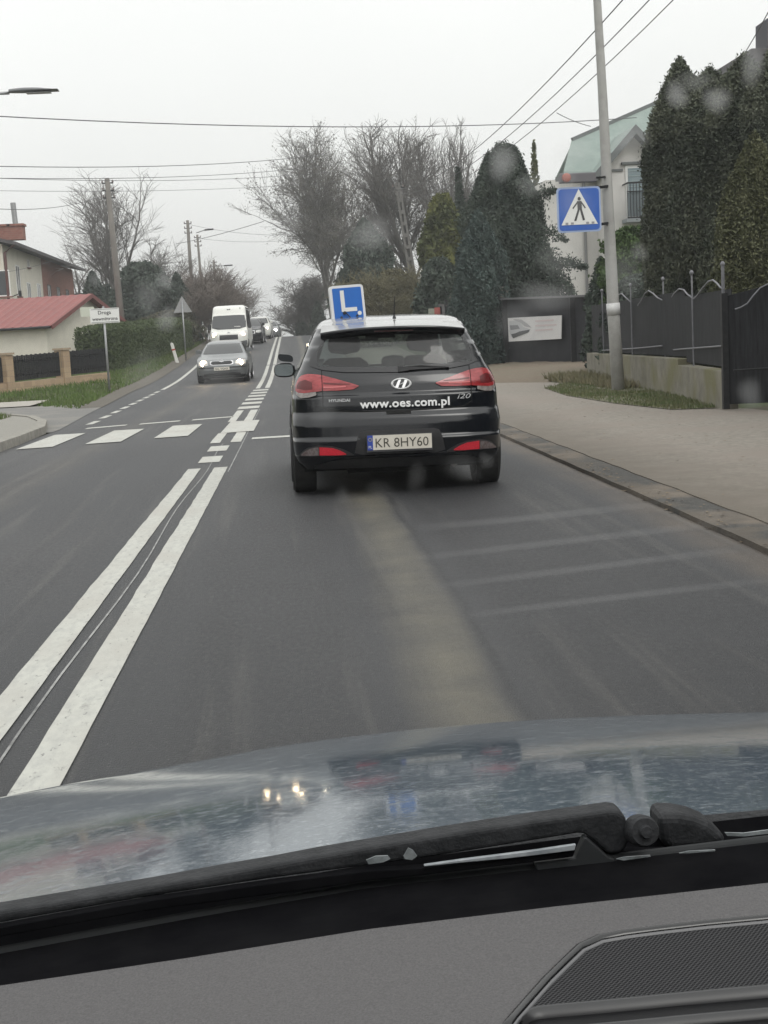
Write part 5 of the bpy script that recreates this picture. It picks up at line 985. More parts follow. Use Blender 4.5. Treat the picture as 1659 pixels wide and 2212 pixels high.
#            z     w      yn    c     yf    cf
sh = Shell([(.20, .790, .110, .30, 3.75, .6), (.26, .835, .050, .32, 3.88, .7), (.32, .858, .010, .36, 3.95, .8), (.45, .868, -.010, .40, 3.98, .8), (.56, .872, .000, .40, 3.97, .8), (.615, .868, .012, .42, 3.95, .8), (.64, .866, .030, .42, 3.93, .8), (.665, .864, .050, .44, 3.9, .8), (.72, .862, .052, .44, 3.85, .8), (.80, .856, .062, .42, 3.72, .8), (.88, .846, .082, .42, 3.4, .9),
            (.94, .828, .110, .42, 3.15, .9), (.985, .805, .140, .40, 2.95, .8), (1.03, .780, .170, .38, 2.85, .7), (1.10, .748, .210, .36, 2.72, .6), (1.20, .702, .270, .34, 2.52, .55), (1.30, .650, .335, .33, 2.30, .5), (1.34, .630, .37, .33, 2.2, .5), (1.375, .610, .43, .33, 2.08, .45), (1.41, .58, .54, .33, 1.88, .4), (1.435, .53, .74, .3, 1.68, .35), (1.452, .42, 1.0, .25, 1.48, .25), (1.458, .30, 1.12, .2, 1.40, .2)])
GLO = [(-.70, 1.045), (-.60, 1.012), (-.42, .988), (0, .975), (.42, .988), (.60, 1.012), (.70, 1.045)]
GHI = [(-.70, 1.10), (-.62, 1.20), (-.56, 1.295), (-.3, 1.318), (0, 1.325), (.3, 1.318), (.56, 1.295), (.62, 1.20), (.70, 1.10)]
def hole(x, y, z):
    if z < 1.0 or z > 1.36: return False
    if y < 0.75 and abs(x) < .60:
        return np.interp(x, *np.array(GLO).T) + 0.035 < z < np.interp(x, *np.array(GHI).T) - 0.03
    if y > 2.0 and abs(x) < 0.60 * sh.at('w', z) / .70: return 1.0 < z < 1.34
    return False
M_ROOFP = mat('sky_sheen_roof', (0.30, 0.30, 0.295), (0.25, 0.25, 0.25), scale=5, rough=0.14, coat=0.6)  # pale roof colour stands in for sky reflected in black paint
sh.skin(c, M_BLACKP, hole, roof=(1.345, M_ROOFP))
patch(c, 'rear_window', M_GL, sh.near, GLO, GHI, 0.008, NX=44, NZ=16, rim=2, rimm=mat('glass_frit', (0.012, 0.012, 0.014), rough=0.12, spec=0.6))
patch(c, 'windscreen', M_GL, sh.far, [(-.62, 1.0), (.62, 1.0)], [(-.62, 1.2), (-.55, 1.345), (.55, 1.345), (.62, 1.2)], -0.008, NX=20, NZ=8)
# spoiler
mb = MB(); rows = []
for x in np.linspace(-.60, .60, 33):
    e = abs(x) / .60; zt_ = 1.346 - 0.034 * e ** 2.4; yt = 0.225 + 0.13 * e ** 3
    rows.append([(x * .96, sh.near(x * .90, zt_ + .062) + .03, zt_ + .062), (x * .98, yt + 0.17, zt_ + .038), (x, yt + 0.02, zt_ + .004), (x, yt, zt_ - .002), (x, yt + .004, zt_ - .022), (x, yt + .05, zt_ - .045), (x * .98, sh.near(x * .96, zt_ - .05) - 0.002, zt_ - .05)])
mb.grid(rows); mb.m = [1 if i % 6 < 2 else 0 for i in range(len(mb.f))]
for e in (0, -1): mb.add(rows[e], [tuple(range(7))])
sp_ = mb.build('spoiler', [M_BLACKP, M_ROOFP], c, smooth=True, offset=False)
mb = MB(); mb.box(-.16, .16, .246, .256, 1.306, 1.316); mb.build('brake_light', mat('dark_red', (0.05, 0.008, 0.008), rough=0.3), sp_, offset=False)
# side windows, left and right
for sd in (-1, 1):
    rows = []
    for z in np.linspace(1.015, 1.34, 8):
        w_ = sh.at('w', z); y0_, y1_ = sh.near(w_, z) + 0.05 + (z - 1.0) * 0.3, sh.far(w_, z) - 0.10 - (z - 1.0) * 0.2; rows.append([(sd * (w_ + 0.006), y0_ + (y1_ - y0_) * i / 8, z) for i in range(9)])
    MB().grid(rows).build('side_window', M_GLD, c, smooth=True, offset=False)
    mb = MB(); [mb.grid([[(sd * (sh.at('w', z) + 0.009), y + (z - 1) * 0.1 * k, z) for z in np.linspace(1.015, 1.34, 6)], [(sd * (sh.at('w', z) + 0.009), y + 0.06 + (z - 1) * 0.1 * k, z) for z in np.linspace(1.015, 1.34, 6)]]) for y, k in ((1.25, 1), (1.85, 0))]
    mb.build('pillar', M_TRIM, c, offset=False)
    # door mirror
    ym = 2.35; xo = sd * 0.80; mb = MB(); rows = []
    for i in range(9):
        t = -pi / 2 + pi * i / 8; k = cos(t); rows.append([(xo + sd * (0.115 + 0.105 * (abs(cos(a)) ** 0.7 * np.sign(cos(a))) * max(k, 0.02) ** 0.5), ym + 0.03 + 0.06 * sin(t), 0.985 + 0.072 * (abs(sin(a)) ** 0.7 * np.sign(sin(a))) * max(k, 0.02) ** 0.5) for a in np.linspace(0, 2 * pi, 21)])
    m_ = mb.grid(rows).build('door_mirror', M_BLACKP, c, smooth=True, offset=False)
    MB().box(min(xo - sd * .08, xo + sd * .03), max(xo - sd * .08, xo + sd * .03), ym + .01, ym + .05, .945, .985).build('mirror_foot', M_TRIM, m_, offset=False)
    MB().prism([(xo + sd * (.12 + .088 * abs(cos(a)) ** .6 * np.sign(cos(a))), ym - .032, .985 + .056 * abs(sin(a)) ** .6 * np.sign(sin(a))) for a in np.linspace(0, 2 * pi, 19)[:-1]], (0, 0.004, 0)).build('mirror_glass', mat('mirror_glass', (0.55, 0.60, 0.60), rough=0.12, metal=0.9), m_, offset=False)
    # extra instructor mirror
    MB().prism([(xo + sd * (.10 + .072 * abs(cos(a)) ** .6 * np.sign(cos(a))), ym + .0, 1.10 + .035 * abs(sin(a)) ** .6 * np.sign(sin(a)) + 0.015 * cos(a)) for a in np.linspace(0, 2 * pi, 19)[:-1]], (0, 0.05, 0)).build('extra_mirror', mat('dark_mirror', (0.05, 0.055, 0.06), rough=0.2, metal=0.5), m_, offset=False)
    # tail light: body wing and tailgate half
    sgn = sd; P_ = lambda pts: sorted([(sgn * a, b) for a, b in pts])
    patch(c, 'tail_light', M_REDL, sh.near, P_([(.612, .845), (.70, .836), (.76, .830), (.81, .834), (.828, .85)]), P_([(.612, .972), (.66, .980), (.72, .984), (.77, .975), (.80, .950), (.828, .89)]), 0.014, NX=20, NZ=8, thick=0.016, label='outer part of the red tail light')
    patch(c, 'tail_light', M_REDL, sh.near, P_([(.315, .872), (.36, .850), (.5, .844), (.606, .845)]), P_([(.315, .879), (.40, .908), (.50, .940), (.606, .971)]), 0.012, NX=24, NZ=6, thick=0.014, label='tailgate part of the red tail light')
    patch(c, 'lens_rib', mat('lens_rib_dark', (0.10, 0.006, 0.008), rough=0.25), sh.near, P_([(.38, .890), (.50, .892), (.60, .900)]), P_([(.38, .896), (.50, .904), (.60, .914)]), 0.0145, NX=12, NZ=1, thick=0.002)  # darker red ribs inside the tail light
    patch(c, 'lens_rib', mat('lens_rib_dark', (0.10, 0.006, 0.008), rough=0.25), sh.near, P_([(.69, .860), (.76, .856), (.815, .868)]), P_([(.69, .915), (.745, .940), (.80, .92), (.815, .89)]), 0.016, NX=12, NZ=3, thick=0.002)
    patch(c, 'light_strip', mat('light_line', (0.62, 0.16, 0.16), rough=0.2), sh.near, P_([(.42, .872), (.52, .868), (.60, .870)]), P_([(.42, .880), (.52, .878), (.60, .880)]), 0.014, NX=12, NZ=1, thick=0.002)
    patch(c, 'lamp_lens', M_CLEARL, sh.near, P_([(.66, .812), (.72, .795), (.79, .79), (.826, .82)]), P_([(.66, .838), (.72, .838), (.79, .834), (.826, .845)]), 0.012, NX=12, NZ=3, thick=0.01)
    patch(c, 'seam', mat('panel_gap', (0.002, 0.002, 0.002), rough=0.9), sh.near, P_([(.606, .70), (.611, .70)]), P_([(.606, 1.04), (.611, 1.04)]), 0.003, NX=1, NZ=20, thick=0.001)
    # reflector + clear lens in the bumper
    patch(c, 'reflector', M_REDB, sh.near, P_([(.44, .325), (.52, .322), (.655, .325)]), P_([(.44, .333), (.49, .362), (.55, .383), (.655, .392)]), 0.010, NX=16, NZ=5, thick=0.012)
    patch(c, 'fog_lens', mat('smoked_lens', (0.09, 0.06, 0.06), (0.17, 0.15, 0.15), scale=40, rough=0.2, coat=0.5), sh.near, P_([(.66, .325), (.74, .322), (.805, .322)]), P_([(.66, .392), (.72, .385), (.77, .362), (.805, .33)]), 0.009, NX=14, NZ=5, thick=0.012)
    patch(c, 'bumper_recess', M_TRIM, sh.near, P_([(.38, .318), (.62, .313), (.81, .313)]), P_([(.38, .325), (.46, .37), (.55, .398), (.66, .406), (.76, .385), (.81, .34)]), 0.003, NX=20, NZ=5, thick=0.003)
    wheel(c, sd * 0.780, 0.68, 0.325, 0.20, M_TYRE, M_RIM, sd, -0.032); wheel(c, sd * 0.780, 3.28, 0.325, 0.20, M_TYRE, M_RIM, sd, -0.032)
    mb = MB(); [mb.box(min(sd * .55, sd * .865), max(sd * .55, sd * .865), y - .40, y + .40, .19, .60) for y in (3.28,)]; mb.build('wheel_arch', mat('arch_black', (0.006, 0.006, 0.006), rough=0.9), c, offset=False)
# wheel arch cut look: dark ring on the flanks
for sd in (-1, 1):
    for y in (.72, 3.28):
        rows = [[(sd * (sh.at('w', max(.22, min(.9, .315 + r_ * sin(k)))) + 0.004), y + r_ * cos(k), .315 + r_ * sin(k)) for k in np.linspace(-0.3, pi + 0.3, 24)] for r_ in (.05, .375)]
        MB().grid(rows).build('wheel_well', mat('arch_black', (0.006, 0.006, 0.006), rough=0.9), c, offset=False)
# tailgate gap lines, bumper shelf, plate recess
patch(c, 'tailgate_gap', MATS.get('panel_gap') or mat('panel_gap', (0.002,) * 3, rough=0.9), sh.near, [(-.60, .712), (-.575, .690), (-.53, .676), (-.3, .664), (0, .660), (.3, .664), (.53, .676), (.575, .690), (.60, .712)], [(-.60, .722), (-.575, .700), (-.53, .685), (-.3, .673), (0, .669), (.3, .673), (.53, .685), (.575, .700), (.60, .722)], 0.003, NX=60, NZ=1, thick=0.002)
patch(c, 'tailgate_handle', MATS['panel_gap'], sh.near, [(-.10, .640), (.10, .640)], [(-.12, .664), (.12, .664)], 0.004, NX=8, NZ=1, thick=0.003)
patch(c, 'plate_recess', M_TRIM, sh.near, [(-.37, .335), (-.30, .318), (.30, .318), (.37, .335)], [(-.37, .34), (-.335, .50), (-.28, .515), (.28, .515), (.335, .50), (.37, .34)], 0.002, NX=30, NZ=8, thick=0.003)
# lower bumper: dark diffuser band with a lighter lip line
patch(c, 'diffuser', M_TRIM, sh.near, [(-.70, .205), (.70, .205)], [(-.70, .235), (-.55, .275), (-.40, .285), (.40, .285), (.55, .275), (.70, .235)], 0.007, NX=40, NZ=4, thick=0.01)
patch(c, 'bumper_lip', M_BLACKP, sh.near, [(-.82, .298), (-.4, .290), (.4, .290), (.82, .298)], [(-.82, .314), (-.4, .308), (.4, .308), (.82, .314)], 0.016, NX=44, NZ=2, thick=0.018)
mb = MB(); mb.box(-.78, .78, .35, 3.6, .17, .24); mb.box(-.42, .42, .18, .5, .16, .23); mb.build('underbody', MATS['arch_black'], c, offset=False)
MB().tube([(.45, .30, .215), (.45, .12, .205)], 0.028, 12).build('exhaust', mat('exhaust_steel', (0.10, 0.095, 0.09), rough=0.5, metal=0.6), c, offset=False)
# plate
pz0, pz1 = .357, .475; pl = MB().prism([(-.272, -.026, pz0 - .016), (.262, -.026, pz0 - .016), (.262, -.026, pz1 + .006), (-.272, -.026, pz1 + .006)], (0, 0.012, 0)).build('number_plate', mat('plate_holder', (0.05, 0.05, 0.055), rough=0.5), c, offset=False)
MB().box(-.222, .256, -.030, -.0265, pz0, pz1).build('plate_face', M_PLATE, pl, offset=False); MB().box(-.266, -.2225, -.030, -.0265, pz0, pz1).build('euro_band', mat('euro_blue', (0.035, 0.07, 0.36), rough=0.4), pl, offset=False)
lettering('registration', 'KR 8HY60', 0.078, (0.014, -.031, pz0 + .020), mat('plate_ink', (0.045, 0.04, 0.03), rough=0.5), pl, bold=-0.002, width=0.43, depth=0.0008)
lettering('country_code', 'PL', 0.022, (-.244, -.031, pz0 + .014), M_FRAMEW, pl, bold=0.01, depth=0.0008)
mb = MB(); [mb.box(-.244 + .013 * cos(k) - .002, -.244 + .013 * cos(k) + .002, -.0315, -.0305, pz0 + .085 + .013 * sin(k) - .002, pz0 + .085 + .013 * sin(k) + .002) for k in np.linspace(0, 2 * pi, 13)[:-1]]; mb.build('stars', mat('star_yellow', (0.7, 0.6, 0.1), rough=0.5), pl, offset=False)
# lettering and badges on the tailgate
srf = lambda x, z: sh.near(x, z)
lettering('web_address', 'www.oes.com.pl', 0.068, (0.055, 0, .696), mat('vinyl_white', (0.82, 0.82, 0.82), rough=0.4), c, bold=0.027, spacing=1.06, width=0.735, surf=srf, depth=0.004)
lettering('maker_script', 'HYUNDAI', 0.026, (-.475, 0, .752), M_CHROME, c, bold=0.006, width=0.17, surf=srf, depth=0.004)
lettering('model_script', 'i20', 0.040, (.545, 0, .742), M_CHROME, c, bold=0.0, width=0.115, shear=0.3, surf=srf, depth=0.004)
mb = MB(); n = 40; ec = (0.033, .880)
ring = lambda a, b: [(ec[0] + a * cos(k), ec[1] + b * sin(k)) for k in np.linspace(0, 2 * pi, n + 1)]
for (a0, b0), (a1, b1) in (((.084, .047), (.066, .034)),):
    r0_, r1_ = ring(a0, b0), ring(a1, b1); mb.grid([[(x, srf(x, z) - .004, z) for x, z in r0_], [(x, srf(x, z) - .016, z) for x, z in ring((a0 + a1) / 2, (b0 + b1) / 2)], [(x, srf(x, z) - .004, z) for x, z in r1_]])
def lp(p_): mb.prism([(ec[0] + a, srf(ec[0] + a, ec[1] + b) - .014, ec[1] + b) for a, b in p_], (0, .010, 0))
lp([(-.052, -.026), (-.030, -.034), (.000, .034), (-.022, .033)]); lp([(.052, .026), (.030, .034), (.000, -.034), (.022, -.033)]); lp([(-.026, -.010), (.014, .004), (.026, .012), (-.012, -.002)])
mb.build('badge', mat('badge_silver', (0.80, 0.80, 0.80), rough=0.3, metal=0.2), c, offset=False)
# rear wiper
mb = MB(); mb.prism([(.015, sh.near(.015, 1.0) - .03, .978), (.10, sh.near(.1, 1.0) - .03, .983), (.10, sh.near(.1, 1.02) - .035, 1.012), (.015, sh.near(.015, 1.02) - .035, 1.022)], (0, .03, 0)); mb.prism([(.08, sh.near(.1, 1.0) - .032, .988), (.44, sh.near(.44, 1.0) - .03, .998), (.43, sh.near(.43, 1.01) - .034, 1.004), (.20, sh.near(.2, 1.02) - .04, 1.022), (.08, sh.near(.1, 1.02) - .038, 1.018)], (0, .015, 0)); mb.build('rear_wiper', M_TRIM, c, offset=False)
# aerial
mb = MB(); mb.tube([(.035, .60, 1.385), (.035, .60, 1.42), (.035, .60, 1.45)], [.022, .016, .006], 10); mb.tube([(.035, .60, 1.44), (.035, .50, 1.60)], [.005, .003], 6); mb.build('aerial', M_TRIM, c, smooth=True, offset=False)
# cabin
mb = MB(); mb.box(-.60, .60, .55, 2.6, .45, .62); mb.box(-.66, .66, 2.3, 2.75, .62, .98); mb.build('cabin_floor', M_TRIM, c, offset=False)
def seat(x, y, w_, top_, head=True, hw=.26, hh=.17):
    mb = MB(); rows = []
    for i in range(13):
        t = i / 12; z = .5 + (top_ - .5) * t; ww = w_ / 2 * (1 - 0.12 * t - (0.55 * max(0, t - .86) / .14) ** 2); rows.append([(x + ww * cos(a) * (1 if abs(cos(a)) < .7 else 1), y + .06 * sin(a) + 0.12 * (1 - t), z) for a in np.linspace(0, 2 * pi, 17)])
    mb.grid(rows); mb.add(rows[-1][:-1], [tuple(range(16))]); s_ = mb.build('seat', M_SEAT, c, smooth=True, offset=False)
    h_ = MB(); rows = [[(x + hw / 2 * (max(0.0, 1 - abs(t) ** 3)) ** .33 * cos(a), y - .01 + .05 * sin(a) * (max(0.05, 1 - t ** 4)) ** .5, top_ + .03 + hh / 2 + hh / 2 * t) for a in np.linspace(0, 2 * pi, 17)] for t in np.linspace(-1, 1, 11)]
    h_.grid(rows).build('headrest', M_SEAT, s_, smooth=True, offset=False)
seat(-.36, 1.55, .50, 1.09, hw=.30, hh=.18); seat(.36, 1.55, .50, 1.09, hw=.30, hh=.18); seat(0.02, .72, .30, .96, hw=.20, hh=.12)
MB().box(-.58, .58, .66, .80, .45, .955).build('rear_bench', M_SEAT, c, offset=False)
for x in (-.40, .42): MB().tube([(x, .70, .90), (x, .70, 1.0)], [.13, .11], 14).build('headrest', M_SEAT, c, smooth=True, offset=False)
mb = MB(); mb.box(-.14, .14, 2.0, 2.03, 1.26, 1.32); mb.box(-.25, -.02, 1.98, 2.0, 1.235, 1.258); mb.build('inner_mirror', M_TRIM, c, offset=False)
c.scale = (.985, .985, .985); c.location = (0.92, 11.05, 0.014); c.rotation_euler = (0, radians(0.9), radians(-0.4))

# --- the L sign standing on its roof
ls = empty('learner_sign', (0, 0, 0), 'white framed blue roof sign with a white letter L, on top of the black hatchback', 'sign')
q0, q1, q2, q3 = at(719, 700, 11.9), at(792, 689, 11.9), at(786, 610, 11.9), at(712, 621, 11.9)
W2, H2 = 1.03 * np.linalg.norm(q1 - q0), np.linalg.norm(q3 - q0)
def srr(name, w_, h_, r_, y, d, m, par=ls): return MB().prism([(a, y, b + H2 / 2) for a, b in rrect(w_, h_, r_)], (0, d, 0)).build(name, m, par, offset=False)
srr('frame', W2 / 2, H2 / 2, .03, 0, .04, mat('sign_plastic', (0.70, 0.70, 0.71), rough=0.4)); srr('blue_face', W2 / 2 - .022, H2 / 2 - .022, .01, -.003, .003, mat('learner_blue', (0.025, 0.13, 0.46), (0.03, 0.15, 0.50), scale=4, rough=0.35))
MB().prism([(x - W2 / 2, -.0065, z) for x, z in ((.088, .085), (.225, .085), (.225, .118), (.122, .118), (.122, .265), (.088, .265))], (0, .0035, 0)).build('letter_l', M_FRAMEW, ls, offset=False)
MB().tube([(W2 / 2 - .055, -.004, .065), (W2 / 2 - .055, -.0055, .065)], .018, 14).build('sticker', M_FRAMEW, ls, offset=False)
mb = MB(); mb.tube([(-.04, -.02, .075), (-.04, .0, .075)], .014, 10); mb.tube([(-.03, -.02, .075), (.01, -.03, .02), (.0, .02, -.02)], .005, 6); mb.tube([(-.07, -.01, .04), (-.07, .0, .04)], .01, 8); mb.tube([(.07, -.01, .045), (.07, 0, .045)], .009, 8); mb.build('fastener', M_TRIM, ls, offset=False)
mb = MB(); mb.box(-W2 / 2 - .005, W2 / 2 + .005, -.03, .16, -.02, .003); mb.build('base', M_FRAMEW, ls, offset=False)
mid = (q0 + q1) / 2; ls.location = mid; ls.rotation_euler = (radians(-3), radians(-2.2), radians(14))

# --- traffic coming the other way
def lamp_em(name, s_, col=(1.0, 0.86, 0.62)): return mat(name, (0.9, 0.85, 0.75), rough=0.2, emit=col, estr=s_)
def oncoming(name, label, cat, loc, lv, ws, paint, hl, plate=None, grille=None, plate_z=.42, mir=True, W=.86, wr=.31, extra=None, lamp=30, rot=0.0, wy=(.85, 3.5), m_l=None, hl_drop=0):
    r = empty(name, (0, 0, 0), label, cat, 'oncoming vehicles'); s_ = Shell(lv, n=2.9)
    s_.skin(r, paint)
    patch(r, 'windscreen', M_GLD, s_.near, ws[0], ws[1], 0.008, NX=22, NZ=8, rim=None)
    for sd in (-1, 1):
        rows = []
        z0_, z1_ = ws[0][0][1] + 0.03, ws[1][0][1] - 0.0 if False else s_.z[-1] - 0.12
        for z in np.linspace(z0_, z1_, 6):
            w_ = s_.at('w', z); y0_, y1_ = s_.near(w_, z) + 0.08, s_.far(w_, z) - 0.25; rows.append([(sd * (w_ + .006), y0_ + (y1_ - y0_) * i / 6, z) for i in range(7)])
        MB().grid(rows).build('side_window', M_GLD, r, smooth=True, offset=False)
        lo = sorted([(sd * a, b) for a, b in hl[0]]); hi = sorted([(sd * a, b) for a, b in hl[1]]); hp = patch(r, 'headlight', mat('headlight_glass', (0.55, 0.55, 0.53), (0.35, 0.35, 0.35), scale=14, rough=0.12, coat=0.5), s_.near, lo, hi, 0.010, NX=14, NZ=6, thick=.012)
        xm, zm = sd * sum(a for a, b in hl[0]) / len(hl[0]), (sum(b for a, b in hl[0]) / len(hl[0]) + sum(b for a, b in hl[1]) / len(hl[1])) / 2
        if lamp:
            ym = s_.near(xm, zm) - 0.014; o = MB(); o.tube([(xm, ym, zm), (xm, ym - .004, zm)], [hl[2], hl[2]], 16); o = o.build('bulb', m_l or lamp_em('lit_headlamp', 60, (1.0, 0.74, 0.45)), hp, offset=False)
        for y in wy: wheel(r, sd * (W - .09), y, wr, .2, M_TYRE, M_RIM, sd)
        if mir:
            zb = ws[0][0][1] + 0.05; yb = s_.near(ws[0][-1][0], zb) + 0.25; xo = s_.at('w', zb) + 0.02; mh = .07 if mir is True else mir
            MB().prism([(sd * (xo + .10 + .10 * abs(cos(a)) ** .6 * np.sign(cos(a))), yb, zb + .04 + mh * abs(sin(a)) ** .6 * np.sign(sin(a))) for a in np.linspace(0, 2 * pi, 15)[:-1]], (0, .12, 0)).build('door_mirror', M_TRIM if mir is not True else paint, r, bevel=.01, offset=False)
    if grille:
        g_ = patch(r, 'grille', M_TRIM, s_.near, grille[0], grille[1], 0.010, NX=20, NZ=4, thick=.01)
        if grille[2]: patch(r, 'grille_surround', M_CHROME, s_.near, [(a * 1.1, b - .025) for a, b in grille[0]], [(a * 1.1, b + .025) for a, b in grille[1]], 0.005, NX=20, NZ=2, thick=.006)
    if plate:
        p_ = MB().box(-.26, .26, s_.near(0, plate_z) - .03, s_.near(0, plate_z) - .012, plate_z - .055, plate_z + .055).build('number_plate', M_PLATE, r, offset=False)
        lettering('registration', plate, .07, (0, s_.near(0, plate_z) - .031, plate_z - .035), M_INK, p_, bold=.01, width=.44, depth=.001)
    mb = MB(); mb.box(-W * .9, W * .9, .25, s_.yf[0] - .3, .15, .26); mb.build('underbody', MATS['arch_black'], r, offset=False)
    if extra: extra(r, s_)
    r.location = loc; r.rotation_euler = (0, 0, rot); return r
M_GREYP = mat('grey_car_paint', (0.17, 0.178, 0.182), rough=0.30, metal=0.5, coat=0.5)
M_WHITEP = mat('white_van_paint', (0.66, 0.66, 0.62), rough=0.30, coat=0.4)
LV_SEDAN = [(.19, .78, .12, .5, 4.3, .6), (.28, .84, .03, .55, 4.4, .7), (.42, .865, 0, .6, 4.5, .7), (.55, .875, .01, .6, 4.5, .7), (.66, .875, .04, .6, 4.48, .7), (.74, .872, .10, .6, 4.46, .7), (.79, .868, .18, .55, 4.4, .7), (.83, .862, .34, .5, 4.35, .6), (.88, .85, .62, .42, 4.3, .5), (.93, .83, .90, .35, 4.2, .5), (.97, .80, 1.05, .32, 4.1, .5), (1.05, .75, 1.18, .32, 3.9, .5), (1.15, .70, 1.36, .32, 3.7, .5), (1.25, .65, 1.55, .32, 3.5, .45), (1.33, .60, 1.73, .3, 3.3, .45), (1.38, .55, 1.92, .3, 3.1, .4), (1.415, .46, 2.15, .25, 2.9, .35), (1.43, .34, 2.4, .2, 2.7, .2)]
def oct_extra(r, s_):
    patch(r, 'lower_grille', M_TRIM, s_.near, [(-.62, .24), (.62, .24)], [(-.62, .31), (-.4, .34), (.4, .34), (.62, .31)], 0.008, NX=24, NZ=3, thick=.008)
    patch(r, 'bumper_strip', M_TRIM, s_.near, [(-.80, .50), (.80, .50)], [(-.80, .53), (.80, .53)], 0.012, NX=30, NZ=1, thick=.012)
    MB().tube([(0, s_.near(0, .755) - .02, .745), (0, s_.near(0, .755) - .005, .745)], .045, 16).build('badge', M_CHROME, r, offset=False)
    MB().prism([(-.42, 1.22, .985), (-.02, 1.2, .975), (-.02, 1.2, .99), (-.42, 1.22, 1.0)], (0, .01, 0)).build('windscreen_wiper', M_TRIM, r, offset=False)
    MB().box(-.30, .30, s_.near(0, 1.30) + .02, s_.near(0, 1.30) + .05, 1.27, 1.30).build('sun_strip', M_TRIM, r, offset=False)
px = lambda u, v, Y: at(u, v, Y)[0]
oncoming('saloon_car', 'grey saloon with headlights on and a winged grille, nearest of the oncoming traffic', 'car', (px(480, 810, 47.5), 47.5, zr(48.3)), LV_SEDAN,
         ([(-.68, .985), (-.4, .965), (.4, .965), (.68, .985)], [(-.68, 1.02), (-.60, 1.22), (-.54, 1.345), (.54, 1.345), (.60, 1.22), (.68, 1.02)]), M_GREYP,
         ([(.45, .60), (.60, .585), (.80, .60)], [(.45, .72), (.60, .755), (.72, .76), (.80, .74)], .095), 'SKL VGHX', ([(-.36, .655), (-.3, .62), (.3, .62), (.36, .655)], [(-.36, .70), (-.30, .725), (-.08, .725), (0, .70), (.08, .725), (.30, .725), (.36, .70)], True), plate_z=.475, W=.875, wr=.31, extra=oct_extra, rot=radians(-1.5))
LV_VAN = [(.22, .92, .12, .4, 5.4, .2), (.35, .98, .04, .45, 5.5, .2), (.55, 1.01, 0, .45, 5.5, .2), (.80, 1.02, .03, .45, 5.5, .2), (.98, 1.02, .10, .45, 5.5, .2), (1.08, 1.01, .22, .4, 5.5, .2), (1.16, 1.0, .42, .3, 5.5, .2), (1.22, .99, .58, .26, 5.5, .2), (1.4, .97, .74, .24, 5.5, .2), (1.7, .945, .98, .24, 5.5, .2), (1.98, .925, 1.2, .25, 5.5, .2), (2.1, .915, 1.3, .28, 5.5, .2), (2.3, .90, 1.42, .3, 5.5, .2), (2.42, .875, 1.54, .3, 5.48, .2), (2.50, .82, 1.72, .3, 5.4, .2), (2.54, .72, 1.95, .3, 5.3, .2)]
def van_extra(r, s_):
    patch(r, 'bumper', mat('grey_bumper', (0.11, 0.115, 0.12), rough=0.6), s_.near, [(-.97, .26), (.97, .26)], [(-.97, .60), (-.6, .55), (.6, .55), (.97, .60)], 0.012, NX=34, NZ=6, thick=.012)
    mb = MB(); mb.prism([(-.10, s_.near(0, 2.3) - .012, 2.28), (.08, s_.near(0, 2.3) - .012, 2.29), (.07, s_.near(0, 2.3) - .012, 2.35), (-.02, s_.near(0, 2.3) - .012, 2.31), (-.10, s_.near(0, 2.3) - .012, 2.35)], (0, .008, 0)); mb.build('emblem', M_METALD, r, offset=False)
    MB().box(.60, .63, s_.near(.6, 2.32) - .012, s_.near(.6, 2.32), 2.28, 2.40).build('marker_lamp', M_METALD, r, offset=False)
    y_ = s_.near(0, 1.26) - .025; MB().prism([(-.78, y_ + .08, 1.30), (-.05, y_, 1.215), (-.05, y_, 1.24), (-.78, y_ + .08, 1.325)], (0, .015, 0)).build('windscreen_wiper', M_TRIM, r, offset=False)
    MB().box(.28, .62, s_.near(.4, 1.36) - .012, s_.near(.4, 1.36) - .009, 1.33, 1.38).build('windscreen_paper', M_FRAMEW, r, offset=False)
    MB().tube([(0, s_.near(0, 1.02) - .02, 1.0), (0, s_.near(0, 1.02) - .002, 1.0)], .08, 16).build('badge', M_CHROME, r, offset=False)
oncoming('delivery_van', 'tall white delivery van with a dark windscreen, behind the grey saloon', 'van', (px(497, 775, 76.0), 76.0, zr(77) - 0.02), LV_VAN,
         ([(-.93, 1.32), (-.6, 1.23), (.6, 1.23), (.93, 1.32)], [(-.93, 1.80), (-.87, 1.965), (-.6, 1.99), (.6, 1.99), (.87, 1.965), (.93, 1.80)]), M_WHITEP,
         ([(.58, .82), (.75, .78), (.96, .84)], [(.58, .93), (.75, 1.05), (.96, 1.16)], .10), None, ([(-.5, .66), (.5, .66)], [(-.5, .92), (.5, .92)], False), mir=.17, W=1.02, wr=.34, extra=van_extra, wy=(.95, 4.6), rot=radians(-2.0))
LV_SUV = [(z * 1.14, w * 1.03, y, c_, f_ * .98, cf) for z, w, y, c_, f_, cf in LV_SEDAN]
WSS = ([(-.70, 1.125), (-.4, 1.10), (.4, 1.10), (.70, 1.125)], [(-.70, 1.17), (-.62, 1.40), (-.55, 1.53), (.55, 1.53), (.62, 1.40), (.70, 1.17)])
HLS = ([(.50, .70), (.66, .68), (.83, .70)], [(.50, .82), (.66, .86), (.83, .85)], .07)
oncoming('dark_suv', 'dark car following close behind the white van, half hidden by it', 'car', (px(537, 745, 88.0), 88.0, zr(89) - 0.02), LV_SUV, WSS, M_BLACKP, HLS, None, ([(-.4, .66), (.4, .66)], [(-.4, .80), (.4, .80)], True), W=.90, wr=.34, lamp=0, rot=radians(-2.5), mir=.09)
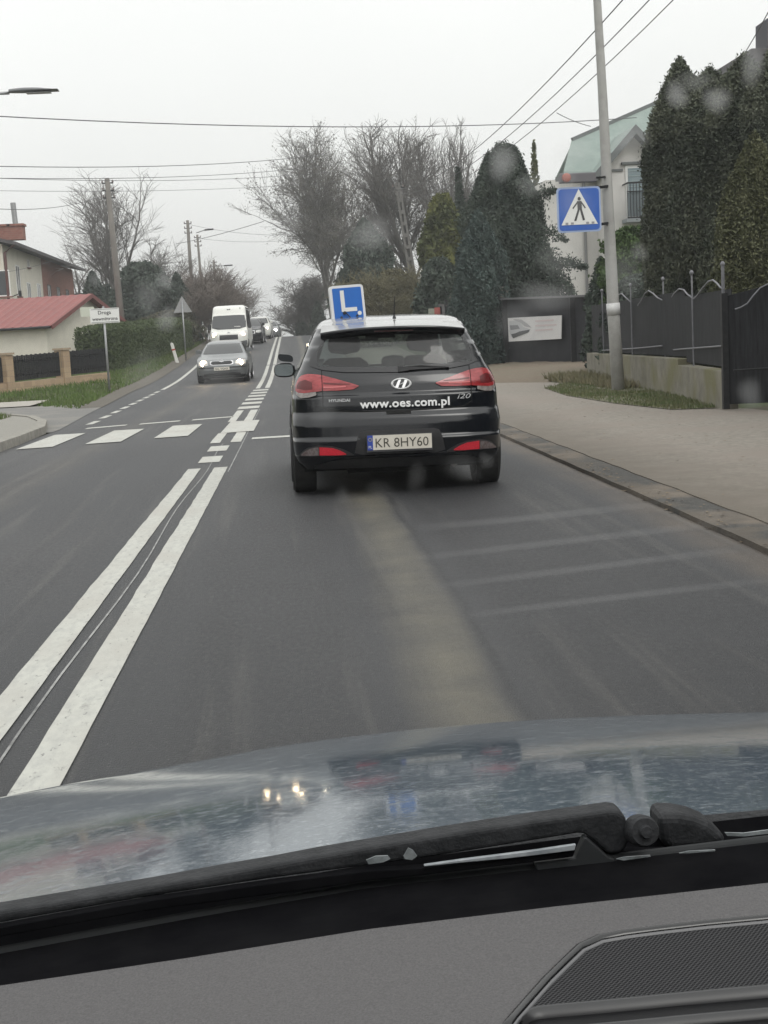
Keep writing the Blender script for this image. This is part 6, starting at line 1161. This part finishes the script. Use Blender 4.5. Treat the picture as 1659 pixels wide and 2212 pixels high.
oncoming('pale_car', 'white car with its headlights lit, third behind the white van near the crest', 'car', (px(557, 727, 97.0), 97.0, zr(98) - 0.05), LV_SUV, WSS, M_WHITEP, HLS, None, ([(-.4, .66), (.4, .66)], [(-.4, .80), (.4, .80)], False), W=.90, wr=.34, rot=radians(-2.5), m_l=lamp_em('far_headlamp', 60))
oncoming('saloon_car', 'farthest oncoming car, only its lit headlights showing over the crest', 'car', (px(578, 722, 108.0), 108.0, zr(109) - 0.1), LV_SEDAN, ([(-.68, .985), (-.4, .965), (.4, .965), (.68, .985)], [(-.68, 1.02), (-.60, 1.22), (-.54, 1.345), (.54, 1.345), (.60, 1.22), (.68, 1.02)]), M_GREYP, ([(.45, .60), (.60, .585), (.80, .60)], [(.45, .72), (.60, .755), (.72, .76), (.80, .74)], .10), W=.875, m_l=lamp_em('far_headlamp', 60), rot=radians(-2.5))

# ------------------------------------------------------------------ the car the photograph was taken from
own = empty('own_car', (0.3, 1.0, 0.0), 'car seen from the driver seat: blue grey bonnet, black wiper and grey dashboard', 'car')
def lut(pts, u): return float(np.interp(u, [p[0] for p in pts], [p[1] for p in pts]))
EDGE = [(-300, 1785), (0, 1722), (150, 1693), (300, 1668), (450, 1640), (600, 1612), (750, 1592), (900, 1575), (1050, 1562), (1200, 1552), (1400, 1544), (1659, 1538), (2000, 1540)]
BASE = [(-300, 2025), (0, 1965), (336, 1905), (560, 1868), (796, 1834), (1060, 1800), (1327, 1778), (1659, 1752), (2000, 1740)]
M_HOOD = mat('blue_grey_bonnet', (0.085, 0.108, 0.135), (0.105, 0.130, 0.156), scale=2.5, rough=0.12, metal=0.15, coat=0.22, spec=0.45)
def hood_detail():
    """road dirt and dried drops: pale specks and streaks across the paint"""
    t = M_HOOD.node_tree; b = t.nodes['Principled BSDF']; src = b.inputs['Base Color'].links[0].from_socket; g = t.nodes.new('ShaderNodeTexCoord')
    def layer(scale, stretch, lo, hi, col, mxv, src):
        mp = t.nodes.new('ShaderNodeMapping'); mp.inputs['Scale'].default_value = stretch; n = t.nodes.new('ShaderNodeTexNoise'); n.inputs['Scale'].default_value = scale; n.inputs['Detail'].default_value = 3; n.inputs['Roughness'].default_value = 0.6
        r = t.nodes.new('ShaderNodeMapRange'); r.inputs['From Min'].default_value = lo; r.inputs['From Max'].default_value = hi; r.inputs['To Max'].default_value = mxv; x = t.nodes.new('ShaderNodeMix'); x.data_type = 'RGBA'; x.inputs['B'].default_value = (*col, 1)
        t.links.new(g.outputs['Object'], mp.inputs[0]); t.links.new(mp.outputs[0], n.inputs['Vector']); t.links.new(n.outputs['Fac'], r.inputs['Value']); t.links.new(r.outputs[0], x.inputs['Factor']); t.links.new(src, x.inputs['A']); return x.outputs['Result'], n, r
    s1, n1, r1 = layer(300, (0.6, 0.6, 1), 0.55, 0.62, (0.27, 0.295, 0.315), 0.55, src)
    s2, n2, r2 = layer(120, (0.4, 0.6, 1), 0.50, 0.70, (0.19, 0.22, 0.25), 0.35, s1)
    s3, n3, r3 = layer(120, (0.4, 0.7, 1), 0.60, 0.68, (0.03, 0.042, 0.056), 0.4, s2)
    t.links.new(s3, b.inputs['Base Color'])
    bp = t.nodes.new('ShaderNodeBump'); bp.inputs['Strength'].default_value = 0.05; bp.inputs['Distance'].default_value = 0.001; t.links.new(n1.outputs['Fac'], bp.inputs['Height']); t.links.new(bp.outputs[0], b.inputs['Normal'])
    q = t.nodes.new('ShaderNodeMapRange'); q.inputs['From Min'].default_value = 0.5; q.inputs['From Max'].default_value = 0.7; q.inputs['To Min'].default_value = 0.05; q.inputs['To Max'].default_value = 0.22; t.links.new(n2.outputs['Fac'], q.inputs['Value']); t.links.new(q.outputs[0], b.inputs['Roughness'])
hood_detail()
rows = []
us = list(range(-300, 2001, 46)); NR = 26
for k in range(NR + 1):
    t = k / NR; row = []
    for u in us:
        a, b = at(u, lut(EDGE, u), 1.75), at(u, lut(BASE, u) + 12, 0.98); p = b + (a - b) * t
        p[2] += 0.012 * math.sin(pi * t) - 0.0; row.append(tuple(p))
    rows.append(row)
# nose rolls over and down
for dy, dz in ((0.02, -0.006), (0.05, -0.03), (0.075, -0.09), (0.09, -0.2)): rows.append([(p[0], p[1] + dy, p[2] + dz) for p in rows[NR]])
mb = MB(); mb.grid(rows); mb.build('bonnet', M_HOOD, own, smooth=True)
# raised crease sweeping over the left of the bonnet
# cowl, scuttle and black screen edge, from the bonnet back to the dashboard
def band(name, top, bot, Ya, Yb, m, bulge=0.0, NRW=6, u0=-300, u1=2000, thick=0.02, step=40):
    rows = []; uu = list(np.arange(u0, u1 + 1, step))
    for k in range(NRW + 1):
        t = k / NRW; row = []
        for u in uu:
            a, b = at(u, lut(top, u), Ya), at(u, lut(bot, u), Yb); p = a + (b - a) * t; p[2] += bulge * math.sin(pi * t); row.append(tuple(p))
        rows.append(row)
    mb = MB(); mb.grid(rows); mb.grid([rows[0], [(p[0], p[1], p[2] - thick) for p in rows[0]]]); mb.grid([rows[-1], [(p[0], p[1], p[2] - thick) for p in rows[-1]]])
    return mb.build(name, m, own, smooth=False)
COWL_B = [(-300, 2072), (0, 2012), (432, 1931), (796, 1869), (1060, 1834), (1327, 1800), (1659, 1764), (2000, 1735)]
GLB = [(-300, 2115), (0, 2056), (432, 1976), (796, 1914), (1100, 1880), (1340, 1853), (1659, 1815), (2000, 1790)]
DT = [(-300, 2172), (0, 2121), (400, 2062), (796, 1999), (1200, 1950), (1659, 1899), (2000, 1868)]
M_COWL = mat('cowl_plastic', (0.014, 0.015, 0.017), (0.042, 0.043, 0.046), scale=180, rough=0.8, spec=0.25, bump=0.5, bscale=500)
M_GLOSSB = mat('screen_edge_black', (0.006, 0.006, 0.007), (0.010, 0.010, 0.011), scale=18, rough=0.9, spec=0.0)
band('scuttle_panel', BASE, COWL_B, 0.945, 0.905, M_COWL, 0.003)
band('scuttle_gutter', [(u, v - 2) for u, v in COWL_B], GLB, 0.90, 0.87, M_GLOSSB, -0.012)
band('seal', [(u, v - 4) for u, v in GLB], [(u, v + 7) for u, v in GLB], 0.868, 0.862, mat('rubber_seal', (0.022, 0.024, 0.026), rough=0.6, spec=0.3), 0.004)
band('screen_edge', [(u, v + 4) for u, v in GLB], [(u, v + 10) for u, v in DT], 0.858, 0.80, M_GLOSSB, -0.004)
M_DASH = mat('dashboard_grain', (0.100, 0.097, 0.099), (0.140, 0.136, 0.138), scale=700, rough=0.8, spec=0.15, bump=0.35, bscale=1100)
# dashboard
def dpt(u, v, lift=0.0):      # on the dash top: a gently rising sheet
    vt = lut(DT, u); t = (v - vt) / 300.0; Y = 0.80 - 0.16 * t; p = at(u, v, Y); p[2] += lift; return p
rows = [[tuple(dpt(u, lut(DT, u) + dv) + np.array([0, 0, dz])) for u in range(-300, 2001, 50)] for dv, dz in ((2, -0.02), (0, -0.006), (3, -0.0015), (8, 0), (40, 0), (120, 0), (220, 0), (320, 0), (420, 0), (560, 0))]
db = MB().grid(rows).build('dashboard', M_DASH, own, smooth=True)
# speaker grille with its trim ring
CU = lambda x, y: (796.3 + 0.52 * x, 1504.2 + 0.52 * y)
OUT = [(540, 1440), (600, 1361), (670, 1280), (740, 1200), (810, 1130), (880, 1062), (960, 1024), (1060, 1006), (1200, 988), (1400, 965), (1659, 941), (1900, 920)]
LOWE = [(640, 1365), (680, 1325), (760, 1316), (900, 1304), (1100, 1285), (1300, 1265), (1659, 1233), (1900, 1212)]
rows_t = []; uo = [CU(*p) for p in OUT]; lo_ = [CU(*p) for p in LOWE]
def make_grille():
    m = mat('grille_mesh', (0.045, 0.045, 0.048), rough=0.7, spec=0.15); t = m.node_tree; b = t.nodes['Principled BSDF']; g = t.nodes.new('ShaderNodeTexCoord'); mp = t.nodes.new('ShaderNodeMapping'); mp.inputs['Scale'].default_value = (480, 480, 0); mp.inputs['Rotation'].default_value = (0, 0, radians(38))
    v = t.nodes.new('ShaderNodeTexVoronoi'); v.inputs['Scale'].default_value = 1.0; v.inputs['Randomness'].default_value = 0.0; r = t.nodes.new('ShaderNodeMapRange'); r.inputs['From Min'].default_value = 0.18; r.inputs['From Max'].default_value = 0.46
    x = t.nodes.new('ShaderNodeMix'); x.data_type = 'RGBA'; x.inputs['A'].default_value = (0.004, 0.004, 0.005, 1); x.inputs['B'].default_value = (0.055, 0.055, 0.058, 1)
    t.links.new(g.outputs['Object'], mp.inputs[0]); t.links.new(mp.outputs[0], v.inputs['Vector']); t.links.new(v.outputs['Distance'], r.inputs['Value']); t.links.new(r.outputs[0], x.inputs['Factor']); t.links.new(x.outputs['Result'], b.inputs['Base Color'])
    bp = t.nodes.new('ShaderNodeBump'); bp.inputs['Strength'].default_value = 0.8; bp.inputs['Distance'].default_value = 0.002; t.links.new(r.outputs[0], bp.inputs['Height']); t.links.new(bp.outputs[0], b.inputs['Normal']); return m
top_r, bot_r = [], []
for u in np.arange(CU(672, 0)[0], CU(1900, 0)[0], 12):
    top_r.append((u, lut([CU(a + 22, b + 16) for a, b in OUT], u))); bot_r.append((u, lut(lo_, u)))
mb = MB(); mb.grid([[tuple(dpt(a[0], a[1] + (b[1] - a[1]) * k / 8, 0.0025)) for a, b in zip(top_r, bot_r)] for k in range(9)]); gg = mb.build('speaker_grille', make_grille(), db, smooth=True)
for v_ in gg.data.vertices: pass
def reparent_fix(o, top): pass
MB().tube([dpt(*p, 0.002) for p in uo], 0.0032, 8).build('trim_ring', mat('gloss_black_trim', (0.008, 0.008, 0.009), rough=0.18, spec=0.6), db, smooth=True)
MB().tube([dpt(p[0] + 7, p[1] + 7, 0.002) for p in uo], 0.0016, 6).build('trim_ring', mat('grey_trim', (0.13, 0.13, 0.135), rough=0.4), db, smooth=True)
G1_ = [(u, v + 2) for u, v in lo_]; G2_ = [(u, v + 34) for u, v in lo_]
for nm, A_, B_, mm_, lf in (('vent_lip', [(u, v) for u, v in lo_], [(u, v + 14) for u, v in lo_], mat('vent_grey', (0.035, 0.035, 0.037), rough=0.35), 0.006), ('vent_slot', [(u, v + 14) for u, v in lo_], [(u, v + 48) for u, v in lo_], mat('vent_black', (0.005, 0.005, 0.006), rough=0.5, spec=0.15), 0.001), ('vent_bar', [(u, v + 48) for u, v in lo_], [(u, v + 60) for u, v in lo_], mat('vent_grey', (0.035, 0.035, 0.037), rough=0.35), 0.005), ('vent_slot', [(u, v + 60) for u, v in lo_], [(u, v + 150) for u, v in lo_], mat('vent_black', (0.005, 0.005, 0.006), rough=0.5, spec=0.15), 0.001)):
    uu = np.linspace(lo_[0][0], lo_[-1][0], 40); MB().grid([[tuple(dpt(u, lut(A_, u) + (lut(B_, u) - lut(A_, u)) * k / 3, 0.001 + lf * math.sin(pi * k / 3))) for u in uu] for k in range(4)]).build(nm, mm_, db, smooth=True)
# wiper
def wpoly(name, pts, Y, thick, m, bevel=0.003, par=own, dz=0.0):
    P = [at(*CU(*p), Y) for p in pts]; return MB().prism([tuple(p + (0, 0, dz)) for p in P], (0, thick, 0)).build(name, m, par, bevel=bevel, seg=3)
M_WIP = mat('wiper_black', (0.018, 0.019, 0.021), (0.034, 0.035, 0.038), scale=60, rough=0.65, spec=0.22, bump=0.15, bscale=300)
wa = wpoly('wiper_arm', [(-1700, 925), (-900, 792), (-600, 736), (-420, 706), (-200, 664), (0, 630), (250, 588), (500, 548), (700, 518), (870, 494), (1010, 474), (1040, 478), (1070, 500), (1085, 600), (1060, 652), (1000, 660), (930, 598), (895, 574), (870, 572), (700, 600), (500, 632), (250, 672), (0, 706), (-420, 762), (-900, 834), (-1700, 975)], 0.86, 0.02, M_WIP)
P0_ = at(*CU(1140, 556), 0.850); wpv = MB(); k_ = 0.52 * 0.86 / F
wpv.tube([P0_ + (0, 0.012, -0.004), P0_ + (0, -0.002, 0), P0_ + (0, -0.006, 0.001)], [68 * k_, 68 * k_, 58 * k_], 28); wpv.tube([P0_ + (0, -0.006, 0.001), P0_ + (0, -0.010, 0.002)], [30 * k_, 24 * k_], 18); wpv.build('wiper_pivot', M_WIP, own)
wpoly('pivot_cover', [(1205, 500), (1240, 492), (1300, 494), (1360, 506), (1420, 530), (1470, 570), (1500, 610), (1440, 632), (1340, 642), (1240, 640), (1215, 600)], 0.875, 0.03, M_WIP, 0.006)
wpoly('pivot_base', [(880, 640), (1180, 645), (1260, 640), (1500, 620), (1700, 600), (1700, 660), (1300, 690), (1030, 712), (880, 730)], 0.873, 0.01, M_GLOSSB, 0.002)
wpoly('blade_carrier', [(690, 692), (860, 672), (895, 590), (905, 588), (1000, 672), (1020, 676), (1020, 716), (710, 752)], 0.857, 0.008, mat('carrier_plastic', (0.022, 0.024, 0.026), rough=0.6), 0.002)
wpoly('wiper_blade', [(-1700, 990), (-900, 846), (-420, 778), (0, 724), (250, 712), (500, 682), (860, 640), (850, 668), (500, 712), (250, 742), (0, 768), (-420, 826), (-900, 888), (-1700, 1030)], 0.853, 0.008, M_GLOSSB, 0.001)
wpoly('blade_highlight', [(230, 702), (400, 678), (560, 658), (700, 640), (820, 622), (862, 616), (856, 640), (700, 660), (560, 676), (400, 690), (230, 708)], 0.850, 0.003, mat('blade_shine', (0.36, 0.38, 0.40), (0.20, 0.22, 0.24), scale=60, rough=0.3), 0.001)  # highlight along the wiper blade, painted as a pale strip
# wet glints on the glass edge and scuttle, shine put into their pale colour
M_GLINT = mat('water_glint', (0.26, 0.28, 0.29), (0.14, 0.155, 0.16), scale=120, rough=0.25)
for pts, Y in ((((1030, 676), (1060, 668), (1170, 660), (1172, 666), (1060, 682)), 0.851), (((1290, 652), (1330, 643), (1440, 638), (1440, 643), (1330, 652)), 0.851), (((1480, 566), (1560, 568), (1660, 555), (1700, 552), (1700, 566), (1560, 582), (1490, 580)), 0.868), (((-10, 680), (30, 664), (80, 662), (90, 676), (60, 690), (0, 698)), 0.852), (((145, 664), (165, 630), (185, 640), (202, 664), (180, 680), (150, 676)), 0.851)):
    wpoly('water_glint', pts, Y, 0.001, M_GLINT, 0.0)
P = [at(243, 1962, 0.875), at(300, 1948, 0.875), at(356, 1933, 0.875)]; MB().tube(P, [0.002, 0.003, 0.002], 8).build('water_glint', M_GLINT, own, smooth=True)
# roof and rear of the cabin: they shade the dashboard
mb = MB(); mb.box(-0.55, 1.15, -1.9, 0.10, 1.37, 1.40); mb.box(-0.55, 1.15, -1.95, -1.9, 0.5, 1.40); mb.box(-0.60, -0.55, -1.9, -0.25, 0.3, 0.95); mb.box(1.15, 1.20, -1.9, 0.4, 0.3, 0.95); mb.build('cabin_shell', mat('headlining', (0.30, 0.29, 0.28), rough=0.9), own)
# the windscreen itself, clear, with dried drops and painted vent reflections on it
M_CLEAR = bpy.data.materials.new('clear_screen'); M_CLEAR.use_nodes = True; t_ = M_CLEAR.node_tree; t_.nodes.clear()
o_ = t_.nodes.new('ShaderNodeOutputMaterial'); x_ = t_.nodes.new('ShaderNodeBsdfTransparent'); x_.inputs[0].default_value = (0.975, 0.985, 0.98, 1); t_.links.new(x_.outputs[0], o_.inputs[0])
def screen(x, z): return 0.84 - (z - 0.87) * 1.28          # raked glass: y for a height
MB().grid([[(x, screen(x, z) - 0.06 * (x - 0.2) ** 2, z) for x in np.linspace(-0.75, 1.1, 12)] for z in np.linspace(0.86, 1.36, 6)]).build('windscreen', M_CLEAR, own, smooth=True)
def onscreen(u, v, off=0.0):
    d = R @ np.array([(u - CX) / F, -(v - CY) / F, -1.0]); t = 0.5
    for _ in range(30):
        p = EYE + d * t; y = screen(p[0], p[2]) - 0.06 * (p[0] - 0.2) ** 2 - off; t += (y - p[1]) / (d[1] + 1.28 * d[2])
    return EYE + d * t
def drop_refl_mat():
    m = bpy.data.materials.new('dried_drop'); m.use_nodes = True; t = m.node_tree; t.nodes.clear(); o = t.nodes.new('ShaderNodeOutputMaterial'); tr = t.nodes.new('ShaderNodeBsdfTransparent'); df = t.nodes.new('ShaderNodeBsdfTranslucent'); df.inputs[0].default_value = (0.5, 0.5, 0.5, 1)  # this material also carries the painted vent reflections
    at_ = t.nodes.new('ShaderNodeAttribute'); at_.attribute_name = 'drop_or_refl'; mx = t.nodes.new('ShaderNodeMixShader'); k = t.nodes.new('ShaderNodeMath'); k.operation = 'MULTIPLY'; k.inputs[1].default_value = 1.0
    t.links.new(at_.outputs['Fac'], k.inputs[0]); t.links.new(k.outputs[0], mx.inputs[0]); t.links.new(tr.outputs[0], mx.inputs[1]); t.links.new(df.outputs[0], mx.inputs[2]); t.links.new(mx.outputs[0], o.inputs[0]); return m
M_DROP_REFL = drop_refl_mat()  # shared by the dried drops and the painted vent reflections
def drop(u, v, ru, rv, a, lab=None):
    ru *= 0.9; rv *= 0.9
    V, W_, Fs = [], [], []; nr, na = 7, 20; c0_ = onscreen(u, v, 0.002); ph = random.uniform(0, 6)
    for i in range(nr + 1):
        q = i / nr
        for j in range(na):
            th = 2 * pi * j / na; k = q * (1 + 0.10 * sin(2 * th + ph) + 0.07 * sin(3 * th + 2 * ph)); V.append(tuple(onscreen(u + ru * k * cos(th), v + rv * k * sin(th), 0.002))); W_.append(a * (1 - q * q) ** 1.6)
    for i in range(nr):
        for j in range(na): Fs.append((i * na + j, i * na + (j + 1) % na, (i + 1) * na + (j + 1) % na, (i + 1) * na + j))
    mb = MB(); mb.add(V, Fs); ob = mb.build('dried_drop', M_DROP_REFL, own, smooth=True); at2 = ob.data.attributes.new('drop_or_refl', 'FLOAT', 'POINT'); at2.data.foreach_set('value', W_); return ob
for d in ((1462, 205, 34, 42, .30), (1548, 215, 40, 44, .28), (1625, 140, 38, 60, .24), (1500, 175, 60, 30, .14), (1085, 350, 46, 52, .30), (1145, 400, 40, 40, .14), (1360, 300, 60, 40, .22), (1240, 330, 60, 46, .16), (1223, 385, 30, 30, .16), (1240, 440, 50, 60, .14), (1205, 560, 70, 60, .10), (1180, 640, 80, 50, .18),
          (1120, 700, 70, 60, .12), (1350, 590, 60, 70, .12), (1380, 545, 26, 30, .16), (800, 505, 60, 55, .24), (620, 480, 50, 45, .16), (355, 605, 26, 30, .24), (360, 690, 30, 40, .22), (320, 640, 40, 60, .12), (305, 505, 22, 26, .18), (740, 1070, 24, 26, .05), (820, 1060, 40, 34, .04), (900, 1030, 30, 44, .05), (1050, 995, 22, 26, .08),
          (700, 880, 40, 60, .09), (1000, 1010, 60, 40, .06), (470, 820, 60, 40, .10), (545, 1000, 40, 40, .04), (310, 800, 60, 60, .08), (1620, 850, 40, 44, .14), (1100, 890, 60, 60, .05), (560, 640, 30, 34, .10), (205, 605, 20, 22, .14)):
    drop(*d)

def vent_reflection_line(pts, wd, a):  # dash vents' reflection in the windscreen, painted as thin pale strips
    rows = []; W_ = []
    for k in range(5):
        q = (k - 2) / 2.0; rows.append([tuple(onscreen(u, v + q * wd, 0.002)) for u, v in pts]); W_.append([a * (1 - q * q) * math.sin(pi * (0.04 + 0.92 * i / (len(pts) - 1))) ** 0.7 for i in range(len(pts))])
    ob = MB().grid(rows).build('vent_reflection', M_DROP_REFL, own, smooth=True); at2 = ob.data.attributes.new('drop_or_refl', 'FLOAT', 'POINT'); at2.data.foreach_set('value', [x for r in W_ for x in r])
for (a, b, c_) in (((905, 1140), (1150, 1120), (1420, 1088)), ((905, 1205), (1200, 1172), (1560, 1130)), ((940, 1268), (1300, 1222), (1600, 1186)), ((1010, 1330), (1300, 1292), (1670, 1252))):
    vent_reflection_line([tuple(np.array(a) * (1 - t) ** 2 + 2 * np.array(b) * t * (1 - t) + np.array(c_) * t * t) for t in np.linspace(0, 1, 24)], 9, 0.085)

# ------------------------------------------------------------------ damp air
hz = MB().box(-620, 620, -620, 720, -14, 25).build('haze', None)
m = bpy.data.materials.new('damp_air'); m.use_nodes = True; t = m.node_tree; t.nodes.clear(); o = t.nodes.new('ShaderNodeOutputMaterial'); v = t.nodes.new('ShaderNodeVolumePrincipled'); v.inputs['Density'].default_value = 0.0011; v.inputs['Color'].default_value = (0.93, 0.94, 0.95, 1); v.inputs['Anisotropy'].default_value = 0.3
t.links.new(v.outputs[0], o.inputs['Volume']); hz.data.materials.clear(); hz.data.materials.append(m); tag(hz, 'thin damp haze over the road', 'haze', kind='stuff')
